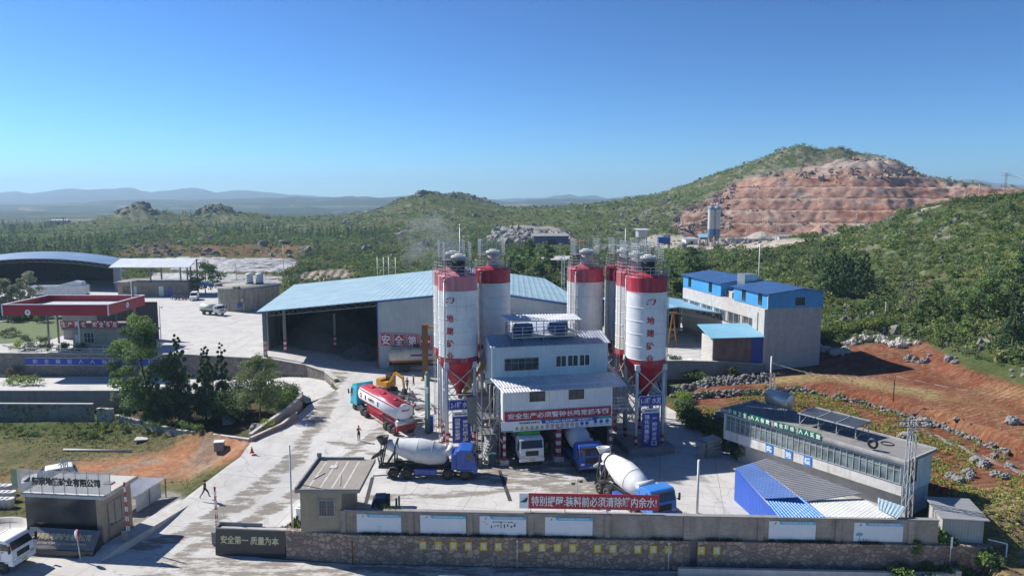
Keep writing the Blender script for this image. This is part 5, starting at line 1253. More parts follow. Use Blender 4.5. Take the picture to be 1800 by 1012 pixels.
def pose(stride=0.0, armL=None, armR=None):
 j = {'pelvis': ((0, 0, .95), (.14, .10), None), 'waist': ((0, 0, 1.08), (.135, .095), 'pelvis'), 'chest': ((.01, 0, 1.28), (.155, .11), 'waist'), 'collar': ((0, 0, 1.45), (.10, .08), 'chest'),
         'neck': ((.01, 0, 1.52), (.055, .055), 'collar'), 'chin': ((.035, 0, 1.58), (.075, .07), 'neck'), 'head': ((.02, 0, 1.66), (.092, .085), 'chin'), 'head_top': ((.0, 0, 1.72), (.07, .07), 'head'), 'nose': ((.115, 0, 1.63), (.018, .02), 'head')}
 for s, n in ((1, 'L'), (-1, 'R')):
  st = stride * s
  j['hip' + n] = ((0, s * .095, .90), (.10, .10), 'pelvis'); j['knee' + n] = ((.24 * st + .03 * abs(stride), s * .10, .49), (.062, .065), 'hip' + n)
  j['shin' + n] = ((.30 * st - (.05 if st < 0 else 0), s * .10, .30), (.055, .058), 'knee' + n)
  j['ankle' + n] = ((.36 * st - (.12 if st < 0 else 0), s * .10, .09 + (.05 if st < 0 else 0)), (.04, .042), 'shin' + n); j['toe' + n] = ((.36 * st + .15 - (.12 if st < 0 else 0), s * .11, .035), (.035, .03), 'ankle' + n)
  arm = (armL if s > 0 else armR) or [(-.10 * st, s * .25, 1.17), (.02 - .2 * st, s * .26, .95), (.05 - .24 * st, s * .26, .86)]
  j['shoulder' + n] = ((0, s * .18, 1.42), (.07, .065), 'collar'); j['sleeve' + n] = (tuple(Vector((0, s * .2, 1.40)).lerp(Vector(arm[0]), .5)), (.055, .055), 'shoulder' + n)
  j['elbow' + n] = (arm[0], (.043, .043), 'sleeve' + n); j['wrist' + n] = (arm[1], (.028, .03), 'elbow' + n); j['hand' + n] = (arm[2], (.038, .022), 'wrist' + n)
  d = (Vector(arm[2]) - Vector(arm[1])).normalized(); side = d.orthogonal().normalized(); sd2 = d.cross(side)
  for k in range(4):
   b0 = Vector(arm[2]) + side * (.012 * (k - 1.5)) + d * .03; j['finger%s%d' % (n, k)] = (tuple(b0 + d * (.055 + .008 * (k in (1, 2)))), (.009, .009), 'hand' + n)
  j['thumb' + n] = (tuple(Vector(arm[2]) + sd2 * .045 + d * .02), (.010, .010), 'hand' + n)
 return j
blackc = plain('black_cloth', (.016, .016, .02), .9); navy = plain('navy_cloth', (.03, .05, .16), .9); redc = plain('dark_red_cloth', (.17, .035, .03), .9); greyc = plain('grey_cloth', (.4, .38, .38), .9)
person('person in black with a red helmet holding a phone up, standing alone on the concrete', tuple(G(631, 775, .02)), R(-60), pose(0, [(.22, .22, 1.22), (.36, .10, 1.42), (.37, .06, 1.5)], [(.20, -.22, 1.22), (.36, -.06, 1.40), (.37, -.03, 1.48)]), blackc, blackc, M['helmet'])
p_ = G(361, 877, -1.55); person('person in a dark red shirt and dark trousers striding up the gate road', (p_.x, p_.y, th(p_.x, p_.y) + .22), R(10), pose(1.0), redc, blackc, M['hair'])
p_ = G(716, 689, .7); person('worker in blue overalls bending toward the pipes beside the excavator', (p_.x, p_.y, th(p_.x, p_.y) + .22), R(-120), pose(.4), navy, navy, M['hair'])
p_ = G(727, 682, .8); person('worker in a pale shirt standing behind the one in blue overalls', (p_.x, p_.y, th(p_.x, p_.y) + .22), R(170), pose(.1), greyc, blackc, M['hair'])
# ================================================================== street front: retaining wall, boundary wall, gate, laboratory
def stone_material(name, c1, c2, mortar, scale=1.6, bumps=.8):
 m, nt, b = nodes(name)
 v = coord(nt, 'Object', (1, 1, 1.25))
 dn = nt.nodes.new('ShaderNodeTexNoise'); dn.inputs['Scale'].default_value = 2.0; lk(nt, v, dn.inputs['Vector'])
 va = nt.nodes.new('ShaderNodeVectorMath'); va.operation = 'MULTIPLY_ADD'; lk(nt, dn.outputs['Color'], va.inputs[0]); va.inputs[1].default_value = (.35, .35, .35); lk(nt, v, va.inputs[2])
 vo = nt.nodes.new('ShaderNodeTexVoronoi'); vo.feature = 'DISTANCE_TO_EDGE'; vo.inputs['Scale'].default_value = scale; lk(nt, va.outputs[0], vo.inputs['Vector'])
 vc = nt.nodes.new('ShaderNodeTexVoronoi'); vc.inputs['Scale'].default_value = scale; lk(nt, va.outputs[0], vc.inputs['Vector'])
 sep = nt.nodes.new('ShaderNodeSeparateColor'); lk(nt, vc.outputs['Color'], sep.inputs[0])
 c = ramp(nt, sep.outputs[0], [(.2, c1), (.8, c2)])
 c = mix(nt, ramp(nt, noise(nt, v, 5, 5, .7), [(.3, .25), (.75, 0)]), c, (.08, .075, .07))
 c = mix(nt, ramp(nt, vo.outputs['Distance'], [(.03, 1.0), (.09, 0.0)]), c, mortar)
 lk(nt, c, b.inputs['Base Color']); b.inputs['Roughness'].default_value = .95
 bump(nt, b, ramp(nt, vo.outputs['Distance'], [(.0, 0.0), (.16, 1.0)]), bumps, .08)
 return m
M['rubble'] = stone_material('rubble_masonry', (.27, .18, .14), (.47, .34, .265), (.19, .17, .155), 2.1)
M['rubble_grey'] = stone_material('grey_rubble_masonry', (.20, .17, .15), (.30, .26, .22), (.15, .14, .13), 2.2, .4)
def brick_material(name, c1, c2, mortar, w=.25, h=.065):
 m, nt, b = nodes(name)
 v = coord(nt, 'Object', (1, 1, 1), (R(90), 0, 0))
 br = nt.nodes.new('ShaderNodeTexBrick'); br.inputs['Scale'].default_value = 1; br.inputs['Brick Width'].default_value = w; br.inputs['Row Height'].default_value = h; br.inputs['Mortar Size'].default_value = .008
 br.inputs['Color1'].default_value = (*c1, 1); br.inputs['Color2'].default_value = (*c2, 1); br.inputs['Mortar'].default_value = (*mortar, 1); lk(nt, v, br.inputs['Vector'])
 n = ramp(nt, noise(nt, coord(nt, 'Object', (1, 1, .4)), .8, 6, .7), [(.35, .6), (.7, 1.1)])
 lk(nt, mix(nt, 1.0, br.outputs['Color'], n, 'MULTIPLY'), b.inputs['Base Color']); b.inputs['Roughness'].default_value = .95
 bump(nt, b, br.outputs['Fac'], -.4, .02)
 return m
M['brickwall'] = brick_material('grey_brown_block', (.36, .29, .245), (.43, .35, .30), (.27, .23, .2), .4, .1)
M['redbrick'] = brick_material('red_brick', (.20, .10, .075), (.30, .16, .12), (.26, .23, .21))
M['granite'] = plain('black_granite', (.035, .038, .045), .22, 0, .35, 6)
M['grass_blade'] = attr_mat('weed_leaf', .8, 3, .3)
def wx(px, z=0.0): return (px - 900) / FPX * (55.0 * .9926 + .121 * (CAMH - z))
def wy_(x): return float(front_y(x))
def wz(px, py): return D(px, py, wy_(wx(px)) + .1).z
def walls(name, x0, x1, z0, z1, off, th_, mat, label, coping=None, cat='wall'):
 xs_ = [x0] + [x for x in (-12.7,) if x0 < x < x1] + [x1]
 mb = MB()
 t = thing(name, label, cat, (x0, wy_(x0), z0))
 for a, b in zip(xs_[:-1], xs_[1:]):
  ya, yb = wy_(a) + off, wy_(b) + off
  poly = [(a, ya), (b, yb), (b, yb + th_), (a, ya + th_)]
  mb.prism(poly, z0, z1, 'z')
 mb.build('masonry', mat, t, True)
 if coping:
  cp = MB()
  for a, b in zip(xs_[:-1], xs_[1:]):
   ya, yb = wy_(a) + off, wy_(b) + off
   cp.prism([(a, ya - coping), (b, yb - coping), (b, yb + th_ + coping), (a, ya + th_ + coping)], z1, z1 + .09, 'z')
  cp.build('coping', M['darkconc'], t, True)
 return t
walls('retaining_wall', -18.3, wx(1209), -2.45, -.02, 0, .5, M['rubble'], 'long rubble stone retaining wall with yellow tiles above the road')
walls('retaining_wall', wx(1222), 37.0, -2.45, -.02, 0, .5, M['rubble'], 'rubble stone retaining wall east of the dark drain gap')
g_ = MB(); g_.bb((wx(1209), wy_(14) + .45, -2.4), (wx(1222), wy_(14) + .6, -.05)); tag(g_.build('drain_slot', M['darkconc']), 'narrow dark drain slot between two lengths of stone wall', 'drain')
up_ = walls('boundary_wall', -13.4, 33.0, -.02, 1.85, .32, .24, M['brickwall'], 'grey brown block boundary wall with posters on top of the stone wall', .1)
pr_ = None
for px in (601, 722, 826, 933, 1067, 1203, 1330, 1462, 1585):
 x = wx(px); m = MB(); m.box((x, wy_(x) + .3, .94), (.42, .2, 1.88)); m.build('pier', M['brickwall'], up_, True)
def poster(px0, px1, py0, py1, label, extra=None):
 x0, x1 = wx(px0, 1), wx(px1, 1); z1 = 1.62; z0 = .1
 o = Vector((x0, wy_(x0) + .32, 0)); d = Vector((x1, wy_(x1) + .32, 0)) - o; L = d.length
 t = thing('wall_poster', label, 'poster', o, math.atan2(d.y, d.x), 'posters on the boundary wall')
 m = MB(); m.bb((0, -.045, z0), (L, -.012, z1)); m.build('sheet', M['poster'], t)
 m = MB(); m.prism([(L * .21, z1), (L, z1), (L, z1 - .26), (L * .25, z1 - .26)], -.052, -.046, 'y'); m.build('header', M['poster_blue'], t)
 lettering('师宗县地建砼业有限公司', local(t, (L * .3, -.054, z1 - .2)), L * .62, .15, M['signwhite'], t, .01)
 m = MB(); m.prism([(.42, z1 - .3), (.5, z1 - .12), (.58, z1 - .06), (.52, z1 - .24)], -.05, -.046, 'y'); m.build('emblem', M['letter_black'], t)
 if extra:
  for (nm, polys, mt) in extra:
   m = MB()
   for pg in polys: m.prism([(p[0] * L, z0 + p[1] * (z1 - z0)) for p in pg], -.05, -.046, 'y')
   m.build(nm, mt, t)
 return t
M['poster'] = plain('poster_paper', (.66, .68, .74), .5, 0, .06, .8, (.5, .52, .55), .9, .4); M['poster_blue'] = plain('poster_header_blue', (.13, .42, .62), .5, 0, .1); M['poster_ink'] = plain('poster_ink', (.06, .08, .10), .6); M['poster_teal'] = plain('poster_teal', (.10, .38, .42), .6)
def rect(a, b, c, d): return [(a, b), (c, b), (c, d), (a, d)]
poster(625, 704, 903, 937, 'white poster with blue header and faint bottle outline, first east of the gatehouse', [('bottle_outline', [rect(.47, .05, .475, .35), rect(.535, .05, .54, .35), rect(.475, .05, .535, .07), rect(.475, .33, .535, .35)], M['poster_teal'])])
poster(738, 819, 904, 939, 'blank white poster with a few reed strokes in its lower corner', [('reed_stroke', [[(.88, .0), (.9, .0), (.93, .5)], [(.92, .0), (.94, .0), (.9, .4)], [(.95, .0), (.97, .0), (.985, .3)]], M['dirtywhite'])])
ri = random.Random(5)
poster(843, 925, 905, 940, 'white poster with rows of dark ink writing above a metal post', [('ink_print', [rect(.28 + .055 * k, .66 + ri.uniform(-.03, .03), .31 + .055 * k + ri.uniform(0, .02), .72) for k in range(8)] + [rect(.24 + .07 * k, .40 + ri.uniform(-.05, .05), .25 + .07 * k + ri.uniform(.01, .04), .48 + ri.uniform(0, .1)) for k in range(8)] + [rect(.08, .68, .13, .7), rect(.13, .55, .18, .57), rect(.72, .62, .8, .64)], M['poster_ink'])])
poster(958, 1041, 906, 941, 'plain white poster with blue header between the ink poster and long bare wall', None)
poster(1345, 1425, 909, 946, 'white poster with blue header below the blue lean-to sheets', [('grass_print', [rect(.02, .0, .98, .05)], M['poster_teal'])])
poster(1490, 1573, 910, 947, 'white poster with a small teal tree and figures, easternmost on the wall', [('tree_print', [[(.04, .3), (.12, .28), (.2, .34), (.18, .44), (.1, .48), (.05, .42)], rect(.11, .04, .125, .3), rect(.2, .04, .215, .16), rect(.24, .04, .255, .13), rect(.28, .04, .29, .15)], M['poster_teal']), ('bird_print', [[(.1, .85), (.15, .93), (.13, .85)]], M['poster_ink'])])
for ch, px in (('净', 711), ('洁', 833)):
 x = wx(px, 1); y = wy_(x) + (.317 if px < 715 else .3)
 me = lettering(ch, frame((x - .3, y - .0, .55), (1, -.04, 0)), .62, .75, plain('faded_cream_paint', (.38, .32, .26), .8), None, .0, .006, 'wall_character'); tag(me, 'faded cream painted character %s on the block wall' % ch + (' east of the bottle poster' if ch == '净' else ' east of the reed poster'), 'painted lettering')
for px, ch in zip((743.5, 770.5, 797, 823.5, 850, 876, 925.5, 952.5, 979, 1006, 1049, 1075.5, 1118.5, 1145, 1171, 1227.5, 1254), '禁止现场堆料创造绿色低碳环保人环境'):
 x = wx(px, -.6); y = wy_(x)
 t = thing('yellow_tile', 'yellow tile with pale character %s on the stone wall%s' % (ch, ', beyond the drain slot' if px > 1200 else ''), 'tile', (x, y, -.75), 0, 'yellow slogan tiles on the stone wall')
 m = MB(); m.bb((-.28, -.05, -.34), (.28, .02, .34)); m.build('plate', M['yellow_sign'], t)
 lettering(ch, frame((-.2, -.053, -.25), (1, 0, 0)), .4, .5, M['poster'], t, .01, .008, world=False)
for px, py, top, lab in ((909, 992, -.15, 'thin grey post standing at the foot of the wall below the ink poster'), (1170, 996, -.1, 'thin grey post before the yellow tile just west of the drain slot'), (620, 989, -.6, 'short rusty drain post at the wall corner below the gatehouse')):
 x = wx(px, -2); y = wy_(x) - .25
 m = MB(); m.cyl((x, y, -2.4), (x, y, top), .055, n=8); m.box((x, y, top), (.14, .14, .16)); tag(m.build('metal_post', M['steel'] if px != 620 else M['rust']), lab, 'post')
x0, x1 = wx(1183, -2), wx(1645, -2)
t = thing('kerb_parapet', 'low concrete parapet along the road edge before the stone wall', 'parapet', (x0, wy_(x0) - .9, -2.4))
m = MB(); m.prism([(x0, wy_(x0) - 1.05), (x1, wy_(x1) - 1.05), (x1, wy_(x1) - .75), (x0, wy_(x0) - .75)], -2.41, -1.75, 'z'); m.bb((x1 - .1, wy_(x1) - 1.1, -2.4), (x1 + .35, wy_(x1) - .3, -1.5)); m.build('wall_body', M['lightconc'], t, True)
t = thing('road_sign', 'small white road sign seen edge on at the parapet end', 'road sign', (wx(1645, -2) - .05, wy_(30) - .35, -2.4))
m = MB(); m.cyl((0, 0, 0), (0, 0, 3.2), .04, n=8); m.build('post', M['steel'], t)
m = MB(); m.box((0, -.03, 2.75), (.1, .02, .95)); m.box((.06, .02, 2.75), (.14, .04, .9)); m.build('plate', M['white'], t)
x0, x1 = wx(913, 2.4), wx(1157, 2.4)
o = Vector((x0, wy_(x0) + .45, 0)); d = Vector((x1, wy_(x1) + .45, 0)) - o; L = d.length
t = thing('reminder_banner', 'red banner on thin posts above the boundary wall, white characters ending in an exclamation mark', 'banner', o, math.atan2(d.y, d.x))
m = MB(); m.bb((.72, -.03, 2.25), (L, .03, 3.5)); m.build('red_board', M['red'], t)
m = MB(); m.bb((0, -.03, 2.25), (.715, .03, 3.5)); m.build('emblem_board', M['signwhite'], t)
m = MB()
for s in (.9, 3.6, 6.9, 9.6): m.bar((s, .05, 1.9), (s, .05, 3.3), .05)
m.bar((0, .05, 2.3), (L, .05, 2.3), .04); m.build('post_frame', M['dsteel'], t)
lettering('特别提醒:装料前必须清除罐内余水!', local(t, (.95, -.034, 2.46)), L - 1.15, .84, M['signwhite'], t, .012)
def emblem(t, x, y, z, s, mat, mat2):
 m = MB(); m.prism([(x + p[0] * s, z + p[1] * s) for p in LOGO[0]], y - .008, y, 'y'); m.build('emblem', mat, t)
 m = MB(); m.prism([(x + p[0] * s, z + p[1] * s) for p in LOGO[1]], y - .016, y - .009, 'y'); m.build('emblem_leaf', mat2, t)
emblem(t, .36, -.034, 2.95, .58, plain('emblem_navy', (.02, .03, .12), .5), M['dirtywhite'])
def pole(name, label, p, h, r0, r1, mat, cat='pole', cams=0, rz=0, head=None):
 t = thing(name, label, cat, p, rz)
 m = MB(); m.cyl((0, 0, 0), (0, 0, h), r0, r1, n=10); m.build('shaft', mat, t)
 if cams:
  m = MB()
  for k in range(cams):
   a = 2.1 * k + .4; dx, dy = math.cos(a) * .3, math.sin(a) * .3
   m.bar((0, 0, h - .25 - .25 * k), (dx, dy, h - .25 - .25 * k), .04); m.box((dx * 1.3, dy * 1.3, h - .32 - .25 * k), (.28, .16, .16), a)
  m.build('camera_head', M['dark'], t)
 if head == 'lamp':
  m = MB(); m.bar((0, 0, h), (.9, 0, h + .15), .06); m.box((1.1, 0, h + .15), (.5, .2, .1)); m.build('lamp_head', M['steel'], t)
 if head == 'arms':
  m = MB(); m.bar((-.7, 0, h - .3), (.7, 0, h - .3), .09)
  for s in (-.6, 0, .6): m.cyl((s, 0, h - .25), (s, 0, h + .0), .05, .03, 8)
  m.build('crossarm', M['dsteel'], t)
 return t
pole('camera_pole', 'slim camera pole rising behind the middle of the red reminder banner', tuple(G(1014, 889, .0)), 2.5, .045, .04, M['steel'], 'camera pole', 2)
pole('grey_pole', 'plain thick grey pole in front of the shaded road by the blue lean-to', (15.75, 59.2, 0), 4.7, .11, .10, M['dirtywhite'])
pole('gate_pole', 'tall thin pole with a small cap beside the flat roofed gatehouse', (-18.0, 56.9, -.2), 7.0, .085, .07, M['dirtywhite'], 'pole')
gx0, gx1, gy0, gy1 = -16.95, -13.65, 55.75, 61.6
gh = thing('gatehouse', 'tan rendered gatehouse with flat concrete roof and a barred window', 'gatehouse', (gx0, gy0, 0))
m = MB(); m.bb((gx0, gy0, -.1), (gx1, gy1, 3.35)); m.build('wall', M['tan'], gh, True)
rc = MB(); rx0, rx1, ry0, ry1 = gx0 - .3, gx1 + 1.55, gy0 - .35, gy1 + .7
rc.bb((rx0, ry0, 3.36), (rx1, ry1, 3.62)); rc.build('roof', concrete('dusty_roof_concrete', (.30, .27, .24), (.17, .15, .13), .7, .6, False), gh, True)
rc = MB()
rc.bb((rx0, ry0, 3.625), (rx0 + .14, ry1, 3.85)); rc.bb((rx0 + .145, ry1 - .14, 3.625), (rx1 - 1.0, ry1, 3.85)); rc.bb((rx0 + .145, ry0, 3.625), (rx1, ry0 + .1, 3.68)); rc.bb((rx1 - .1, ry0 + .105, 3.625), (rx1, ry1, 3.69)); rc.bb((rx0 - .02, ry1 - .1, 3.86), (rx0 + .35, ry1 + .1, 4.2)); rc.build('roof_rim', M['darkconc'], gh, True)
rc = MB()
for k in range(4): rc.bb((rx0 + .9 + k * .95, ry0 + .3, 3.621), (rx0 + 1.05 + k * .95, ry1 - .6, 3.632))
rc.bar((rx0 + .9, ry0 + 2.2, 3.66), (rx0 + 1.5, ry0 + 3.6, 3.66), .06); rc.bar((rx0 + 3.4, ry0 + .9, 3.66), (rx0 + 2.9, ry0 + 3.2, 3.66), .05); rc.bb((rx0 + 1.6, ry0 + 4.6, 3.63), (rx0 + 2.2, ry0 + 5.3, 3.68)); rc.build('roof_joint', M['lightconc'], gh, True)
wo = window('window', 1.45, 2.75, 1.25, 2.7, -.0, 2, 1, M['white'], M['glass'], gh, .06)
m = MB()
for k in range(11): m.bar((1.48 + k * .124, -.09, 1.2), (1.48 + k * .124, -.09, 2.75), .028)
for z in (1.4, 2.0, 2.6): m.bar((1.42, -.1, z), (2.78, -.1, z), .03)
m.build('window_grille', M['dsteel'], gh)
m = MB(); m.bb((-.45, .9, .55), (-.02, 1.8, 1.15)); m.bb((-.5, .5, 1.2), (-.02, 1.5, 1.7)); m.build('air_conditioner', M['white'], gh)
bx = thing('covered_pump', 'blue sheeted machine with curved top and fins just inside the wall by the gatehouse', 'machine', tuple(G(668, 897, 0)), R(5))
m = MB(); m.prism([(-.75, 0), (.5, 0), (.5, 1.35), (-.35, 1.35), (-.62, .95)], -.6, .6, 'y'); m.build('blue_casing', plain('casing_navy', (.035, .07, .17), .5), bx)
m = MB()
for k in range(5): m.lathe([(.5, 0), (.56, .02), (.56, .04)], 16, Matrix.Translation((.52 + k * .06, 0, .75)) @ Matrix.Rotation(R(90), 4, 'Y'))
m.bb((.5, -.55, .05), (.85, .55, 1.3)); m.build('cooling_fin', M['dark'], bx)
for px, lab in ((699, 'short twin grey bollard beside the blue sheeted machine'),):
 p = G(px, 893, 0); m = MB(); m.box((p.x - .1, p.y, .45), (.16, .2, .9)); m.box((p.x + .14, p.y, .55), (.14, .2, 1.1)); tag(m.build('bollard', M['dsteel']), lab, 'bollard')
p0, p1 = G(379, 975, -2.4), G(502, 980, -2.4)
dirv = (p1 - p0); L = dirv.length
t = thing('granite_sign_wall', 'black granite wall with gold slogan letters at the east side of the gate', 'sign wall', p0, math.atan2(dirv.y, dirv.x))
m = MB(); m.prism([(0, 0), (.95, 0), (.95, 2.15), (.22, 2.15), (.0, .45)], 0, L, 'x'); m.build('granite_body', M['granite'], t)
m = MB(); m.bb((0, .2, 2.153), (L, .3, 2.25)); m.bb((0, .86, 2.153), (L * .62, .95, 2.45)); m.bb((0, .305, 2.153), (.1, .855, 2.35)); m.build('rim', M['darkconc'], t)
m = MB(); m.bb((.1, .3, 2.152), (L, .855, 2.16)); m.build('planter_soil', M['concrete'], t)
lettering('安全第一 质量为本', local(t, (.45, .075, 1.0), (1, 0, 0), (0, .11, .85)), L - 1.0, .68, M['gold'], t, .02, .05)
def barrier(label, p, h):
 t = thing('boom_barrier', label, 'barrier', p, 0, 'raised gate barriers')
 m = MB(); m.box((0, 0, .5), (.3, .35, 1.0)); m.box((0, 0, 1.04), (.36, .4, .08)); m.box((0, -.19, .7), (.2, .02, .3)); m.build('cabinet', M['dsteel'], t)
 m = MB()
 for k in range(10):
  if k % 2 == 0: m.box((.22, 0, 1.0 + (k + .5) * h / 10), (.07, .06, h / 10)); m.box((.4 - .012 * k, 0, 1.0 + (k + .5) * h / 10), (.05, .05, h / 10))
 m.box((.22, 0, 1.0 + h / 2), (.04, .04, h)); m.build('arm_white', M['signwhite'], t)
 m = MB()
 for k in range(10):
  if k % 2: m.box((.22, 0, 1.0 + (k + .5) * h / 10), (.07, .06, h / 10)); m.box((.4 - .012 * k, 0, 1.0 + (k + .5) * h / 10), (.05, .05, h / 10))
  m.bar((.22, 0, 1.0 + k * h / 10), (.4, 0, 1.0 + (k + 1) * h / 10), .025)
 m.build('arm_red', M['redpaint'], t)
 return t
barrier('raised red and white boom arm beside the gate office', tuple(G(220, 952, -1.9)), 4.2)
barrier('raised red and white boom arm beside the granite slogan wall', tuple(G(377, 955, -2.3)), 4.0)
FRc, FLc = Vector((-33.5, 57.4, 0)), Vector((-40.9, 58.15, 0))
d = FRc - FLc; OL = d.length; orz = math.atan2(d.y, d.x)
of = thing('gate_office', 'flat roofed gate office faced in black granite at the west side of the gate', 'office', (FLc.x, FLc.y, -2.4), orz)
m = MB(); m.bb((.25, .3, 0), (OL - .5, 4.1, 4.35)); m.build('wall', M['tan'], of)
m = MB(); m.bb((.2, .1, 0), (OL - .9, .29, 4.35)); m.build('granite_facing', M['granite'], of)
m = MB(); m.box((OL - .62, .28, 2.18), (.5, .5, 4.36)); m.build('column', M['tan'], of)
m = MB(); m.bb((0, -.1, 4.37), (OL, 4.5, 4.62)); m.build('roof', M['lightconc'], of)
m = MB(); m.bb((OL - .12, -.1, 4.625), (OL, 4.5, 4.7)); m.build('roof_edge', M['tan'], of); m = MB(); m.bb((5.6, 2.4, 4.63), (6.3, 3.0, 4.72)); m.build('roof_debris', M['tan'], of)
m = MB(); m.bb((OL - .495, 1.0, 1.6), (OL - .46, 2.7, 3.6)); m.build('window', M['glass'], of)
m = MB()
for y in (.95, 1.8, 2.7): m.bb((OL - .47, y - .04, 1.55), (OL - .43, y + .04, 3.65))
m.bb((OL - .48, .9, .3), (OL - .44, 3.9, 1.5)); m.build('side_panel', M['tan'], of)
rs = thing('rooftop_sign', 'slatted metal sign with black company name standing on the gate office roof', 'sign', (FLc.x, FLc.y, 2.24), orz)
m = MB()
for k in range(22): m.bb((-.35, .15, .1 + k * .085), (OL + .45, .17, .15 + k * .085))
for k in range(9): m.bar((-.3 + k * (OL + .7) / 8, .2, 0), (-.3 + k * (OL + .7) / 8, .2, 2.0), .05)
m.build('slat_panel', M['steel'], rs)
m = MB()
for k in range(20): m.bb((-.9, .15, .3 + k * .085), (-.36, .165, .36 + k * .085))
m.build('green_slat', plain('slat_green', (.04, .2, .14), .5), rs)
lettering('师宗地建砼业有限公司', local(rs, (1.0, .13, .68)), 6.0, .72, M['letter_black'], rs, .03, .05)
emblem(rs, .5, .13, 1.15, .62, M['letter_black'], M['steel'])
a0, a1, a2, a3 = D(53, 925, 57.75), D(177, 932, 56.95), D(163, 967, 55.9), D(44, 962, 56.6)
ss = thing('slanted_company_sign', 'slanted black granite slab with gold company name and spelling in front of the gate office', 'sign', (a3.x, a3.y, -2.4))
m = MB(); m.slab([a3, a2, a1, a0], .12); m.build('slab', plain('sunlit_granite', (.13, .145, .17), .25, 0, .2, 5), ss, True)  # granite lightened: sun sheen on the slab is put into its colour
def down(p, dz=.13): return Vector((p.x, p.y, p.z - dz))
m = MB(); b0_, b1_, b2_, b3_ = down(a0), down(a1), down(a2), down(a3)
m.add([b3_, b2_, b1_, b0_] + [Vector((p.x, p.y, -2.42)) for p in (b3_, b2_, b1_, b0_)], [(0, 1, 2, 3), (4, 5, 1, 0), (5, 6, 2, 1), (6, 7, 3, 2), (7, 4, 0, 3)]); m.build('base', M['granite'], ss, True)
r_v = (a2 - a3).normalized(); u_v = (a0 - a3)
def onslab(fx, fy): return a3.lerp(a2, fx).lerp(a0.lerp(a1, fx), fy)
fm = frame(onslab(.17, .42), r_v, u_v); fm.translation += fm.to_3x3() @ Vector((0, 0, .01))
lettering('师宗地建砼业有限公司', fm, (a2 - a3).length * .76, .55, M['gold'], ss, .02, .05)
fm = frame(onslab(.16, .18), r_v, u_v); fm.translation += fm.to_3x3() @ Vector((0, 0, .01))
lettering('SHI ZONG DI JIAN TONG YE YOU XIAN GONG SI', fm, (a2 - a3).length * .72, .22, M['gold'], ss, .01, .03, name='spelling')
fm = frame(onslab(.07, .42), r_v, u_v)
m = MB()
for poly in LOGO: m.prism([(.25 + p[0] * .6, .3 + p[1] * .6) for p in poly], .012, .05, 'z', fm)
m.build('emblem', M['gold'], ss, True)
pf = thing('office_ramp', 'raised concrete strip and ramp along the east side of the gate office', 'ramp', (-33, 58, -2.4))
m = MB(); m.prism([(-33.6, 57.3), (-32.1, 57.0), (-29.9, 65.6), (-31.6, 66.2)], -2.4, -1.75, 'z')
q_ = [Vector((-33.6, 57.25, -1.75)), Vector((-32.1, 56.95, -1.75)), Vector((-33.2, 55.2, -2.39)), Vector((-35.3, 55.4, -2.39))]
m.add(q_ + [Vector((p.x, p.y, -2.42)) for p in q_], [(0, 3, 2, 1), (4, 5, 6, 7), (0, 1, 5, 4), (1, 2, 6, 5), (2, 3, 7, 6), (3, 0, 4, 7)]); m.build('ramp_body', M['lightconc'], pf, True)
ln = thing('lean_to', 'corrugated lean-to pen with pale sheet roof behind the gate office', 'lean-to', (-33, 62, -1.7))
m = MB(); m.corr([D(177, 853, 64.5), D(229, 877, 63.6), D(291, 840, 67.6), D(226, 839, 68.2)], 22, .04); m.build('roof', M['roof_white'], ln, True)
m = MB(); m.corr([(-34.5, 63.9, -2.0), (-34.5, 63.9, -.45), (-33.8, 67.2, -.5), (-33.8, 67.2, -2.0)], 10, .0); m.build('sheet_fence', M['dirtywhite'], ln, True)
m = MB()
for (px, py, d) in ((229, 877, 63.7), (290, 840, 67.5), (228, 840, 68.0), (262, 858, 65.6)): p = D(px, py, d); m.bar((p.x, p.y, -2.2), (p.x, p.y, p.z), .08)
m.build('post', M['dsteel'], ln, True)
cm = thing('convex_mirror', 'leaning roadside mirror with red rim before the slanted company sign', 'mirror', tuple(G(142, 985, -2.4)), R(20))
m = MB(); m.cyl((0, 0, 0), (-.12, 0, 1.9), .05, n=8); m.build('post', M['steel'], cm)
m = MB(); m.lathe([(.001, .1), (.3, .08), (.42, 0), (.42, -.06), (.001, -.08)], 20, frame((-.12, -.02, 2.25), (.45, -.9, 0))); m.build('mirror_disc', M['redpaint'], cm)
m = MB(); m.lathe([(.001, .13), (.28, .11), (.36, .06)], 20, frame((-.13, -.03, 2.25), (.45, -.9, 0))); m.build('glass', M['dirtywhite'], cm)
for k in range(11):
 col_, row_ = k % 4, k // 4
 p = G(-8 + 9 * col_ + 3 * row_, 892 - 12 * row_, -2.2)
 t = thing('plastic_tub', 'white plastic tub in the cluster behind the lorry at the west edge', 'tub', p, .3 * k, 'white tubs by the roadside')
 m = MB(); m.lathe([(.001, 0), (.3, 0), (.36, .8), (.38, .82), (.38, .9), (.34, .9), (.001, .86)], 14); m.build('body', M['white'], t); m = MB(); m.cyl((0, 0, .9), (0, 0, .96), .36, n=14); m.build('lid', M['dirtywhite'], t)
t = thing('concrete_trough', 'low rounded concrete basin with pipe fittings beside the gate office', 'basin', (-43.6, 58.2, -2.35))
m = MB(); m.lathe([(.001, 0), (2.5, 0), (2.55, 1.35), (2.3, 1.35), (2.25, 1.0), (.001, 1.0)], 28, Matrix.Scale(1.1, 4, (1, 0, 0))); m.build('shell', M['lightconc'], t)
m = MB(); m.bar((.5, -.6, 1.0), (.5, -.6, 1.9), .06); m.bar((.5, -.6, 1.9), (1.0, -.6, 1.9), .06); m.cyl((-.3, .2, 1.0), (-.3, .2, 1.35), .3, n=12); m.bar((1.3, .3, 1.0), (1.3, .3, 1.8), .05); m.build('pipe_fitting', M['steel'], t)
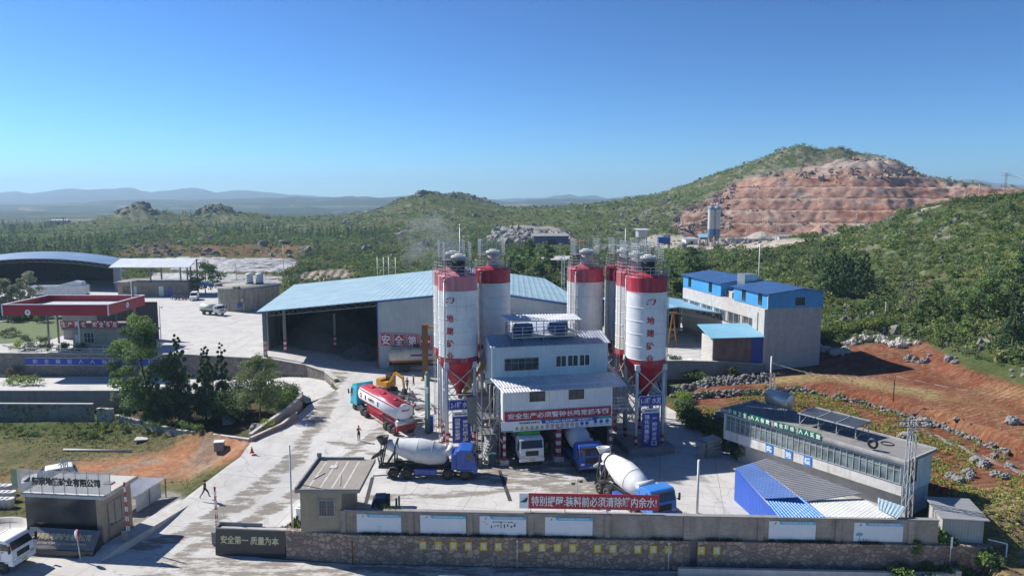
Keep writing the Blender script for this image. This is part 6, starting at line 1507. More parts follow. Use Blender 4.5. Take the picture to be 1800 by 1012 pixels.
def lattice(label, p, h, w0, w1, mat, arms=1, cat='lattice pole', aw=1.4):
 t = thing('lattice_pole', label, cat, p)
 m = MB(); n = max(4, int(h / (w0 * 1.6)))
 cs = [(-1, -1), (1, -1), (1, 1), (-1, 1)]
 for (a, b) in cs: m.bar((a * w0 / 2, b * w0 / 2, 0), (a * w1 / 2, b * w1 / 2, h), .06)
 for k in range(n):
  z0, z1 = h * k / n, h * (k + 1) / n; u0 = (w0 + (w1 - w0) * k / n) / 2; u1 = (w0 + (w1 - w0) * (k + 1) / n) / 2
  for i in range(4):
   a, b = cs[i], cs[(i + 1) % 4]
   if k % 2: a, b = b, a
   m.bar((a[0] * u0, a[1] * u0, z0), (b[0] * u1, b[1] * u1, z1), .035)
 m.build('lattice_shaft', mat, t)
 if arms:
  m = MB()
  for k in range(arms):
   z = h - .15 - .5 * k; m.bar((-aw, 0, z), (aw, 0, z), .08); m.bar((0, -aw * .6, z - .15), (0, aw * .6, z - .15), .07)
   for s in (-aw, -aw * .5, aw * .5, aw): m.cyl((s, 0, z), (s, 0, z + .22), .05, .03, 8)
  m.build('crossarm', M['dsteel'], t)
 return t
lattice('lattice pole with insulator crossarm behind the gate office sign', (-40.6, 63.6, -2.2), 5.4, .45, .35, M['steel'], 1)
lattice('tall white lattice pole with crossarms at the east corner of the laboratory', (32.0, 56.4, 0), 9.1, .62, .42, M['steel'], 2)
LRZ = math.atan2(-14.5, 10.4); LO = Vector((21.6, 72.0, 0)); LL = 17.9
lb = thing('laboratory', 'long flat roofed concrete laboratory with one continuous strip of windows', 'laboratory', LO, LRZ)
m = MB(); m.bb((0, 0, 2.25), (LL, 5.0, 5.02)); m.build('upper_wall', concrete('streaked_lab_concrete', (.70, .68, .64), (.26, .25, .235), .65, .9), lb)
m = MB(); m.bb((1.1, 1.0, 0), (LL - .1, 4.9, 2.25)); m.build('lower_wall', M['lightconc'], lb)
m = MB(); m.bb((-.25, -.3, 5.03), (LL + .25, 5.25, 5.2)); m.build('roof', concrete('dark_roof_concrete', (.24, .235, .23), (.10, .10, .10), .7, .35, False), lb)
m = MB(); m.bb((-.25, -.3, 5.205), (LL + .25, -.16, 5.42)); m.bb((-.25, -.155, 5.205), (-.1, 5.25, 5.42)); m.bb((-.095, 5.1, 5.205), (LL + .25, 5.25, 5.36)); m.bb((LL + .12, -.155, 5.205), (LL + .25, 5.095, 5.3)); m.build('parapet', M['concrete'], lb)
wm_ = window('window', .25, LL - .1, 3.2, 4.82, 0, 30, 1, M['steel'], M['lab_glass'] if 'lab_glass' in M else glassy('lab_window_glass', (.16, .2, .21), .1), lb, .07, -.06, rows=[4.35])
m = MB()
for z in (3.0, 4.4): m.bb((LL, .9, z), (LL + .05, 2.4, z + .06))
for y in (.9, 1.65, 2.34): m.bb((LL, y, 3.06), (LL + .05, y + .06, 4.9))
m.bb((LL, .9, 4.9), (LL + .05, 2.4, 4.96)); wf = m.build('end_window', M['dsteel'], lb)
m = MB(); m.bb((LL + .003, .95, 3.05), (LL + .02, 2.36, 4.9)); m.build('pane', M['glass'], wf)
for ch, s in zip('实验楼', (5.0, 7.1, 9.05)):
 t = thing('name_tile', 'bright blue tile with white character %s below the laboratory windows' % ch, 'sign', LO, LRZ, 'blue name tiles of the laboratory')
 m = MB(); m.bb((s, -.06, 2.3), (s + .78, -.005, 3.12)); m.build('plate', plain('tile_blue_' + ch, (.02, .25, .75), .4), t)
 lettering(ch, local(t, (s + .09, -.063, 2.4)), .6, .62, M['signwhite'], t, .03)
s = .7
for ch in '环境卫生 人人有责 美化环境 人人受益':
 if ch == ' ': s += .32; continue
 t = thing('roof_letter_tile', 'green tile with white character %s on the laboratory parapet, %s' % (ch, 'northern slogan half' if s < 5.2 else 'southern slogan half'), 'sign', LO, LRZ, 'green slogan tiles along the laboratory roof')
 m = MB(); m.bb((s, -.36, 5.1), (s + .54, -.31, 5.68)); m.build('plate', plain('tile_green', (.01, .16, .09), .5) if 'tile_green' not in bpy.data.materials else bpy.data.materials['tile_green'], t)
 lettering(ch, local(t, (s + .07, -.363, 5.17)), .4, .44, M['signwhite'], t, .03)
 s += .575
rt = thing('roof_water_tank', 'shiny steel cylinder tank on legs on the laboratory roof', 'water tank', LO, LRZ)
m = MB(); m.lathe([(.001, 0), (.6, .02), (.78, .1), (.78, 2.5), (.6, 2.58), (.001, 2.6)], 28, Matrix.Translation((2.9, 3.1, 6.85)) @ Matrix.Rotation(R(90), 4, 'Y')); m.build('tank', plain('stainless', (.5, .49, .47), .38, .6, .1), rt)
m = MB()
for x in (3.2, 4.2, 5.2):
 for y in (2.5, 3.7): m.bar((x, y, 5.2), (x, y, 6.6), .07)
 m.bar((x, 2.5, 6.15), (x, 3.7, 6.15), .07)
for y in (2.5, 3.7): m.bar((3.2, y, 6.2), (5.2, y, 6.2), .06); m.bar((3.2, y, 5.25), (4.2, y, 6.2), .04)
m.build('tank_stand', M['dsteel'], rt)
so_ = thing('solar_collector', 'solar water panel array raised on thin posts above the laboratory roof', 'solar panel', LO, LRZ)
for k in range(3):
 m = MB(); x = 7.2 + k * 1.9; m.slab([(x, 1.6, 6.35), (x + 1.8, 1.6, 6.35), (x + 1.8, 4.2, 6.55), (x, 4.2, 6.55)], .08); pn = m.build('panel', plain('collector_dark', (.06, .065, .07), .15) if k == 0 else bpy.data.materials['collector_dark'], so_)
 m = MB(); m.bar((x, 1.58, 6.4), (x + 1.8, 1.58, 6.4), .09); m.bar((x, 4.2, 6.58), (x + 1.8, 4.2, 6.58), .08); m.bar((x, 1.6, 6.38), (x, 4.2, 6.57), .06); m.build('panel_frame', M['steel'], pn)
m = MB()
for x in (7.3, 9.2, 11.0, 12.8):
 m.bar((x, 1.8, 5.2), (x, 1.8, 6.35), .06); m.bar((x, 4.0, 5.2), (x, 4.0, 6.5), .06); m.bar((x, 1.8, 5.3), (x, 4.0, 6.45), .045)
m.build('stand', M['steel'], so_)
m = MB(); m.lathe([(.45, 0), (.5, .05), (.55, 0), (.5, -.05), (.45, 0)], 24, local(lb, (14.9, 3.2, 5.26), (1, 0, 0), (0, 1, 0))); tag(m.build('tyre', M['rubber']), 'black tyre lying flat on the laboratory roof', 'tyre')
m = MB(); m.lathe([(.3, -.09), (.45, -.09), (.48, 0), (.45, .09), (.3, .09)], 18, local(lb, (15.0, .6, 5.8), (1, 0, 0), (0, 0, 1))); m.bb((30.2, 60.2, 5.22), (30.2, 60.2, 5.22)); tag(m.build('flood_lamp', M['black']), 'black round lamp drum on the laboratory roof by the lattice pole', 'lamp')
sh = thing('patchwork_shed', 'patchwork lean-to of blue, grey and pale corrugated sheets below the laboratory', 'shed', LO, LRZ)
iv = Matrix.LocRotScale(LO, Euler((0, 0, LRZ)), Vector((1, 1, 1))).inverted()
def lp(px, py, z): return iv @ G(px, py, z)
def sheetroof(name, pts, mat, ribaxis=0):
 m = MB(); q = [lp(*p) for p in pts]
 n = (q[1] - q[0]).cross(q[2] - q[0])
 if n.z < 0: q = q[::-1]
 L0 = (q[1] - q[0]).length if ribaxis == 0 else (q[3] - q[0]).length
 qq = q if ribaxis == 0 else [q[1], q[2], q[3], q[0]]
 m.corr(qq, max(6, int(L0 / .24)), .05); m.build(name, mat, sh)
M['sheet_blue'] = corrugated('blue_sheet', (.14, .25, .56), .22, 'Y', (.35, .4, .5), .5, depth=.05)
M['sheet_blue2'] = corrugated('bright_blue_sheet', (.06, .24, .60), .26, 'X', (.35, .45, .55), .6, depth=.05)
M['sheet_grey'] = corrugated('grey_sheet', (.33, .33, .34), .24, 'Y', (.12, .12, .12), .6, depth=.06)
M['sheet_pale'] = corrugated('pale_sheet', (.48, .50, .50), .26, 'X', (.25, .24, .22), .6, depth=.05)
sheetroof('blue_roof', [(1292, 822, 3.0), (1324, 812.5, 3.4), (1404, 873, 2.85), (1343, 876, 2.5)], M['sheet_blue'], 1)
sheetroof('grey_roof', [(1325, 812.5, 3.34), (1348, 805.5, 3.55), (1516, 867, 2.75), (1417, 881, 2.4)], M['sheet_grey'], 1)
sheetroof('lower_blue_roof', [(1343, 875, 2.42), (1408, 872.5, 2.6), (1452, 909, 1.95), (1370, 909, 1.9)], M['sheet_blue2'])
sheetroof('pale_roof', [(1408, 879, 2.35), (1518, 876, 2.3), (1582, 910, 1.95), (1445, 909, 1.9)], M['sheet_pale'])
sheetroof('curled_sheet', [(1543, 874, 2.75), (1593, 891, 2.7), (1577, 911, 2.05), (1543, 893, 2.2)], corrugated('light_blue_sheet', (.32, .44, .52), .3, 'X', (.3, .3, .3), .5, depth=.05))
m = MB(); a, b = G(1292.5, 822, 2.96), G(1370, 909, 1.86); a.z = b.z = 0
a_ = iv @ Vector((a.x, a.y, 0)); b_ = iv @ Vector((b.x, b.y, 0))
m.add([a_, b_, Vector((b_.x, b_.y, 1.84)), Vector((a_.x, a_.y, 2.92))], [(0, 1, 2, 3)]); n_ = (b_ - a_).cross(Vector((0, 0, 1))).normalized() * -.05
m.add([a_ + n_, b_ + n_, Vector((b_.x, b_.y, 1.84)) + n_, Vector((a_.x, a_.y, 2.92)) + n_], [(3, 2, 1, 0)]); m.build('blue_wall', corrugated('blue_wall_sheet', (.03, .11, .52), .22, 'X', (.1, .15, .4), .2), sh)
m = MB()
for (px, py, z) in ((1300, 828, 2.8), (1420, 884, 2.2), (1560, 905, 1.9), (1380, 880, 2.3)): p = lp(px, py, z); m.bar((p.x, p.y, 0), (p.x, p.y, p.z), .08)
m.build('post', M['dsteel'], sh)
pn = thing('sheet_pen', 'grey corrugated pen with sloping roof on the stone wall east of the laboratory', 'shed', (33.6, 54.2, 0), R(-8))
m = MB(); m.bb((0, 0, -.05), (3.0, 2.6, 1.9)); m.build('sheet_wall', corrugated('pen_sheet', (.40, .40, .40), .22, 'X', (.2, .18, .16), .5), pn)
m = MB(); m.slab([(-.2, -.25, 1.92), (3.3, -.25, 1.92), (3.2, 3.0, 2.35), (-.2, 3.0, 2.35)], .06); m.build('roof', M['sheet_grey'], pn)
m = MB(); m.bar((3.4, .1, .3), (4.6, -.3, .2), .08); m.bar((4.6, -.3, .2), (4.6, -.3, -2.2), .08); m.build('drain_pipe', M['white'], pn)
t = thing('slab_stack', 'stack of grey concrete slabs in shade at the north corner of the laboratory', 'slab stack', (20.7, 73.6, 0), R(30))
m = MB()
for k in range(9):
 m.box((random.uniform(-.06, .06), random.uniform(-.06, .06), .1 + k * .2), (1.9, 1.3, .16), random.uniform(-.06, .06))
 m.box((-1.5 + random.uniform(-.1, .1), -.2, .1 + k * .17), (.7, .8, .13), random.uniform(-.3, .3))
m.build('slab_layer', M['concrete'], t)
# ================================================================== works yard behind: sheds, canopy, reservoir, east building
def beam_line(mb, a, b, depth, n=10, r=.05):
 """flat truss between two points"""
 a = Vector(a); b = Vector(b); dn = Vector((0, 0, -depth))
 mb.bar(a, b, r * 2); mb.bar(a + dn, b + dn, r * 2)
 for k in range(n):
  p, q_ = a.lerp(b, k / n), a.lerp(b, (k + 1) / n)
  mb.bar(p + dn, p.lerp(q_, .5), r); mb.bar(p.lerp(q_, .5), q_ + dn, r)
U = Vector((.98, -.20, 0)).normalized(); Vv = Vector((-.135, .99, 0)).normalized()
P0 = Vector((-38.2, 110.2, 0))
def sp(u, v, z): return P0 + U * u + Vv * v + Vector((0, 0, z))
sh1 = thing('aggregate_shed', 'huge open ended shed with pale blue sheet roof and dark gravel bay', 'shed', P0)
LSH, UMID, UR, ZE = 35.0, 34.6, 50.0, 9.6
def zr(u): return ZE + .118 * min(u, UMID) - .118 * max(0, u - UMID)
M['shed_roof'] = corrugated('pale_blue_shed_roof', (.25, .39, .47), .9, 'X', (.36, .42, .45), .6, rough=.55, depth=.03, col2=(.32, .46, .53))
m = MB(); m.slab([sp(-.8, -.9, zr(-.8)), sp(UMID, -.9, zr(UMID)), sp(UMID, LSH, zr(UMID)), sp(-.8, LSH, zr(-.8))], .12); m.slab([sp(UMID, -.9, zr(UMID)), sp(UR, -.9, zr(UR)), sp(UR, LSH, zr(UR)), sp(UMID, LSH, zr(UMID))], .12); m.build('roof', M['shed_roof'], sh1, True)
M['shed_wall'] = corrugated('grey_blue_shed_wall', (.45, .48, .50), .4, 'X', (.30, .29, .27), .4, depth=.03)
u1 = 18.7
m = MB(); m.prism([(u1, 1.2), (UR, 1.2), (UR, zr(UR) - .15), (UMID, zr(UMID) - .15), (u1, zr(u1) - .15)], 0, .2, 'y', Matrix.Translation(P0) @ Matrix(((U.x, Vv.x, 0, 0), (U.y, Vv.y, 0, 0), (0, 0, 1, 0), (0, 0, 0, 1)))); m.build('front_wall', M['shed_wall'], sh1, True)
MS = Matrix.Translation(P0) @ Matrix(((U.x, Vv.x, 0, 0), (U.y, Vv.y, 0, 0), (0, 0, 1, 0), (0, 0, 0, 1)))
m = MB(); m.prism([(-.6, 1.2), (UMID, 1.2), (UMID, zr(UMID) - .2), (-.6, zr(-.6) - .2)], LSH - .2, LSH, 'y', MS); m.prism([(UMID, 1.2), (UR, 1.2), (UR, zr(UR) - .2), (UMID, zr(UMID) - .2)], LSH - .2, LSH, 'y', MS); m.build('back_wall', M['darkconc'], sh1, True)
m = MB(); m.bb((u1 + .2, .25, 1.2), (u1 + .4, LSH, zr(u1) - .3), MS); m.build('divider_wall', M['darkconc'], sh1, True)
m = MB()
m.bb((-.35, 4.5, 1.2), (-.15, LSH, 7.3), MS)
for k in range(7): m.bb((-.4, 4 + k * 5, 1.2), (-.05, 4.4 + k * 5, zr(0) - .4), MS)
m.bb((-.32, 4.5, 7.32), (-.18, LSH, 9.3), MS)
m.build('side_wall', M['darkconc'], sh1, True)
m = MB(); m.bb((0, -.5, 1.5), (.55, .05, zr(0) - .45), MS); m.build('corner_pillar', banded('pillar_paint', [(0, (.55, .18, .12)), (2.9, (.62, .58, .52)), (3.3, (.55, .18, .12)), (3.7, (.62, .58, .52)), (4.1, (.55, .18, .12)), (4.5, (.62, .58, .52)), (4.9, (.16, .17, .18))], (.5, .2, .15), .8), sh1, True)
m = MB(); m.bb((2.6, 3.6, 1.5), (3.1, 4.1, zr(2.8) - .4), MS); m.bb((10.5, 9, 1.2), (10.9, 9.5, 8), MS); m.build('inner_pillar', banded('pillar_paint_b', [(0, (.62, .58, .55)), (2.5, RDP), (2.9, (.62, .6, .58)), (3.3, RDP), (3.7, (.62, .6, .58)), (4.1, RDP), (4.5, (.2, .2, .2))], (.6, .6, .6), .8), sh1, True)
m = MB()
for v in (0.1, 9, 18, 27): beam_line(m, sp(0, v, zr(0) - .2), sp(u1, v, zr(u1) - .2), .75, 12, .06)
m.build('roof_truss', M['dsteel'], sh1, True)
m = MB(); m.bar(sp(u1, -.06, zr(u1) - .28), sp(UMID, -.06, zr(UMID) - .28), .06, .3); m.bar(sp(UMID, -.06, zr(UMID) - .28), sp(UR, -.06, zr(UR) - .28), .06, .3); m.bb((u1 - .12, -.08, 6.6), (u1 + .02, .1, zr(u1) - .4), MS); m.build('blue_trim', plain('trim_blue', (.02, .10, .42), .4), sh1, True)
m = MB(); m.bb((u1 - .12, -.08, 1.2), (u1 + .02, .1, 6.58), MS); m.build('red_edge', M['redpaint'], sh1, True)
for k, ch in enumerate('安全第一质量为本'):
 o = sp(u1 + .35 + k * 2.05, -.09, 4.85)
 t = thing('shed_letter_tile', 'large red tile with white character %s on the shed wall' % ch, 'sign', o, math.atan2(U.y, U.x), 'red slogan tiles on the shed wall')
 m = MB(); m.bb((0, -.05, 0), (1.75, .03, 2.0)); m.build('plate', M['red'], t)
 m = MB()
 for a in ((.05, .05, 1.7, .1), (.05, 1.9, 1.7, 1.95), (.05, .1, .1, 1.9), (1.65, .1, 1.7, 1.9)): m.bb((a[0], -.06, a[1]), (a[2], -.051, a[3]))
 m.build('border', M['signwhite'], t)
 lettering(ch, local(t, (.22, -.056, .25)), 1.3, 1.5, M['signwhite'], t, .015) if ch != '一' else lettering(ch, local(t, (.22, -.056, .85)), 1.3, .3, M['signwhite'], t, .035)
def heap(name, label, c, rx, ry, h, mat, seed, n=40):
 g = np.linspace(-1, 1, n); X, Y = np.meshgrid(g, g); rr = np.sqrt(X * X + Y * Y)
 Z = np.clip(1 - rr, 0, 1) * h + fbm(X * 4 + seed, Y * 4, 4, seed) * h * .16 * (rr < 1) - .15 * (rr >= 1)
 V_ = np.stack([X * rx, Y * ry, Z], -1).reshape(-1, 3)
 i = np.arange(n * n).reshape(n, n); F_ = np.stack([i[:-1, :-1], i[:-1, 1:], i[1:, 1:], i[1:, :-1]], -1).reshape(-1, 4)
 keep = (rr.reshape(-1)[F_] < 1.12).all(1)
 o = npmesh(name, V_, F_[keep], mat); o.location = c; return tag(o, label, 'heap')
M['gravel'] = plain('crushed_stone', (.16, .15, .14), .95, 0, .5, 6, (.24, .22, .2), .6, .5, bumpy=.6); M['gravel'].name = 'crushed_stone'
heap('gravel_heap', 'big dark crushed stone heap filling the open shed bay', sp(9.0, 20, 2.0), 9.5, 13, 6.5, M['gravel'], 3)
heap('gravel_heap', 'low spill of crushed stone beside the shed divider wall', sp(15.5, 9, 1.8), 3.6, 5, 1.8, M['gravel'], 5)
t = thing('shed_annex', 'small pale roofed annex against the big shed wall behind the streaked silo', 'annex', (2.0, 97.0, 1.2))
m = MB(); m.bb((-3.5, 93.0, 1.2), (4.5, 101.5, 9.2)); m.build('wall', corrugated('annex_wall', (.40, .50, .52), .3, 'X', (.3, .33, .34), .4), t, True)
m = MB(); m.slab([(-4.0, 92.4, 9.3), (5.6, 92.4, 9.3), (5.2, 102, 10.2), (-4.0, 102, 10.2)], .15); m.build('roof', M['dirtywhite'], t, True)
t = thing('conveyor_house', 'grey pitched head house behind the roof deck of the batching hut', 'head house', (4.5, 85.5, 0), PR)
m = MB(); m.prism([(-2.6, 9.5), (2.8, 9.5), (2.8, 10.9), (.4, 12.1), (-2.6, 10.4)], -2.5, 3.5, 'y'); m.build('wall', M['siding_white'], t)
m = MB(); m.slab([(-2.9, -3, 10.3), (.4, -3, 12.2), (.4, 4, 12.2), (-2.9, 4, 10.3)][::-1], .08); m.slab([(.4, -3, 12.2), (3.0, -3, 10.9), (3.0, 4, 10.9), (.4, 4, 12.2)][::-1], .08); m.build('roof', M['roof_grey'], t)
m = MB()
for x in (-2.4, 2.6):
 for y in (-2.2, 3.2): m.bar((x, y, 0), (x, y, 9.5), .25)
m.build('support', M['dsteel'], t)
t = thing('steel_column', 'tall brown steel column standing before the old tank trailer', 'column', tuple(G(748, 668, 1.1)))
m = MB(); m.box((0, 0, 4.0), (.75, .75, 8.0)); m.build('shaft', M['rust'], t); m = MB(); m.box((.7, 0, 7.6), (1.4, .35, .3)); m.box((0, 0, .1), (1.2, 1.2, .3)); m.build('bracket', M['yellow'], t)
t = thing('blue_cabinet', 'blue steel cabinet among pipes beside the 2-1 silo', 'cabinet', tuple(G(755, 758, .1)))
m = MB(); m.box((0, 0, .95), (.95, .7, 1.8)); m.build('case', M['cab_blue'], t); m = MB(); m.box((0, -.36, .95), (.8, .02, 1.6)); m.build('door', M['blue'], t)
rnd = random.Random(3)
for k, (px, py, lab) in enumerate(((712, 700, 'scrap steel pipes lying on the ground behind the tanker'), (738, 715, 'loose grey pipes and angle irons by the 2-1 silo'), (738, 738, 'low concrete trough edge with pipes near the tanker rear'))):
 p = G(px, py, .5); p.z = th(p.x, p.y) + .22; m = MB()
 for j in range(9):
  a = rnd.uniform(0, 3.1); l = rnd.uniform(.6, 2.0); c = Vector((rnd.uniform(-1.6, 1.6), rnd.uniform(-1.4, 1.4), .08 + rnd.uniform(0, .2)))
  m.bar(c - Vector((math.cos(a), math.sin(a), 0)) * l, c + Vector((math.cos(a), math.sin(a), .1)) * l, rnd.uniform(.05, .16))
 m.box((0, .5, .2), (1.8, .7, .4), .3); o = m.build('scrap_heap', [M['dsteel'], M['steel'], M['darkconc']][k]); o.location = p; tag(o, lab, 'scrap')
t = MB(); p = G(722, 728, .3); t.box((0, 0, .4), (.9, .5, .8), .5, None, .7); t.bar((-.4, 0, .2), (.6, .3, 1.3), .25); o = t.build('rusty_part', M['rust']); o.location = (p.x, p.y, th(p.x, p.y) + .22); tag(o, 'rust brown machine part lying between excavator bucket and silo', 'machine part')
t = MB(); t.cyl((0, 0, 0), (0, 0, .06), .25, n=10); t.cyl((0, 0, .06), (0, 0, .7), .17, .03, 12); o = t.build('traffic_cone', plain('cone_red', (.6, .05, .02), .5)); o.location = tuple(G(443, 796, -.2)); o.location.z = th(o.location.x, o.location.y) + .2; tag(o, 'red traffic cone at the garden wall corner', 'traffic cone')
def wallpath(name, label, pts, h, thick, mat, cap=.06, capmat=None, cat='wall', zfix=None):
 """wall along points (x, y, ztop); goes down h from its top"""
 t = thing(name, label, cat, (pts[0][0], pts[0][1], pts[0][2] - h))
 m = MB(); c = MB()
 for a, b in zip(pts[:-1], pts[1:]):
  a = Vector(a); b = Vector(b); d = (b - a); d.z = 0; n = Vector((-d.y, d.x, 0)).normalized() * thick / 2
  def quad(w, z0a, z1a, z0b, z1b, mb):
   nn = n.normalized() * w
   vs = [a - nn, b - nn, b + nn, a + nn]
   lo_ = [Vector((v.x, v.y, z)) for v, z in zip(vs, (z0a, z0b, z0b, z0a))]; hi_ = [Vector((v.x, v.y, z)) for v, z in zip(vs, (z1a, z1b, z1b, z1a))]
   mb.add(lo_ + hi_, [(3, 2, 1, 0), (4, 5, 6, 7), (0, 1, 5, 4), (1, 2, 6, 5), (2, 3, 7, 6), (3, 0, 4, 7)])
  quad(thick / 2, a.z - h, a.z, b.z - h, b.z, m)
  if cap: quad(thick / 2 + .06, a.z, a.z + cap, b.z, b.z + cap, c)
 m.build('masonry', mat, t, True)
 if cap: c.build('coping', capmat or M['lightconc'], t, True)
 return t
def gz(px, py, z): return tuple(G(px, py, z))
R1 = [(-92, 111.6, 2.75), (-76, 111.2, 2.75), (-50, 110.25, 2.75), (-36, 108.0, 2.5), (-30.5, 105.9, 2.1), (-27, 103.4, 1.7), (-24.6, 99.5, 1.5)]
wallpath('terrace_wall', 'grey rubble terrace wall with concrete coping below the fuel canopy yard', R1, 4.2, .5, M['rubble_grey'], .1)
wallpath('lot_wall', 'grey cement wall along the front edge of the lower concrete lot', [(-100, 98.2, .25), (-52, 98.2, .25), (-46, 99.0, .25)], 3.2, .3, M['darkconc'], .08)
wallpath('field_wall', 'grey cement boundary wall along the back of the grass plot', [(-100, 92.3, .2), (-54.2, 91.7, .2)], 2.9, .3, M['darkconc'], .1)
wallpath('wall_end', 'short pale wall end pillar where field wall meets garden wall', [(-53.6, 91.5, -.35), (-51.4, 91.2, -.35)], 2.4, .4, M['lightconc'], .1)
wallpath('garden_wall', 'low concrete wall sloping along the front of the tree garden', [(-51.2, 91.6, -1.25), (-40, 84.6, -.95), (-29.3, 78.7, -.1)], 1.5, .3, M['lightconc'], .08)
wallpath('garden_wall', 'curved pinkish garden wall beside the gate road', [(-29.3, 78.9, .4), (-28.3, 82.4, .9), (-27.3, 86.2, 1.3), (-26.9, 90.5, 1.6), (-28.2, 94.3, 1.7), (-31.5, 98.3, 1.6)], 2.6, .3, concrete('pinkish_wall', (.40, .33, .29), (.25, .2, .17), .5), .08)
wallpath('planter_kerb', 'low brick planter kerb outside the garden wall corner', [(-28.9, 77.9, .35), (-26.9, 82.5, .5), (-26.3, 86.3, .7)], .9, .22, concrete('reddish_kerb', (.38, .26, .2), (.2, .15, .12), .5), .05)
x0, x1 = -75.6, -52.6
t = thing('blue_slogan_strip', 'long faded blue strip with pale slogan characters on the terrace wall', 'banner', (x0, 110.95, 1.0), math.atan2(-.9, 26))
m = MB(); m.bb((0, -.06, .0), (x1 - x0, -.02, 1.05)); m.build('strip', plain('strip_blue', (.015, .05, .38), .5, 0, .15), t)
m = MB(); m.bb((0, -.07, 1.052), (x1 - x0, -.01, 1.12)); m.bb((0, -.07, -.07), (x1 - x0, -.01, -.002)); m.build('strip_border', M['dirtywhite'], t)
for k, ch in enumerate('安全规矩人人有份你好我好'): lettering(ch, local(t, (1.2 + k * 1.82, -.065, .18)), .75, .7, M['poster'], t, .0)
M['fascia'] = plain('canopy_red', (.36, .014, .035), .45, 0, .15, .6)
cnp = thing('fuel_canopy', 'flat red edged filling station canopy on thin posts', 'canopy', (-70, 116, 2.5))
cx0, cx1, cy0, cy1, cz0, cz1 = -78.3, -62.0, 110.6, 121.8, 8.75, 10.4
m = MB(); m.bb((cx0, cy0, cz0), (cx1, cy0 + .15, cz1)); m.bb((cx0, cy1 - .15, cz0), (cx1, cy1, cz1)); m.bb((cx0, cy0 + .155, cz0), (cx0 + .15, cy1 - .155, cz1)); m.bb((cx1 - .15, cy0 + .155, cz0), (cx1, cy1 - .155, cz1)); m.build('fascia', M['fascia'], cnp, True)
m = MB(); m.bb((cx0 + .16, cy0 + .16, 9.3), (cx1 - .16, cy1 - .16, 9.45)); m.build('roof', M['roof_white'], cnp, True)
m = MB()
for a in (((cx0 - .05, cy0 - .05, cz1 + .002), (cx1 + .05, cy0 + .2, cz1 + .1)), ((cx0 - .05, cy1 - .2, cz1 + .002), (cx1 + .05, cy1 + .05, cz1 + .1)), ((cx0 - .05, cy0 + .205, cz1 + .002), (cx0 + .2, cy1 - .205, cz1 + .1)), ((cx1 - .2, cy0 + .205, cz1 + .002), (cx1 + .05, cy1 - .205, cz1 + .1))): m.bb(*a)
m.box((cx1 - .02, cy0 - .02, 9.55), (.16, .16, 1.65)); m.box((cx0 + .02, cy0 - .02, 9.55), (.16, .16, 1.65)); m.build('rim', M['white'], cnp, True)
for (x, y) in ((-75.6, 117.0), (-64.5, 117.2), (-76.2, 120.5), (-64.5, 120.8)):
 m = MB(); m.cyl((x, y, 2.4), (x, y, 8.9), .16, n=10); m.build('column', M['dsteel'], cnp, True)
for (p, d_) in (((-74.4, cy0 - .02, 9.25), (1, 0, 0)), ((cx1 + .02, 116.2, 9.6), (0, 1, 0))):
 m = MB(); m.lathe([(.001, .03), (.42, .03), (.45, 0)], 20, frame(p, d_)); m.build('round_badge', M['signwhite'], cnp, True)
 fm = frame(p, d_); fm = fm @ Matrix.Translation((-.2, -.22, .035)); lettering('6', fm, .4, .44, plain('badge_green', (.05, .25, .3)), cnp, .02)
bk = thing('screen_wall', 'tall dark screen wall with doorway closing the back of the fuel canopy', 'screen wall', (-70, 124, 2.5))
m = MB(); m.bb((-77.4, 123.8, 2.4), (-71.5, 124.0, 8.6)); m.build('pale_panel', corrugated('screen_pale', (.30, .31, .32), .5, 'X', (.18, .18, .18), .4), bk, True)
m = MB(); m.bb((-71.48, 123.8, 2.4), (-61.0, 124.0, 9.0)); m.build('dark_panel', corrugated('screen_dark', (.07, .075, .085), .5, 'X', (.12, .12, .12), .3), bk, True)
m = MB(); m.bb((-72.5, 123.74, 2.6), (-71.9, 123.79, 5.4)); m.build('doorway', M['rust'], bk, True)
kk = thing('fuel_kiosk', 'cream flat roofed kiosk under the canopy with red slogan tiles on its roof', 'kiosk', (-72, 117, 2.5))
m = MB(); m.bb((-71.2, 116.2, 2.4), (-62.8, 121.5, 5.6)); m.build('wall', concrete('cream_render', (.42, .38, .31), (.3, .27, .22), .4), kk, True)
m = MB(); m.bb((-72.4, 115.4, 5.61), (-62.0, 122.0, 5.95)); m.build('roof', M['darkconc'], kk, True)
window('window', 2.6, 4.3, .8, 2.6, -.81, 3, 2, M['white'], M['glass'], kk, .06)
m = MB(); m.bb((1.2, -.87, 1.0), (1.9, -.82, 2.2)); m.build('notice', M['dirtywhite'], kk)
s = -72.6
for k, ch in enumerate('生产再忙 安全不忘'):
 if ch == ' ': s += .7; continue
 t = thing('roof_slogan_tile', 'small red and white slogan tile %s on the kiosk roof' % ch, 'sign', (s, 115.5, 5.96), 0, 'slogan tiles on the fuel kiosk roof')
 m = MB(); m.bb((0, -.03, 0), (.95, .03, 1.15)); m.build('plate', M['red'], t)
 lettering(ch, local(t, (.12, -.034, .14)), .72, .88, M['signwhite'], t, .03); s += 1.08
pmp = thing('fuel_pump', 'red and white fuel pump standing on the island in the canopy shade', 'fuel pump', (-62.6, 116.2, 2.5))
m = MB(); m.box((0, 0, .8), (.9, .5, 1.5)); m.build('case', M['signwhite'], pmp); m = MB(); m.box((0, -.26, 1.0), (.7, .02, .6)); m.build('display', M['red'], pmp)
rl = thing('forecourt_railing', 'low white railing round the forecourt edge', 'railing', (-76, 111.9, 2.5))
m = MB(); rails(m, [(-76.2, 114.3, 2.5), (-76.2, 112.0, 2.5), (-60.5, 111.6, 2.5)], .85, 2, 2.6, .04); rails(m, [(-74.8, 114.4, 2.5), (-60.4, 113.9, 2.5)], .9, 1, 2.6, .04); m.build('rail', M['white'], rl, True)
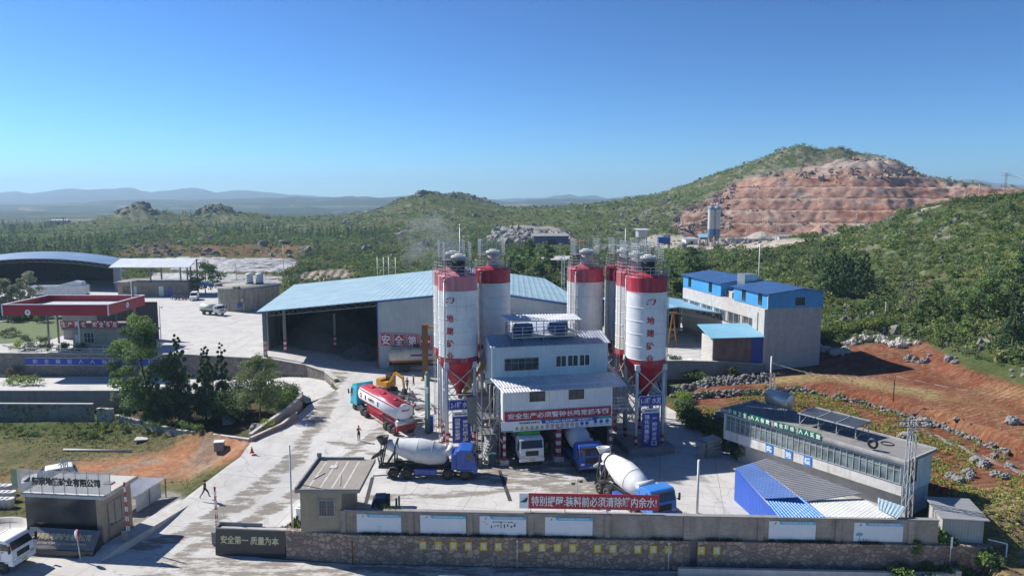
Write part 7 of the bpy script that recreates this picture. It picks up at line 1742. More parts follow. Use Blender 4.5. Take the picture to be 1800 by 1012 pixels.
wallpath('forecourt_edge', 'low concrete kerb ramp west of the railing', [(-77.0, 111.6, 2.95), (-77.0, 116.5, 2.9)], .8, .3, M['lightconc'], .05)
ah = thing('arched_shed', 'blue sheeted arched shed with wide dark opening at the west edge', 'shed', (-121, 196, 2.5))
ax0, ax1, ayr, ayl, adep = -147.0, -102.6, 190.0, 199.0, 26
def ap(t_, dep, z):    # t 0..1 along the front from west to east
 return Vector((ax0 + (ax1 - ax0) * t_ - dep * .52, ayl + (ayr - ayl) * t_ + dep * .98, z))
def az(t_): return 9.2 + 1.6 * (1 - (2 * t_ - 1) ** 2)
m = MB(); n = 20
for k in range(n):
 t0, t1 = k / n, (k + 1) / n
 m.slab([ap(t0, -1, az(t0)), ap(t1, -1, az(t1)), ap(t1, adep, az(t1)), ap(t0, adep, az(t0))], .2)
m.build('roof', plain('arched_roof_blue', (.11, .19, .31), .5, 0, .25, .15, (.24, .31, .40), .12, .5), ah, True)
m = MB(); m.add([ap(0, 0, 2.3), ap(.135, 0, 2.3), ap(.135, 0, az(.135) - .22), ap(.07, 0, az(.07) - .22), ap(0, 0, az(0) - .22), ap(0, .3, 2.3), ap(.135, .3, 2.3), ap(.135, .3, az(.135) - .22), ap(.07, .3, az(.07) - .22), ap(0, .3, az(0) - .22)], [(0, 1, 2, 3, 4), (9, 8, 7, 6, 5), (1, 6, 7, 2), (0, 4, 9, 5)]); m.build('front_panel', corrugated('hangar_panel', (.12, .24, .48), .6, 'X', (.2, .25, .35), .3), ah, True)
M['hangar_side'] = corrugated('hangar_side', (.16, .19, .25), .6, 'Y', (.2, .2, .22), .3)
m = MB(); m.add([ap(1, 0, 2.3), ap(1, adep, 2.3), ap(1, adep, az(1) - .2), ap(1, 0, az(1) - .2)], [(0, 1, 2, 3)]); m.add([ap(.955, 0, 2.3), ap(1, 0, 2.3), ap(1, 0, az(1) - .2), ap(.955, 0, az(.955) - .2)], [(0, 1, 2, 3)]); m.build('side_wall', M['hangar_side'], ah, True); m = MB(); m.add([ap(0, 0, 2.3), ap(0, adep, 2.3), ap(0, adep, az(0) - .2), ap(0, 0, az(0) - .2)], [(3, 2, 1, 0)]); m.build('side_wall', M['hangar_side'], ah, True)
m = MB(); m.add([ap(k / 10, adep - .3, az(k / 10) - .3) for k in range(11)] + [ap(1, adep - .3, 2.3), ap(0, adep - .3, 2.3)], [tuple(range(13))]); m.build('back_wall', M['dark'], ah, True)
m = MB()
for k in range(18):
 t0, t1 = .1 + .9 * k / 18, .1 + .9 * (k + 1) / 18
 a, b = ap(t0, .2, az(t0) - .25), ap(t1, .2, az(t1) - .25); m.bar(a, b, .15); m.bar(a - Vector((0, 0, .8)), b - Vector((0, 0, .8)), .12); m.bar(a, b - Vector((0, 0, .8)), .08)
m.build('arch_truss', M['dsteel'], ah, True)
ws = thing('low_workshop', 'low brown flat roofed workshop with doors, beside the arched shed', 'workshop', (-93, 182, 2.5))
m = MB(); m.bb((-98.5, 180.5, 2.3), (-81.0, 187, 5.7)); m.build('wall', M['tan'], ws, True)
m = MB(); m.bb((-99.0, 179.6, 5.71), (-80.5, 187.5, 6.05)); m.build('roof', M['darkconc'], ws, True)
for x, w, mt in ((-97.2, 1.6, 'glass'), (-95.0, 1.3, 'dirtywhite'), (-92.5, 1.7, 'glass'), (-88.2, 1.2, 'signwhite'), (-86.0, .9, 'cab_blue'), (-84.0, 1.6, 'glass')):
 m = MB(); m.bb((x, 180.42, 2.45 if mt != 'glass' else 3.3), (x + w, 180.49, 4.9)); m.build('door' if mt != 'glass' else 'window', M[mt], ws, True)
sr = thing('raised_roof', 'white corrugated sheet roof raised on posts above the low workshop', 'canopy', (-90, 183, 6))
m = MB(); m.slab([(-100.0, 179.8, 9.75), (-80.0, 179.8, 9.75), (-81.0, 186.5, 11.4), (-100.5, 186.5, 11.4)], .12); m.build('sheet_roof', corrugated('bright_sheet_roof', (.62, .66, .68), .6, 'X', (.5, .55, .57), .4), sr, True)
m = MB()
for x in (-99, -90, -82.5, -80.8):
 for y in (180.3, 186): m.bar((x, y, 6.0 if x < -81.5 else 2.4), (x, y, 9.8 + (y - 180) * .24), .3)
m.build('post', M['dsteel'], sr, True)
m = MB(); m.slab([(-79.8, 181, 5.5), (-73.5, 181, 4.7), (-73.5, 186, 4.8), (-79.8, 186, 5.6)], .1); tag(m.build('blue_awning', M['sheet_blue']), 'small blue awning sheet reaching from the workshop end', 'awning')
rv = thing('round_reservoir', 'round stained concrete reservoir with two white tanks on top', 'reservoir', (-58.6, 161.0, 2.5))
m = MB(); m.lathe([(6.5, -.2), (6.5, 4.7), (6.75, 4.7), (6.75, 5.0), (.001, 5.15)], 48); m.build('shell', concrete('water_stained_concrete', (.30, .29, .265), (.07, .07, .065), .85, 1.1), rv)
m = MB(); m.cyl((-6.2, -1.5, 5.0), (-6.2, -1.5, 5.6), .9, n=10); m.bb((-1, -6.9, 5.05), (.2, -5.7, 5.5)); m.build('hatch', M['darkconc'], rv)
m = MB(); m.bar((1.1, -6.5, 0), (1.1, -6.5, 3), .12); m.box((.9, -6.75, 2.6), (.5, .2, .7)); m.build('meter_pipe', M['steel'], rv)
m = MB(); m.box((.2, -6.7, 1.4), (.7, .12, .9)); m.build('notice', M['cab_blue'], rv)
for k, dx in enumerate((-.5, 1.75)):
 t = thing('plastic_tank', 'white ribbed plastic tank on the reservoir roof, %s one' % ('western' if k == 0 else 'eastern'), 'tank', (-58.6 + dx, 163.0, 7.62))
 m = MB(); m.lathe([(.001, .25), (.75, .25)] + [(.78 + .05 * (i % 2), .3 + i * .16) for i in range(12)] + [(.75, 2.25), (.3, 2.4), (.001, 2.42)], 20); m.build('body', M['dirtywhite'], t); m = MB(); m.lathe([(.7, 0), (.85, 0), (.85, .26), (.7, .26)], 16); m.build('stand', M['black'], t)
PM = concrete('pole_concrete', (.36, .34, .32), (.2, .19, .18), .5)
t = pole('utility_pole', 'tall concrete pole with thick red and white footing in the middle of the west yard', (-63.3, 120.5, 2.4), 10.6, .3, .2, PM, 'utility pole', 0, 0, 'arms')
m = MB(); m.cyl((0, 0, 0), (0, 0, 3.0), .42, .36, n=12); m.build('footing', banded('footing_paint', [(0, (.5, .2, .15)), (.6, (.5, .48, .45)), (1.2, (.5, .25, .2)), (1.7, (.45, .43, .4))], (.5, .2, .15), .8), t)
pole('lamp_pole', 'white camera pole standing on the forecourt before the kiosk', (-68.3, 113.2, 2.5), 5.2, .08, .07, M['white'], 'pole', 1)
pole('lamp_pole', 'slim white pole behind the east end of the red canopy', (-59.5, 121.5, 2.5), 6.2, .08, .06, M['white'], 'pole', 1)
for px, pyt, d, z, lab, hd in ((214, 451, 188, 2.5, 'pole against the east end of the arched shed', None), (500, 432, 190, 3.0, 'tall lamp pole rising behind the pale shed roof corner, with camera head', 'arms'), (416, 456, 214, 3, 'thin pole behind the two white plastic tanks', None), (378, 476, 200, 3, 'short pole with box at the west side of the reservoir', None), (990, 447, 128, 3, None, None), (1098, 402, 118, 3, 'tall slim mast seen above the four eastern silos', None), (809, 394, 112, 3, 'tall slim mast with little arms rising behind the 2-1 silo', 'arms')):
 if lab is None: continue
 b_ = D(px, 500, d); top = D(px, pyt, d).z
 pole('yard_pole', lab, (b_.x, b_.y, z), top - z, .1, .06, M['steel'], 'pole', 0, 0, hd)
b_ = D(990, 447, 122); lattice('white lattice mast rising between hut roof and free standing silo', (b_.x, b_.y, 2.0), b_.z - 2.0, .55, .4, M['white'], 0)
for k, px in enumerate((663, 674, 683, 695)):
 b_ = D(px, 452, 150); t = pole('substation_post', 'thin grey post of the switch frame behind the shed ridge', (b_.x, b_.y, 2.0), b_.z - 2.0, .09, .07, M['steel'], 'post'); t['group'] = 'posts of the switch frame behind the shed'
m = MB(); a, b = D(661, 470, 149.7), D(697, 470, 149.7); m.bar(a, b, .16); a, b = D(666, 458, 149.7), D(692, 458, 149.7); m.bar(a, b, .12); tag(m.build('switch_crossbar', M['steel']), 'grey crossbars joining the thin posts behind the shed ridge', 'crossbar')
EO = Vector((36.5, 102.7, 1.0)); ERZ = R(12.5)
eb = thing('factory_building', 'tall grey concrete factory block with bright blue sheeted top storey', 'building', EO, ERZ)
EW, EL = 8.7, 27.0
m = MB(); m.bb((0, 0, -.5), (EW, EL, 10.0)); m.build('wall', concrete('raw_factory_concrete', (.46, .43, .42), (.3, .28, .275), .5, .5, True, .9, 1.6), eb)
M['clad_blue'] = corrugated('bright_blue_cladding', (.06, .30, .62), .5, 'X', (.1, .35, .6), .3, depth=.02); M['clad_blue_side'] = corrugated('bright_blue_cladding_side', (.06, .30, .62), .5, 'Y', (.1, .35, .6), .3, depth=.02)
m = MB(); m.prism([(-.08, 10.01), (EW + .08, 10.01), (EW + .08, 12.2), (EW * .62, 12.75), (-.08, 12.2)], -.08, 9.5, 'y'); m.build('front_top_storey', M['clad_blue_side'] if 0 else M['clad_blue'], eb)
m = MB(); m.bb((.6, 9.52, 10.01), (EW, 13.5, 11.0)); m.build('terrace_wall', M['lightconc'], eb)
m = MB(); m.prism([(-.08, 10.01), (EW + .08, 10.01), (EW + .08, 12.1), (EW * .5, 12.6), (-.08, 12.1)], 13.52, EL + .1, 'y'); m.build('rear_top_storey', M['clad_blue_side'], eb)
M['roof_navy'] = corrugated('dark_blue_roof', (.035, .10, .25), .45, 'Y', (.08, .14, .25), .3, depth=.04)
m = MB()
for (y0, y1) in ((-.5, 9.9), (13.2, EL + .5)):
 m.slab([(-.5, y0, 12.16), (EW * .62, y0, 12.86), (EW * .62, y1, 12.86), (-.5, y1, 12.16)], .09); m.slab([(EW * .62, y0, 12.86), (EW + .5, y0, 12.2), (EW + .5, y1, 12.2), (EW * .62, y1, 12.86)], .09)
m.build('roof', M['roof_navy'], eb)
m = MB(); m.bb((-.14, 3.2, 8.0), (-.005, EL, 9.9)); m.bb((-.14, 3.2, 3.0), (-.005, EL, 6.2)); m.build('white_band', M['lightconc'], eb)
m = MB(); m.bb((-.5, 0, 1.0), (-.005, 3.15, 9.9)); m.build('stair_bay', M['lightconc'], eb)
m = MB(); m.bb((-.53, 1.6, 4.5), (-.505, 1.85, 9.2)); m.build('red_slit', M['rust'], eb)
m = MB(); m.bb((-.06, 3.2, 6.22), (-.003, EL, 7.98)); wf = m.build('window_strip', M['glass'], eb)
m = MB()
for k in range(17): y = 3.3 + k * 1.47; m.bb((-.1, y, 6.25), (-.065, y + .09, 7.95))
for k in (2, 5, 8, 11, 14): y = 3.3 + k * 1.47; m.bb((-.1, y + .4, 6.4), (-.065, y + 1.1, 7.9))
m.build('window_frame', M['steel'], wf)
for y in (1.5, 6.0, 16.5, 24.0): m = MB(); m.bb((-.13, y, 10.3), (-.085, y + 1.0, 11.9)); m.build('upper_window', M['windscreen'], eb)
for y in (10.2, 12.2): m = MB(); m.bb((.52, y, 10.05), (.59, y + .8, 10.95)); m.build('terrace_window', M['windscreen'], eb)
m = MB(); m.bb((4.3, -.13, 10.35), (5.8, -.085, 11.5)); m.build('front_window', M['windscreen'], eb)
m = MB(); m.bb((-.2, -.1, 12.05), (-.05, 9.5, 12.15)); m.bb((-.2, -.16, 10.0), (-.06, -.085, 12.1)); m.build('gutter', M['white'], eb)
t = thing('roof_cistern', 'silver panel water cistern on the roof terrace between the blue storeys', 'water tank', EO, ERZ)
m = MB(); m.bb((2.2, 10.3, 11.3), (4.4, 12.6, 13.8)); m.build('tank', plain('panel_steel', (.42, .46, .50), .3, .7, .2, 1), t)
m = MB()
for x in (2.4, 4.2):
 for y in (10.5, 12.4): m.bb((x - .1, y - .1, 11.0), (x + .1, y + .1, 11.3))
m.build('stand', M['dsteel'], t)
b_ = EO + Vector((math.cos(ERZ) * 5 - math.sin(ERZ) * 11, math.sin(ERZ) * 5 + math.cos(ERZ) * 11, 0))
pole('roof_mast', 'white camera mast on the roof of the blue topped factory block', (b_.x, b_.y, 11.9), D(1330, 428, b_.y).z - 11.9, .09, .06, M['white'], 'mast', 1)
bh = thing('brick_hut', 'red brick hut with sky blue sheet roof against the concrete factory block', 'hut', (28.6, 101.6, 3.0), R(6))
m = MB(); m.bb((0, 0, -.5), (5.6, 4.2, 3.9)); m.build('brick_wall', M['redbrick'], bh)
m = MB(); m.bb((-.16, -.06, -.5), (-.005, 4.2, 3.9)); m.build('rendered_wall', M['lightconc'], bh)
m = MB(); m.bb((5.62, .1, -.2), (7.2, .2, 3.9)); m.build('blue_door', plain('door_blue', (.02, .05, .33), .5), bh)
m = MB(); m.slab([(-.7, -.5, 4.05), (7.4, -.5, 4.1), (7.0, 4.8, 5.2), (-.7, 4.8, 5.15)], .08); m.build('roof', corrugated('sky_blue_roof', (.22, .50, .66), .35, 'X', (.3, .5, .62), .3), bh)
wallpath('block_wall', 'dark concrete block retaining wall under the side yard and brick hut', [(18.6, 100.2, 4.0), (23.8, 100.8, 3.9), (28.3, 101.2, 3.7), (36.3, 102.2, 3.05)], 4.6, .35, M['darkconc'], .08)
ts = thing('truss_shed', 'open fronted shed with light blue roof and lattice truss beside the eastern silos', 'shed', (27, 116, 3))
def q3(px, py, d): return D(px, py, d)
A1, A2, A3 = Vector((19.5, 116.5, 8.4)), Vector((26.8, 116.0, 9.3)), Vector((34.0, 115.6, 8.3))
bk_ = Vector((-3.0, 17, 0))
m = MB(); m.slab([A1, A2, A2 + bk_, A1 + bk_], .12); m.slab([A2, A3, A3 + bk_, A2 + bk_], .12); m.build('roof', corrugated('truss_shed_roof', (.22, .42, .56), .6, 'X', (.3, .42, .5), .5), ts, True)
m = MB(); dz_ = Vector((0, .05, -.18)); beam_line(m, A1 + dz_, A2 + dz_, .9, 7, .07); beam_line(m, A2 + dz_, A3 + dz_, .9, 7, .07)
m.build('truss', M['dsteel'], ts, True)
for p in (A1, A2, A3, A1.lerp(A2, .5), A2.lerp(A3, .5)):
 for f in (0, .5, 1):
  q_ = p + bk_ * f
  if f > 0 or p in (A1, A3): m = MB(); m.bar((q_.x, q_.y, 2.9), (q_.x, q_.y, q_.z - .2), .16); m.build('post', M['dsteel'], ts, True)
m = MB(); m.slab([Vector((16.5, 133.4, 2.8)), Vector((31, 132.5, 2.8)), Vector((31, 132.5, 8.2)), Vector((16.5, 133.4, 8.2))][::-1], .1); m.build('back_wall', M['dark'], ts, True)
M['rust_yellow'] = plain('rusty_yellow', (.36, .17, .04), .6, 0, .3, 1.5)
t = thing('yellow_gantry', 'yellow lattice gantry leg standing inside the open truss shed', 'gantry', (25.6, 114.5, 3.0))
m = MB(); m.bar((-.7, 0, 0), (.0, 0, 5.6), .18); m.bar((.7, 0, 0), (.1, 0, 5.6), .18); m.bar((-.5, 0, 5.6), (.7, 0, 5.6), .25)
for k in range(5): m.bar((-.6 + .1 * k, 0, .6 + k), (.55 - .1 * k, 0, 1.1 + k), .07)
m.build('leg_frame', M['rust_yellow'], t)
for k in range(7):
 p = Vector((20.0 + k * .95 + random.uniform(-.2, .2), 102.6 + random.uniform(-.4, 1.2), 3.0)); m = MB(); m.blob((0, 0, .35), (.75, .55, .42), 2, .08); o = m.build('white_sack', M['signwhite']); o.location = p; o.rotation_euler = (0, 0, random.uniform(0, 3)); tag(o, 'bulging white sack in the row on the side yard edge', 'sack', 'white sacks along the side yard wall')
b_ = G(1356, 706, 1.6); lattice('lattice pole with ball finial behind the steel roof tank', (b_.x, b_.y, 1.4), D(1358, 655, b_.y).z - 1.4, .6, .4, M['steel'], 1)
pole('lattice_mast_top', 'thin white mast with ball top above the lattice pole behind the roof tank', (b_.x, b_.y + .6, 1.4), D(1358, 628, b_.y).z - 1.4, .12, .1, M['dirtywhite'], 'mast')
pole('field_pole', 'thin wooden pole standing in the upper red field', tuple(G(1570, 706, 2.9)), 3.2, .07, .06, M['rust'], 'pole')
pole('field_pole', 'grey utility pole among bushes at the foot of the eastern hill', tuple(G(1555, 575, 4.2)), 4.5, .13, .1, PM, 'utility pole', 0, 0, None)
def wire(label, a, b, sag, r=.012, n=16):
 a = Vector(a); b = Vector(b); m = MB()
 pts = [a.lerp(b, k / n) - Vector((0, 0, sag * 4 * (k / n) * (1 - k / n))) for k in range(n + 1)]
 m.tube(pts, r, 5); return tag(m.build('power_wire', M['dirtywhite']), label, 'wire', 'power wires of the works')
for k in range(3):
 wire('overhead wire slanting down from the tall lattice pole to the lower east', (32.0 + k * .4, 56.4, 8.7 - .3 * k), (52, 40.5 + k * .5, 4.5), 1.2)
 wire('overhead wire from the roof tank lattice pole to the field pole', (b_.x + .3 * k, b_.y, 6.5 - .1 * k), tuple(G(1570, 706, 2.9) + Vector((0, 0, 3.1 - .1 * k))), .8)
 wire('overhead wire crossing the side yard to the eastern silos', (16.2 + .1 * k, 76.2, 11.0 - .5 * k), (28.6, 101.5, 6.0 - .35 * k), .6)
wire('overhead wire from the field pole to the lower east edge', tuple(G(1570, 706, 2.9) + Vector((0, 0, 3.1))), (70, 62, 7), 1.0)
m = MB(); a, b = G(112, 791, -2.1), G(231, 793, -2.1); a.z = th(a.x, a.y) + .15; b.z = th(b.x, b.y) + .12; m.cyl(a, b, .14, .12, 10); tag(m.build('concrete_pole', M['lightconc']), 'fallen pale concrete pole lying across the grass', 'pole')
p = G(250, 776, -2.1); m = MB(); m.box((0, 0, .1), (1.5, 1.3, .14), .2); o = m.build('concrete_slab', M['lightconc']); o.location = (p.x, p.y, th(p.x, p.y)); tag(o, 'square pale concrete slab lying in weeds near the garden wall', 'slab')
t = thing('crate_box', 'small pale topped box standing in weeds before the garden wall corner', 'box', (G(386, 793, -1.4).x, G(386, 793, -1.4).y, th(G(386, 793, -1.4).x, G(386, 793, -1.4).y)), .2)
m = MB(); m.box((0, 0, .5), (1.0, .8, 1.0)); m.build('case', M['dsteel'], t); m = MB(); m.box((0, 0, 1.03), (1.1, .9, .06)); m.build('lid', M['white'], t)
# ================================================================== vegetation and rocks
M['leaf'] = attr_mat('leaf', .75, 1.2, .25, .25, translucent=.3)
M['bark'] = plain('bark', (.10, .08, .06), .95, 0, .4, 4)
LEAF_GAIN = 2.45
def leaves(C_, Rr, n, size, colors, rg, flat=0.0, shell=.55):
 """leaf quads spread through ellipsoid clumps: C_ (k,3) centres, Rr (k,3) radii, n leaves per clump"""
 C_ = np.repeat(np.asarray(C_, float), n, 0); Rr = np.repeat(np.asarray(Rr, float), n, 0); N = len(C_)
 d = rg.normal(size=(N, 3)); d /= np.linalg.norm(d, axis=1)[:, None]
 rad = rg.uniform(shell, 1.05, N) ** .7
 p = C_ + d * Rr * rad[:, None]
 nrm = d * .8 + rg.normal(size=(N, 3)) * .55 + np.array([0, 0, .35]); nrm /= np.linalg.norm(nrm, axis=1)[:, None]
 a = np.cross(nrm, rg.normal(size=(N, 3))); a /= np.linalg.norm(a, axis=1)[:, None] + 1e-9
 b = np.cross(nrm, a)
 s = (np.asarray(size) * rg.uniform(.6, 1.3, N))[:, None] if np.ndim(size) == 0 else (np.repeat(size, n) * rg.uniform(.6, 1.3, N))[:, None]
 bend = nrm * s * .25
 V_ = np.stack([p - a * s, p - b * s * .55 + bend, p + a * s, p + b * s * .55 + bend], 1).reshape(-1, 3)
 F_ = np.arange(4 * N).reshape(N, 4)
 col_ = np.repeat(np.asarray(colors, float), n, 0) if np.ndim(colors) == 2 else np.tile(np.asarray(colors, float), (N, 1))
 col_ = col_ * LEAF_GAIN * rg.uniform(.65, 1.3, N)[:, None] * (1 + rg.normal(size=(N, 3)) * .05)
 return V_, F_, np.repeat(np.clip(col_, .004, 1), 4, 0)
def merge(parts):
 V_, F_, Cl = [], [], []; o = 0
 for v, f, c in parts: V_.append(v); F_.append(f + o); Cl.append(c); o += len(v)
 return np.concatenate(V_), np.concatenate(F_), np.concatenate(Cl)
GREENS = [(.055, .085, .025), (.075, .11, .032), (.045, .07, .028), (.095, .12, .04), (.06, .095, .045), (.115, .125, .05)]
def trunk(mb, base, top, r0, r1, rnd, limbs=5, spread=1.5, bend=.25):
 n = 5; prev = Vector(base); pr_ = r0; pts = [prev]
 for k in range(1, n + 1):
  q_ = Vector(base).lerp(Vector(top), k / n) + Vector((rnd.uniform(-bend, bend), rnd.uniform(-bend, bend), 0)) * (k < n)
  r = r0 + (r1 - r0) * k / n; mb.cyl(prev, q_, pr_, r, 7, False); prev = q_; pr_ = r; pts.append(q_)
 for k in range(limbs):
  s = pts[2 + k % (n - 2)]; a = rnd.uniform(0, 6.28)
  e = s + Vector((math.cos(a) * spread * rnd.uniform(.6, 1), math.sin(a) * spread * rnd.uniform(.6, 1), spread * rnd.uniform(.4, 1.0))); mb.cyl(s, e, r0 * .4, r0 * .12, 5, False)
 return mb
def broad_tree(name, label, loc, H, Wd, seed, greens, leaf=.22, nclump=26, nleaf=70, crown_from=.3, group=None, thin=.16, tilt=(0, 0), cat='tree'):
 rnd = random.Random(seed); rg = np.random.default_rng(seed)
 t = thing(name, label, cat, loc, 0, group)
 trunk(MB(), (0, 0, -.3), (tilt[0], tilt[1], H * .82), thin, thin * .3, rnd, 7, Wd * .3).build('trunk', M['bark'], t)
 C_, R_, K_ = [], [], []
 for k in range(nclump):
  f = (k + rnd.random()) / nclump; z = H * (crown_from + (1 - crown_from) * f)
  w = Wd / 2 * (math.sin(math.pi * min(1, .18 + .80 * f)) ** .7) * rnd.uniform(.3, 1.0); a = rnd.uniform(0, 6.28)
  C_.append((w * math.cos(a) + tilt[0] * f, w * math.sin(a) + tilt[1] * f, z)); r = Wd * rnd.uniform(.10, .19); R_.append((r, r, r * rnd.uniform(.5, .85))); K_.append(greens[rnd.randrange(len(greens))])
 v, f, c = leaves(C_, R_, nleaf, leaf, np.array(K_), rg, shell=.25)
 npmesh('crown', v, f, M['leaf'], c, False, t)
 return t
def conifer(name, label, loc, H, Wd, seed, colr, group=None, nl=1500, leaf=.17, cat='tree', low=.06):
 rnd = random.Random(seed); rg = np.random.default_rng(seed)
 t = thing(name, label, cat, loc, 0, group)
 trunk(MB(), (0, 0, -.3), (0, 0, H * .95), Wd * .05, .02, rnd, 0, 0, .05).build('trunk', M['bark'], t)
 k = max(14, int(H * 4)); C_, R_, K_ = [], [], []
 for i in range(k):
  f = (i + rnd.random()) / k; z = H * (low + (1 - low) * f); w = Wd / 2 * (1 - f) ** .55 * rnd.uniform(.25, .95) + .05; a = i * 2.4 + rnd.uniform(-.6, .6)
  C_.append((w * math.cos(a), w * math.sin(a), z)); r = Wd * .16 * (1.15 - f); R_.append((r, r, r * 1.2)); g = rnd.uniform(.75, 1.25); K_.append([x * g for x in colr])
 v, f, c = leaves(C_, R_, max(8, nl // k), leaf, np.array(K_), rg, shell=.2)
 npmesh('crown', v, f, M['leaf'], c, False, t)
 return t
def bush(name, label, loc, w, h, seed, greens, leaf=.12, n=420, group=None, cat='bush', ncl=9):
 rnd = random.Random(seed); rg = np.random.default_rng(seed)
 C_ = [(w * .32 * rnd.uniform(-1, 1), w * .32 * rnd.uniform(-1, 1), h * rnd.uniform(.25, .78)) for k in range(ncl)]; R_ = [(w * rnd.uniform(.18, .3),) * 2 + (h * rnd.uniform(.18, .3),) for k in range(ncl)]
 v, f, c = leaves(C_, R_, n // ncl, leaf, np.array([greens[rnd.randrange(len(greens))] for _ in range(ncl)]), rg, shell=.4)
 o = npmesh(name, v, f, M['leaf'], c, False); o.location = loc
 return tag(o, label, cat, group)
def gp(px, py, z):      # ground position near that bearing, snapped to the land
 p = G(px, py, z); return (p.x, p.y, th(p.x, p.y) - .05)
DG = [(.036, .06, .023), (.05, .078, .03), (.062, .092, .036)]
LG = [(.06, .095, .028), (.085, .125, .035), (.11, .15, .045), (.05, .08, .03)]
broad_tree('broadleaf_tree', 'tallest broad leaved tree of the garden with large bright leaves and ragged top', (-46.4, 92.0, -2.3), 13.6, 8.0, 1, LG[:3] + DG[1:], .17, 48, 300, .16, None, .2, (-2.0, 0))
for k, (x, y, H, Wd, lab) in enumerate(((-43.9, 93.5, 11.4, 4.2, 'tall dark cypress just east of the tallest garden tree'), (-42.6, 90.6, 9.6, 3.8, 'dark cypress standing in front of the tall one'), (-40.6, 95.0, 9.4, 3.6, 'dark cypress in the middle of the garden row'), (-38.9, 95.5, 9.8, 3.2, 'slim pointed cypress with bare lower trunk near the terrace wall'), (-39.8, 92.0, 8.2, 3.4, 'shorter dark cypress of the garden row, in front'), (-44.9, 88.9, 8.4, 3.6, 'dark cypress at the front beneath the tallest garden tree'), (-42.0, 97.0, 8.6, 3.4, 'dark cypress at the back of the garden row by the terrace wall'))):
 conifer('cypress_tree', lab, (x, y, th(x, y)), H, Wd, 20 + k, (.05, .075, .036), 'dark cypresses in the garden', 9000, .105, low=.1)
broad_tree('young_tree', 'loose pale green tree with a bare forked trunk above the garden boulders', (-31.2, 88.0, -1.4), 8.6, 6.2, 3, [(.10, .12, .055), (.08, .105, .045), (.12, .14, .06)], .12, 40, 220, .3, None, .12)
conifer('young_conifer', 'small pointed conifer top rising behind the loose pale green tree', (-33.0, 96.5, -.8), 6.5, 2.0, 31, (.045, .07, .035), None, 800)
bush('large_shrub', 'big rounded dark shrub in the garden west of the loose pale tree', (-36.2, 90.6, -2.0), 5.2, 4.8, 4, DG + [(.07, .10, .04)], .16, 4200, ncl=22)
bush('large_shrub', 'pale feathery shrub on the terrace side of the garden middle', (-36.4, 94.0, -1.6), 4.2, 5.6, 41, [(.085, .105, .06), (.06, .085, .045)], .14, 2600, ncl=16)
bush('large_shrub', 'green shrub hanging against the curved garden wall', (-28.9, 90.2, -1.0), 4.0, 3.6, 5, LG, .13, 2600, ncl=12)
bush('large_shrub', 'green shrub inside the curved wall north of the loose pale tree', (-29.6, 94.0, -.8), 4.0, 3.6, 6, LG[2:] + DG, .13, 1300, ncl=12)
bush('yellow_shrub', 'bright yellow green shrub in the brick planter at the garden corner', (-28.2, 82.0, -.5), 2.6, 1.8, 7, [(.16, .19, .03), (.12, .16, .03)], .1, 900)
bush('pale_shrub', 'small round pale shrub behind the field wall end', gp(208, 722, -2.4)[:2] + (-1.2,), 1.8, 1.7, 8, [(.09, .11, .075)], .12, 500)
for k, (x, y) in enumerate(((-46.5, 90.5), (-44.6, 91.5), (-41.0, 93.6), (-38.2, 93.2), (-37.4, 96.4), (-33.4, 97.6))): bush('undergrowth_shrub', 'dark undergrowth shrub between the trunks of the garden trees', (x, y, th(x, y) - .1), 3.0, 2.6 + .5 * (k % 3), 260 + k, DG, .13, 1500, 'undergrowth of the garden', ncl=12)
rk = random.Random(9)
for k, (px, py, s, lab) in enumerate(((455, 772, .95, 'boulder'), (465, 778, .7, 'boulder'), (478, 772, .9, 'boulder'), (448, 780, .5, 'boulder'), (487, 777, .6, 'boulder'), (470, 765, .6, 'boulder'))):
 p = gp(px - 4, py - 8, -1.5); m = MB(); m.blob((0, 0, s * .4), (s * .85, s * .7, s * .75), 2, .16, rk); o = m.build('boulder', M.setdefault('limestone', plain('limestone', (.27, .265, .25), .95, 0, .45, 2.5, (.13, .125, .11), 1.2, .7, bumpy=.7))); o.location = p; tag(o, 'grey limestone boulder in the pile under the loose pale tree', 'boulder', 'garden boulders')
wl = thing('small_shrine', 'tiny gabled white hut half hidden under the garden shrubs', 'hut', gp(402, 742, -2.0)); m = MB(); m.prism([(-.6, 0), (.6, 0), (.6, 1.1), (0, 1.6), (-.6, 1.1)], -.5, .5, 'y'); m.build('wall', M['lightconc'], wl); m = MB(); m.slab([(-.75, -.6, 1.05), (0, -.6, 1.72), (0, .6, 1.72), (-.75, .6, 1.05)][::-1], .06); m.slab([(0, -.6, 1.72), (.75, -.6, 1.05), (.75, .6, 1.05), (0, .6, 1.72)][::-1], .06); m.build('roof', M['darkconc'], wl)
for k, (x, y) in enumerate(((-73.6, 112.9), (-70.7, 112.8), (-68.0, 112.9), (-77.6, 119.0))):
 bush('clipped_bush', ['westernmost clipped round bush on the terrace below the canopy', 'middle clipped round bush on the terrace below the canopy', 'eastern clipped round bush on the terrace below the canopy', 'clipped bush beside the canopy post'][k], (x, y, 2.45), 2.0, 1.7, 50 + k, DG, .11, 700, 'clipped bushes on the terrace')
for k, (px, py) in enumerate(((22, 644), (43, 645), (63, 644), (26, 632), (38, 620), (52, 608), (14, 598), (33, 595), (60, 645 - 22))):
 p = G(px, py, 2.0); bush('kerb_shrub', 'low %s shrub in the kerb bed west of the terrace wall' % ('yellow green' if k in (0, 1, 2, 4) else 'dark reddish green'), (p.x - .5, p.y, th(p.x, p.y) - .1), 2.3, 1.7, 60 + k, [(.12, .15, .03), (.09, .13, .03)] if k in (0, 1, 2, 4) else [(.07, .07, .04), (.05, .07, .03)], .11, 500, 'shrubs in the kerb bed')
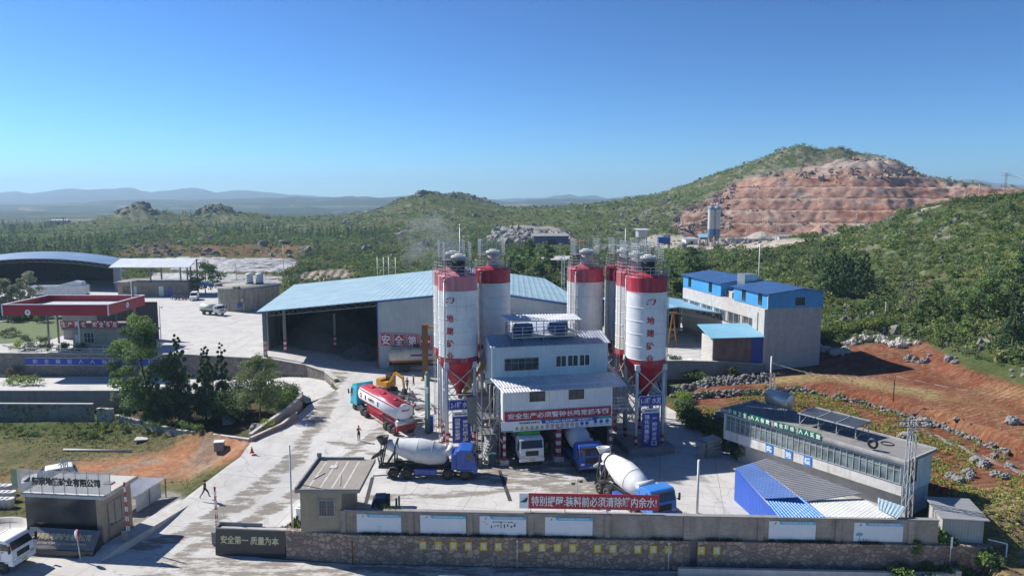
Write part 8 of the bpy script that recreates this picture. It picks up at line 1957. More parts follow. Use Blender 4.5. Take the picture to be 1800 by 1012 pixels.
t = MB(); pts = [(-79.0, 112.2), (-77.0, 112.0), (-77.6, 116.5), (-83.5, 119.0), (-84, 118), (-79.6, 115)]; t.prism(pts, 2.3, 2.75, 'z'); tag(t.build('kerb_bed', M['concrete']), 'low kerbed planting bed beside the drive west of the terrace', 'planter')
for k, (px, py, H) in enumerate(((8, 545, 8.5), (32, 548, 7.5), (55, 545, 6.5), (-15, 545, 9))):
 y = 146 + 3 * (k % 2); x = (-8 + 20 * k - 900) / FPX * (y * .9926 + 2.9); broad_tree('feathery_tree', ['pale feathery tree at the frame edge before the arched shed', 'pale feathery tree before the blue shed end panel', 'lowest pale feathery tree, nearest the red canopy', 'tall pale feathery tree cut by the frame edge'][k], (x, y, th(x, y)), H, 6.0, 70 + k, [(.15, .15, .10), (.11, .125, .075)], .24, 24, 90, .05, 'feathery trees by the arched shed', .1)
for k in range(7):
 p = G(-20 + k * 16, 566 - (k % 3) * 5, 2.5); bush('roadside_shrub', 'dark shrub in the green verge behind the fuel canopy', (p.x, p.y, th(p.x, p.y) - .1), 3.4, 2.6, 80 + k, DG + LG[:1], .2, 420, 'shrubs on the verge behind the canopy')
broad_tree('workshop_tree', 'dark spreading tree shading the minivan by the low workshop', (-79.0, 186.5, th(-79.0, 186.5)), 7.5, 10, 90, DG + LG[:1], .34, 22, 60, .25)
for k in range(13):
 f = k / 12; px = 1190 + 108 * f; py = 728 + 78 * f + (k % 2) * 3; p = G(px, py, .2)
 bush('hedge_bush', 'dark hedge bush in the row beside the shaded eastern road', (p.x + .6, p.y + .4, th(p.x + .6, p.y + .4) - .1), 3.0, 2.2, 100 + k, DG, .15, 800, 'hedge along the eastern road')
bush('round_shrub', 'bright green round shrub at the head of the eastern road by the 1-1 silo', (22.0, 90.5, .4), 2.8, 2.2, 130, [(.10, .15, .03), (.13, .16, .04)], .12, 900)
for k, (px, py, w) in enumerate(((1215, 672, 3), (1240, 676, 2.6), (1290, 672, 2.2), (1190, 668, 3))): p = G(px, py, .8); bush('rough_shrub', 'rough dark shrub in the shade below the block retaining wall', (p.x, p.y, th(p.x, p.y) - .1), w, 1.6, 140 + k, DG, .14, 500, 'shrubs below the block wall')
for k, (px, py) in enumerate(((1575, 992), (1600, 985), (1625, 995), (1650, 985), (1672, 996), (1695, 990), (1710, 1003), (1590, 1006), (1740, 1000), (1640, 1008))): p = G(px, py, -1.6); bush('roadside_bush', 'leafy bush in the shade at the lower east corner', (p.x, p.y, th(p.x, p.y) - .2), 2.0, 1.5, 150 + k, DG + LG[:2], .14, 600, 'bushes at the lower east corner')
for k, (px, py, H, Wd, kind) in enumerate(((1792, 622, 9.5, 4.0, 'c'), (1765, 625, 7, 6, 'b'), (1740, 622, 6, 6.5, 'b'), (1715, 620, 5, 5.5, 'b'), (1778, 655, 8, 4, 'c'), (1640, 598, 6.5, 4, 'b'), (1622, 600, 5, 3.5, 'b'), (1596, 590, 6.5, 4.5, 't'), (1660, 605, 4.5, 5, 'b'), (1690, 612, 5, 5.5, 'b'))):
 p = G(px, py, 4.6); y = p.y * 1.03 + 3; x = (px - 900) / FPX * (y * .9926 + .121 * (CAMH - 5)); zb = th(x, y) - .1
 lab = {'c': 'pointed dark conifer at the foot of the eastern hill, ' + ('by the frame edge' if k == 0 else 'lower one behind the red field'), 'b': ('', '', 'broad leafy tree next to the two pointed conifers at the hill foot', 'broad leafy tree left of the pair beside the conifers, above the small red clearing', 'low wide leafy tree above the rock heap at the hill foot', '', 'slim leafy tree just above the pale boulder bank end', 'small leafy tree beside the thin airy tree', '', 'low rounded leafy tree above the middle of the upper field edge', 'low leafy tree between the rock heap and the small clearing', '', '')[k + 1], 't': 'thin airy tree with visible branches at the hill foot above the pale rocks'}[kind]
 if kind == 'c': conifer('hill_conifer', lab, (x, y, zb), H, Wd, 160 + k, (.04, .068, .03), None, 2200, .2)
 else: broad_tree('hill_tree', lab, (x, y, zb), H, Wd, 160 + k, DG + LG[:2] if kind == 'b' else [(.10, .105, .07)], .2, 20, 60 if kind == 'b' else 22, .15 if kind == 'b' else .35, 'trees at the foot of the eastern hill' if kind == 'b' else None, .12)
for k, (px, d_) in enumerate(((1452, 140), (1466, 143), (1480, 139), (1494, 145), (1508, 141), (1462, 148), (1488, 149), (1518, 147))):
 x = (px - 900) / FPX * (d_ * .9926 + 2.5); conifer('pine_tree', 'bushy dark pine in the clump just east of the concrete factory block', (x, d_, th(x, d_) - .2), 6.0 + (k % 3), 4.2, 180 + k, (.038, .068, .030), 'pines beside the factory block', 1500, .22, low=.05)
for k in range(9):
 px = 1452 + k * 13; p = G(px, 603, 3.4); y = p.y + 2 + (k % 3); x = (px - 900) / FPX * (y * .9926 + 2.7); bush('yellowish_bush', 'yellowish bush in the row above the pale rock bank', (x, y, th(x, y) - .2), 3.2, 2.4, 200 + k, [(.11, .13, .035), (.08, .11, .03), (.06, .09, .03)], .17, 600, 'bushes above the pale rock bank')
def in_px(poly, X, Y, Z): px, py = project(X, Y, Z); return sd_poly(px, py, poly)
def scatter(n, pxr, dr, rg, power=1.0):
 px = rg.uniform(*pxr, n); d = np.exp(rg.uniform(math.log(dr[0]), math.log(dr[1]), n)); z, x = loft(px, d); return px, d, x, z
def foot(px): return np.interp(px, C[0][:, 0], C[0][:, 1])
BLD = [[(36, 102), (46, 104), (40, 132), (28, 130)], [(16, 99), (37, 100), (36, 134), (14, 136)], [(-50, 106), (16, 98), (12, 150), (-52, 150)]]
def clear_of(x, y, margin=1.0):
 ok = np.ones(len(x), bool)
 for b_ in BLD: ok &= sd_poly(x, y, b_) > margin
 return ok
def scrub_mass(name, n, pxr, dr, size, nl, leaf, seed, hz_=.8, keep=None, cols=GREENS):
 rg = np.random.default_rng(seed)
 px, d, x, z = scatter(n, pxr, dr, rg)
 PXc, PYc = project(x, d, z)
 ok = (d > foot(px) + 1.5) & clear_of(x, d)
 ok &= (sd_poly(PXc, PYc, QUARRY) > 0) | (d < 330) | (d > 545)
 for pg in plots: ok &= (sd_poly(PXc, PYc, pg) > 2) | (d > 330)
 for pg in ([(505, 490), (540, 478), (615, 472), (625, 492), (560, 500)], [(1100, 440), (1150, 414), (1260, 418), (1440, 420), (1500, 392), (1560, 384), (1560, 390), (1490, 404), (1440, 426), (1330, 440), (1180, 441)], [(862, 420), (880, 402), (912, 392), (940, 390), (985, 402), (1010, 420), (1000, 434), (930, 434)], [(215, 492), (265, 488), (330, 500), (300, 506), (215, 506)], [(1370, 400), (1440, 380), (1560, 384), (1520, 400), (1440, 415)]): ok &= sd_poly(PXc, PYc, pg) > 1
 ok &= (sd_poly(PXc, PYc, [(200, 452), (240, 430), (420, 430), (560, 434), (520, 456), (330, 452)]) > 0) | (rg.random(n) < .22) | (d > 420)
 dens = fbm(x * .03, d * .03, 4, seed) + .5 * fbm(x * .15, d * .15, 2, seed + 1)
 ok &= dens > rg.uniform(-.75, .45, n) - (.4 if seed < 303 else .2)
 if keep is not None: ok &= keep(px, d, x, z, PXc, PYc, rg)
 x, d, z = x[ok], d[ok], z[ok]; N = len(x)
 s = rg.uniform(size[0], size[1], N) * (1 + (rg.random(N) < .06) * .9)
 cc = np.array(cols)[rg.integers(0, len(cols), N)] * (1 + .35 * fbm(x * .05, d * .05, 3, seed + 5))[:, None]
 ncl = 3
 Cn = np.repeat(np.stack([x, d, z + s * .32], -1), ncl, 0) + rg.normal(size=(N * ncl, 3)) * np.repeat(s, ncl)[:, None] * np.array([.30, .30, .12])
 rr = np.repeat(s, ncl)[:, None] * np.array([.42, .42, .36 * hz_]) * rg.uniform(.7, 1.15, (N * ncl, 1))
 v, f, c = leaves(Cn, rr, max(1, nl // ncl), np.repeat(s, ncl) * leaf, np.repeat(cc, ncl, 0), rg, shell=.5)
 o = npmesh(name, v, f, M['leaf'], c, False); tag(o, None, None, None, 'stuff'); return o
scrub_mass('hillside_scrub', 12000, (1130, 2050), (88, 262), (.5, 1.8), 84, .115, 301)
scrub_mass('middle_scrub', 12000, (500, 1500), (160, 330), (.8, 2.3), 48, .145, 302)
scrub_mass('western_scrub', 9000, (-150, 700), (215, 460), (.8, 2.3), 33, .16, 303)
scrub_mass('distant_scrub', 30000, (-100, 1900), (330, 760), (.8, 2.4), 15, .21, 304)
def wood_keep(px, d, x, z, PXc, PYc, rg):
 open_ = (sd_poly(PXc, PYc, [(215, 505), (225, 445), (420, 440), (535, 446), (640, 465), (640, 505)]) > 0) | (d > 330)
 a = sd_poly(PXc, PYc, [(-100, 470), (-100, 425), (60, 432), (180, 430), (205, 440), (190, 470)]); b = sd_poly(PXc, PYc, [(200, 420), (330, 408), (430, 406), (620, 410), (690, 420), (680, 430), (560, 424), (400, 416), (240, 424)]); c = sd_poly(PXc, PYc, [(-50, 412), (0, 388), (120, 386), (130, 400), (60, 415)]); e = sd_poly(PXc, PYc, [(285, 392), (300, 382), (335, 381), (345, 392)])
 return np.minimum(np.minimum(a, b), np.minimum(c, e)) < fbm(px * .05, d * .05, 2, 5) * 8 * open_ - 99 * ~open_
def pine_mass(name, n, pxr, dr, hr, seed, keep, nl=34):
 rg = np.random.default_rng(seed); px, d, x, z = scatter(n, pxr, dr, rg); PXc, PYc = project(x, d, z)
 ok = keep(px, d, x, z, PXc, PYc, rg) & (d > foot(px) + 2); x, d, z = x[ok], d[ok], z[ok]; N = len(x); H = rg.uniform(*hr, N)
 k = 5; lev = np.tile((np.arange(k) + .4) / k, N); Hr = np.repeat(H, k)
 Cn = np.stack([np.repeat(x, k), np.repeat(d, k), np.repeat(z, k) + Hr * lev], -1); w = Hr * .2 * (1.08 - lev)
 cc = np.repeat(np.array([.036, .058, .028]) * rg.uniform(.7, 1.3, N)[:, None], k, 0)
 v, f, c = leaves(Cn, np.stack([w, w, Hr * .12], -1), max(2, nl // k), Hr * .075, cc, rg, shell=.3)
 tag(npmesh(name, v, f, M['leaf'], c, False), None, None, None, 'stuff')
pine_mass('pine_forest', 3200, (-140, 720), (225, 900), (4, 7.5), 311, wood_keep)
fv, ff = [], []; gpx = np.arange(200, 560, 3.0)
for d0 in np.arange(214, 316, 2.6):
 dd = d0 + 2.5 * np.sin(gpx * .013) + fbm(gpx * .02, gpx * 0 + d0, 2, 7) * 1.0; z, x = loft(gpx, dd); PX, PY = project(x, dd, z); ins = np.zeros(len(gpx), bool)
 for pg in plots: ins |= sd_poly(PX, PY, pg) < -.5
 for i in np.nonzero(ins[:-1] & ins[1:])[0]:
  o = len(fv); fv += [(x[i], dd[i] - .7, z[i]), (x[i + 1], dd[i + 1] - .7, z[i + 1]), (x[i + 1], dd[i + 1], z[i + 1] + .38), (x[i], dd[i], z[i] + .38), (x[i + 1], dd[i + 1] + .7, z[i + 1]), (x[i], dd[i] + .7, z[i])]; ff += [(o, o + 1, o + 2, o + 3), (o + 3, o + 2, o + 4, o + 5)]
if fv: tag(npmesh('mulch_film', fv, ff, plain('grey_film', (.42, .42, .42), .5, 0, .35, .8, (.2, .17, .14), .5, .6, 'World')), None, None, None, 'stuff')
def rock_mass(name, n, pxr, dr, size, seed, keep=None, inq_=False, tone=(.30, .295, .275)):
 rg = np.random.default_rng(seed); px, d, x, z = scatter(n, pxr, dr, rg); PXc, PYc = project(x, d, z)
 ok = (d > foot(px) + 1) & clear_of(x, d, 2) & (inq_ | (sd_poly(PXc, PYc, QUARRY) > 0) | (d > 545) | (d < 330)); ok &= (fbm(x * .035, d * .035, 4, seed) + .6 * fbm(x * .2, d * .2, 2, seed + 3)) > (.12 if keep is None else -1)
 for pg in plots + [[(505, 490), (540, 478), (615, 472), (625, 492), (560, 500)]]: ok &= (sd_poly(PXc, PYc, pg) > 1) | (d > 330)
 if keep is not None: ok &= keep(px, d, x, z, PXc, PYc, rg)
 x, d, z = x[ok], d[ok], z[ok]; N = len(x)
 b_ = MB().blob((0, 0, 0), (1, 1, 1), 1, 0); bv = np.array([tuple(p) for p in b_.v]); bf = np.array(b_.f); nv = len(bv)
 s = rg.uniform(*size, N) * np.where(rg.random(N) < .1, 2, 1); k = rg.uniform(.6, 1.35, (N, nv, 1)); sc = np.stack([s, s * rg.uniform(.6, 1, N), s * rg.uniform(.5, 1.1, N)], -1)[:, None, :]
 V_ = (bv[None] * k * sc + np.stack([x, d, z + s * .1], -1)[:, None, :]).reshape(-1, 3); F_ = (bf[None] + (np.arange(N) * nv)[:, None, None]).reshape(-1, 3)
 c = np.repeat(np.array(tone) * rg.uniform(.55, 1.25, N)[:, None], nv, 0)
 tag(npmesh(name, V_, F_, M.setdefault('rockattr', attr_mat('weathered_limestone', .95, 1.5, .6, .1, .6)), c, False), None, None, None, 'stuff')
rock_mass('hillside_rocks', 2600, (1130, 2000), (100, 262), (.2, .65), 321)
rock_mass('far_rocks', 5200, (150, 1900), (255, 760), (.5, 1.5), 322)
rock_mass('knoll_rocks', 2200, (180, 900), (600, 740), (.8, 2.0), 323, lambda px, d, x, z, PX, PY, rg: (rg.random(len(px)) < .9) & (np.minimum(np.minimum(np.hypot(x + 325, d - 640) - 20, np.hypot(x + 262, d - 650) - 20), np.hypot((x + 75) * .6, (d - 700)) - 42) < 0) & (rg.random(len(px)) < .8))
rg = np.random.default_rng(331)
n = 17000; x = rg.uniform(20, 60, n); y = rg.uniform(48, 95, n)
ok = (sd_poly(x, y, LOWFIELD) < -.4) & (fbm(x * .12, y * .12, 3, 41) + .6 * fbm(x * .7, y * .7, 2, 43) > -.02); x, y = x[ok], y[ok]
v, f, c = leaves(np.stack([x, y, terr(x, y) + .12], -1), np.full((len(x), 3), .16), 7, .11, np.array([(.13, .15, .035), (.17, .165, .05), (.09, .12, .03)])[rg.integers(0, 3, len(x))], rg); tag(npmesh('crop_foliage', v, f, M['leaf'], c, False), None, None, None, 'stuff')
n = 2600; x = rg.uniform(40, 80, n); y = rg.uniform(50, 112, n); ok = (sd_poly(x, y, UPFIELD) < -.4) & (fbm(x * .1, y * .1, 3, 45) > .05); x, y = x[ok], y[ok]
v, f, c = leaves(np.stack([x, y, terr(x, y) + .08], -1), np.full((len(x), 3), .13), 5, .09, np.array([(.14, .13, .05), (.2, .15, .07)])[rg.integers(0, 2, len(x))], rg); tag(npmesh('stubble_grass', v, f, M['leaf'], c, False), None, None, None, 'stuff')
def blades(name, x, y, z, h, colr, seed, k=6):
 rg = np.random.default_rng(seed); N = len(x) * k; X = np.repeat(x, k) + rg.normal(size=N) * .12; Y = np.repeat(y, k) + rg.normal(size=N) * .12; Z = np.repeat(z, k); H = np.repeat(h, k) * rg.uniform(.5, 1.2, N)
 a = rg.uniform(0, 6.28, N); w = .025 + H * .06; l = H * rg.uniform(.1, .7, N); dx, dy = np.cos(a), np.sin(a)
 V_ = np.stack([np.stack([X - dy * w, Y + dx * w, Z], -1), np.stack([X + dy * w, Y - dx * w, Z], -1), np.stack([X + dx * l, Y + dy * l, Z + H], -1)], 1).reshape(-1, 3)
 cc = np.array(colr)[rg.integers(0, len(colr), N)] * rg.uniform(.7, 1.3, N)[:, None]; tag(npmesh(name, V_, np.arange(3 * N).reshape(-1, 3), M['grass_blade'], np.repeat(cc, 3, 0), False), None, None, None, 'stuff')
n = 9000; x = rg.uniform(-75, -28, n); y = rg.uniform(62, 92, n); ws_ = sd_poly(x, y, [(-140, 50), (-33, 54), (-30.5, 66), (-29.0, 78.8), (-51, 91.8), (-140, 93)]); br_ = np.hypot((x + 36) / 13.5, (y - (77.0 + (x + 36) * .28)) / 4.8); ok = (ws_ < -.2) & (br_ + .35 * fbm(x * .4, y * .4, 3, 43) > 1.0) & (fbm(x * .1, y * .1, 3, 46) + smooth(76, 90, y) * .8 > rg.uniform(-.3, .6, n)); ok &= sd_poly(x, y, [(-80, 50), (-33, 54), (-31, 66), (-34, 69.5), (-43, 62.5), (-80, 64)]) > 1
x, y = x[ok], y[ok]; blades('plot_grass', x, y, terr(x, y) - .02, .12 + .3 * smooth(80, 91, y) * rg.random(len(x)), [(.10, .13, .035), (.13, .14, .05), (.07, .11, .025)], 332, 7)
for k, (px, py) in enumerate(((150, 765), (165, 768), (60, 765), (185, 762), (225, 765), (262, 768), (283, 770), (325, 778), (340, 782), (350, 785), (30, 765))):
 p = gp(px, py, -2.2); bush('weed_clump', 'leafy green weed clump at the foot of the field and garden walls', p, 1.3 + .4 * (k % 3), .9 + .2 * (k % 2), 220 + k, LG, .1, 300, 'weed clumps below the walls', ncl=4)
n = 700; x = rg.uniform(-12, 31, n); y = front_y(x) + rg.uniform(.02, .3, n); ok = fbm(x * .5, x * 0, 2, 9) > -.15; x, y = x[ok], y[ok]; blades('ledge_weeds', x, y, np.full(len(x), -.02), np.full(len(x), .22), [(.03, .035, .02), (.06, .06, .035), (.07, .09, .03)], 333, 5)
n = 420; x = rg.uniform(-22.5, -17.2, n); y = rg.uniform(57.2, 62.5, n); ok = (sd_poly(x, y, [(-22, 57.7), (-17.3, 57.5), (-17.3, 62.3), (-18.9, 62), (-20.5, 60)]) < 0) & (fbm(x * .9, y * .9, 2, 12) > -.2); x, y = x[ok], y[ok]; blades('gatehouse_grass', x, y, near_h(x, y) + .08, np.full(len(x), .32), [(.08, .13, .025), (.11, .15, .035)], 334, 9)
sheet('planting_bed', [(-22.3, 57.5), (-17.2, 57.3), (-17.2, 62.3), (-18.8, 62.2), (-20.6, 60.0)], .3, concrete('island_soil', (.22, .19, .13), (.1, .12, .04), .8, .8, False), .1); sheet('verge', [(-100, 150), (-82, 150), (-79.5, 124), (-81, 121.5), (-90, 118.5), (-102, 121)], .8, concrete('verge_grass', (.10, .14, .04), (.06, .09, .03), .7, .5, False), .05)
for k, (x_, n_) in enumerate(((-10.4, 60), (-9.6, 60), (-4.5, 25), (8.0, 20), (13.5, 25))):
 xx = rg.uniform(-.5, .5, n_) + x_; blades('wall_top_weeds', xx, front_y(xx) + .75, np.full(n_, 1.45), np.full(n_, .45 if k > 1 else .75), [(.12, .17, .03), (.09, .13, .03)], 340 + k, 2)
LMS = M['limestone']
rk = random.Random(12)
cl = [(1632, 742, 8, 2.6), (1620, 748, 4, 1.6), (1722, 822, 9, 3.0), (1745, 812, 5, 2.2), (1700, 838, 3, 1.5), (1560, 768, 2, 1.0), (1598, 770, 2, .8), (1625, 805, 3, 1.5), (1345, 705, 2, 1.0), (1300, 716, 1, .5), (1262, 722, 1, .4), (1640, 635, 7, 3.0), (1608, 625, 5, 1.8), (1665, 640, 3, 1.5), (1785, 672, 4, 1.8), (1780, 760, 2, 1)]
for px, py, n_, sp_ in cl:
 for j in range(n_):
  p = G(px, py, 1.6 if py > 700 else 3.6); x, y = p.x + rk.uniform(-1, 1) * sp_, p.y + rk.uniform(-1, 1) * sp_ * .8; s = rk.uniform(.2, .62) * (1.5 if j == 0 else 1); m = MB(); m.blob((0, 0, s * .25), (s, s * rk.uniform(.6, .9), s * rk.uniform(.6, 1.0)), 2, .2, rk)
  o = m.build('boulder', LMS); o.location = (x, y, th(x, y)); tag(o, 'grey limestone boulder in the loose heaps around the red fields', 'boulder', 'limestone boulders of the red fields')
for k in range(80):
 f = k / 79; px = 1447 + f * 150; py = 613 + 6 * math.sin(f * 9) - (3 if f > .3 else 0)
 if .63 < f < .68: continue
 p = G(px, py, 3.2); s = rk.uniform(.22, .7); m = MB(); m.blob((0, 0, s * .3), (s * 1.1, s * .8, s * .8), 2, .2, rk); o = m.build('pale_boulder', plain('pale_limestone', (.46, .44, .41), .9, 0, .3, 2, (.3, .2, .14), 1, .4, bumpy=.5) if 'pale_limestone' not in bpy.data.materials else bpy.data.materials['pale_limestone']); o.location = (p.x + rk.uniform(-.9, .9), p.y + rk.uniform(-1.8, 1.8), th(p.x, p.y)); tag(o, 'pale tumbled boulder in the bank along the far edge of the red field', 'boulder', 'pale boulder bank beyond the red field')
def drystone(name, label, path, n, s0, s1, h, mat, seed):
 r_ = random.Random(seed); m = MB(); L = [0]
 for a, b in zip(path[:-1], path[1:]): L.append(L[-1] + math.dist(a, b))
 for k in range(n):
  u = r_.random() * L[-1]; i = max(j for j in range(len(L) - 1) if L[j] <= u); f = (u - L[i]) / (L[i + 1] - L[i]); x = path[i][0] + (path[i + 1][0] - path[i][0]) * f; y = path[i][1] + (path[i + 1][1] - path[i][1]) * f
  off = r_.gauss(0, .45); s = r_.uniform(s0, s1); z = th(x, y) + max(0, h * (1 - abs(off) / 1.0)) * r_.random(); m.blob((x + off * .3, y + off, z), (s, s * .8, s * .7), 1, .25, r_)
 return tag(m.build(name, mat), label, 'dry stone wall')
drystone('stone_bank', 'long tumbled dry stone bank between the lower and upper red fields', [(x, y + .2) for x, y in FIELD_EDGE[:6]], 1150, .07, .25, .9, LMS, 5)
drystone('stone_bank', 'shadowed rubble bank curving from the side yard to the field corner', [(21.5, 95.5), (25, 96.4), (30, 97.0), (35, 97.2)], 800, .1, .3, 1.1, LMS, 6)
for k in range(12):
 f = k / 11; i = f * 4.2; a = FIELD_EDGE[int(i)]; b_ = FIELD_EDGE[int(i) + 1]; g_ = i - int(i); x, y = a[0] + (b_[0] - a[0]) * g_, a[1] + (b_[1] - a[1]) * g_
 bush('bank_shrub', 'shrub growing on the stone bank between the red fields', (x + .3, y + rk.uniform(-.2, .8), th(x, y) - .2), rk.uniform(1.2, 2.8), rk.uniform(.8, 1.6), 240 + k, DG + LG, .12, 350, 'shrubs on the stone bank')
# ================================================================== far things: quarry plant, houses, poles
def far(px, py, d): p = D(px, py, d); return Vector((p.x, p.y, th(p.x, p.y)))
q_ = far(1254, 436, 312)
for k, dx in enumerate((-1.4, 1.45)):
 t = thing('quarry_silo', ('western' if k == 0 else 'eastern') + ' of the twin white and blue silos standing at the quarry', 'silo', q_ + Vector((dx, k * .8, 0)), 0, 'twin quarry silos'); t.scale = (.66, .66, .84)
 m = MB(); z0 = 6.0; m.lathe([(2.0, z0)] + [(2.0 + .05 * (i % 2), z0 + i * 1.0) for i in range(1, 15)] + [(2.0, z0 + 14.4), (.5, z0 + 15.0), (.001, z0 + 15)], 24); m.build('body', banded('quarry_silo_paint', [(6.0, (.10, .22, .42)), (9.4, (.58, .56, .52)), (19.0, (.2, .3, .45))], (.1, .22, .42), .6) if k == 0 else bpy.data.materials['quarry_silo_paint'], t)
 m = MB(); m.lathe([(2.0, z0), (.3, 3.0), (.001, 3.0)], 20); m.build('cone', M['dsteel'], t)
 for a in (45, 135, 225, 315): m = MB(); c_, s_ = math.cos(R(a)) * 1.7, math.sin(R(a)) * 1.7; m.cyl((c_, s_, -.5), (c_, s_, z0 + .5), .2, n=8); m.build('leg', M['dsteel'], t)
 m = MB(); m.cyl((0, 0, 21), (0, 0, 22.6), .6, n=10); m.build('filter', M['dirtywhite'], t)
def shed(name, label, cat, px, py, d, w, dp, h, wm, rm, rz=0, over=.4, rise=.8, legs=0.0):
 t = thing(name, label, cat, far(px, py, d) - Vector((0, 0, .3)), rz)
 m = MB(); m.bb((-w / 2, 0, legs), (w / 2, dp, legs + h)); m.build('wall', wm, t)
 m = MB(); m.slab([(-w / 2 - over, -over, legs + h + .05), (w / 2 + over, -over, legs + h + .05), (w / 2 + over, dp + over, legs + h + rise), (-w / 2 - over, dp + over, legs + h + rise)], .15); m.build('roof', rm, t)
 if legs:
  m = MB()
  for x in (-w / 2 + .3, w / 2 - .3): m.bar((x, .3, 0), (x, .3, legs), .35); m.bar((x, dp - .3, 0), (x, dp - .3, legs), .35)
  m.build('stilt', M['dsteel'], t)
 else: m = MB(); m.bb((-w * .12, -.06, 0), (w * .12, -.01, h * .7)); m.build('doorway', M['dark'], t)
 return t
NB = corrugated('far_navy_sheet', (.07, .11, .22), .8, 'X', (.2, .2, .2), .3)
shed('blue_grey_shed', 'blue grey sheet shed below the cut limestone face', 'shed', 969, 432, 300, 14.5, 8, 4.4, NB, M['darkconc'], R(4))
shed('brown_hut', 'low brown walled hut in the scrub behind the free standing silo', 'hut', 984, 462, 215, 9, 4, 2.3, M['redbrick'], M['lightconc'], R(10))
shed('site_cabin', 'bright blue cabin raised on stilts before the quarry', 'cabin', 1168, 432, 290, 4.6, 3, 2.6, M['cab_blue'], M['cab_blue'], 0, .1, .1, 3.4)
shed('quarry_tower', 'steel crusher tower on stilts with white sheet roof west of the quarry', 'tower', 1130, 428, 320, 4.2, 4, 3.2, M['steel'], M['roof_white'], R(8), .8, .4, 4.2)
shed('concrete_hut', 'small grey concrete hut on the quarry floor by the earth heap', 'hut', 1388, 413, 345, 9.5, 5, 3.4, M['concrete'], M['darkconc'])
shed('white_plant', 'white batching machine beside the twin quarry silos', 'machine', 1216, 428, 318, 5.5, 4, 2.8, M['dirtywhite'], M['steel'], R(12))
shed('blue_roof_shelter', 'little shelter with light blue roof leaning at the twin quarry silos', 'shelter', 1238, 418, 322, 3.5, 3, 1.0, M['dsteel'], M['roof_blue'], 0, .5, 1.3, 3.0)
shed('low_shed', 'long low grey shed roof at the road west of the blue cabin', 'shed', 1085, 426, 285, 9, 5, 2.0, M['darkconc'], M['darkconc'])
shed('far_house', 'single pale flat roofed house far off in the western valley', 'house', 102, 400, 660, 14, 10, 7, M['lightconc'], M['concrete'], R(15))
t = thing('quarry_wall', 'low grey block wall across the quarry floor', 'wall', far(1320, 420, 338)); m = MB(); m.bb((-11, 0, -.3), (11, .3, 2.6)); m.build('masonry', M['concrete'], t)
heap('earth_heap', 'pink earth heap on the quarry floor beside the concrete hut', far(1440, 410, 352) - Vector((0, 0, .5)), 11, 9, 7.5, plain('pink_earth', (.42, .25, .18), .95, 0, .2, .6), 7)
heap('earth_heap', 'pale gravel heap on the quarry floor behind the thin poles', far(1340, 408, 372) - Vector((0, 0, .5)), 13, 7, 4.5, plain('pale_gravel', (.46, .41, .36), .95, 0, .2, .6), 8)
ex2 = thing('orange_excavator', 'small orange excavator far off beside the blue grey shed', 'excavator', far(1020, 428, 300), R(150))
m = MB(); m.bb((-1.8, -1.2, 0), (1.8, 1.2, .8)); m.build('track', M['dark'], ex2); m = MB(); m.bb((-1.6, -1.2, .9), (1.2, 1.2, 2.6)); m.bar((1.0, 0, 2), (3.6, 0, 4.6), .5); m.bar((3.6, 0, 4.6), (6.0, 0, 1.6), .4); m.build('body', plain('far_orange', (.55, .12, .04), .5), ex2)
for k, (px, pt, pb, d, lab) in enumerate(((1280, 388, 425, 335, 'thin pole in the quarry just east of the twin silos'), (1339, 382, 420, 338, 'western of the paired poles on the quarry floor'), (1348, 384, 420, 338, 'eastern of the paired poles on the quarry floor'), (1365, 380, 420, 336, 'thin pole between the paired poles and concrete hut'), (1444, 376, 412, 325, 'pole before the pink earth heap'), (1504, 372, 408, 285, 'pole on the near hill edge east of the pink earth heap'), (1676, 330, 362, 330, 'lone pole below the top of the quarry hill, east side'), (1720, 322, 350, 330, 'short pole west of the ridge pylon'), (1312, 388, 420, 335, 'thin dark pole on the quarry floor behind the block wall'), (429, 405, 440, 320, 'faint pole in the western scrub'))):
 b_ = far(px, pb, d); top = D(px, pt, d).z; pole('far_pole', lab, tuple(b_), max(4, top - b_.z), .16, .1, M['concrete'], 'pole', 0, 0, 'arms' if k in (5, 6, 4) else None)
b_ = far(1766, 345, 300); top = D(1766, 304, 300).z; lattice('pylon with stacked crossarms on the eastern skyline', tuple(b_), top - b_.z, .9, .5, M['dsteel'], 3, 'pylon', 1.9)
for k in range(3): wire('power wire running from the skyline pylon out of frame', (b_.x + (k - 1) * 1.5, b_.y, top - .6 - .4 * k), (b_.x + 60, b_.y - 30, top + 2 - k), 3, .05)
for k, (px, py, d) in enumerate(((905, 452, 200), (948, 470, 185), (930, 448, 220), (1185, 470, 170), (1215, 460, 190), (960, 455, 205), (1120, 470, 170), (885, 470, 180), (1012, 455, 200))):
 p = far(px, py, d); broad_tree('scrub_tree', 'rounded tree in the scrub belt behind the silos', p - Vector((0, 0, .3)), 5.5 + k % 3, 6.5, 400 + k, DG + LG[:2], .36, 16, 60, .15, 'trees in the scrub belt behind the silos')
qz = lambda x, d, z: 5.6 + 7 * (np.floor((z - 5.6) / 7) + np.clip((((z - 5.6) / 7) % 1 - .4) / .55, 0, 1))
_l = loft
def loft(px, d):
 z, x = _l(px, d); PX, PY = project(x, d, z); s = (sd_poly(PX, PY, QUARRY) < -2) & (d > 330) & (d < 560); return np.where(s, qz(x, d, z) - .1, z), x
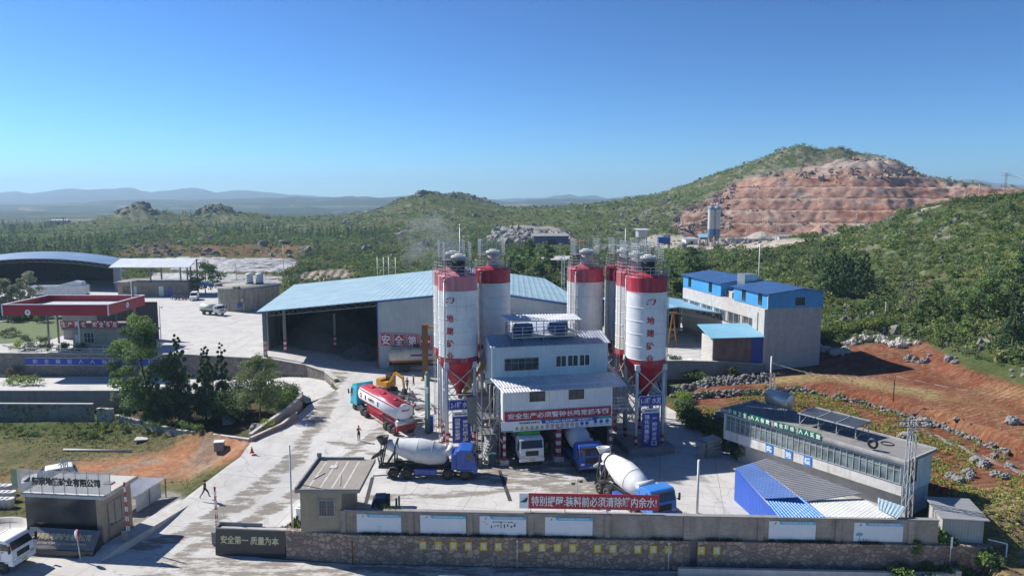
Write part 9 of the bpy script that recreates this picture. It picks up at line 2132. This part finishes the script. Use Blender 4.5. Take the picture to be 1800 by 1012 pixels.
rock_mass('quarry_rubble', 5000, (1175, 1800), (388, 520), (.2, .55), 351, lambda px, d, x, z, PX, PY, rg: (sd_poly(PX, PY, QUARRY) < 5) & (fbm(px * .03, d * .04, 3, 91) > .05), True, (.5, .34, .27))
rock_mass('quarry_cliff_rocks', 3600, (1175, 1640), (392, 530), (.45, 1.2), 353, lambda px, d, x, z, PX, PY, rg: (np.minimum(sd_poly(PX, PY, [(1180, 402), (1240, 352), (1292, 325), (1300, 345), (1285, 380), (1290, 402), (1230, 412)]), sd_poly(PX, PY, [(1400, 304), (1470, 288), (1500, 278), (1565, 282), (1615, 312), (1560, 314), (1400, 314)])) < 0) & (fbm(px * .05, d * .06, 3, 93) > -.1), True, (.56, .43, .36))
loft = _l
rg = np.random.default_rng(352)
fx, fd = rg.uniform(864, 1004, 420), rg.uniform(305, 395, 420); fz, fxx = loft(fx, fd)
m = MB(); rk = random.Random(4)
for a, b_, c_ in zip(fxx, fd, fz):
 PX, PY = project(a, b_, c_)
 if sd_poly(np.array([PX]), np.array([PY]), [(862, 428), (880, 402), (912, 392), (940, 390), (985, 402), (1010, 424), (1000, 434), (930, 434)])[0] < 0: s = rk.uniform(1.0, 3.2); m.blob((a, b_, c_ - .3), (s, s, s * 1.1), 1, .42, rk)
tag(m.build('cut_rock_face', LMS), 'cut grey limestone face in the scrub above the blue grey shed', 'rock face')
sm = MB().lathe([(.01, 0), (2.5, 2), (5, 6), (7.5, 11), (6, 15), (2.5, 18), (.01, 19)], 20).build('smoke', None); p = D(728, 470, 158); sm.location = (p.x, p.y, 6); sm.rotation_euler = (0, R(18), 0); tag(sm, None, None, None, 'stuff')
mm = bpy.data.materials.new('thin_dust'); mm.use_nodes = True; nt = mm.node_tree; nt.nodes.remove(nt.nodes['Principled BSDF']); v_ = nt.nodes.new('ShaderNodeVolumePrincipled'); v_.inputs['Color'].default_value = (.8, .84, .9, 1)
f_ = math_(nt, 'MULTIPLY', math_(nt, 'MAXIMUM', math_(nt, 'SUBTRACT', noise(nt, coord(nt, 'Object'), .22, 3), .42), 0.0), .16); lk(nt, f_, v_.inputs['Density']); lk(nt, v_.outputs[0], nt.nodes['Material Output'].inputs['Volume']); sm.data.materials.append(mm)
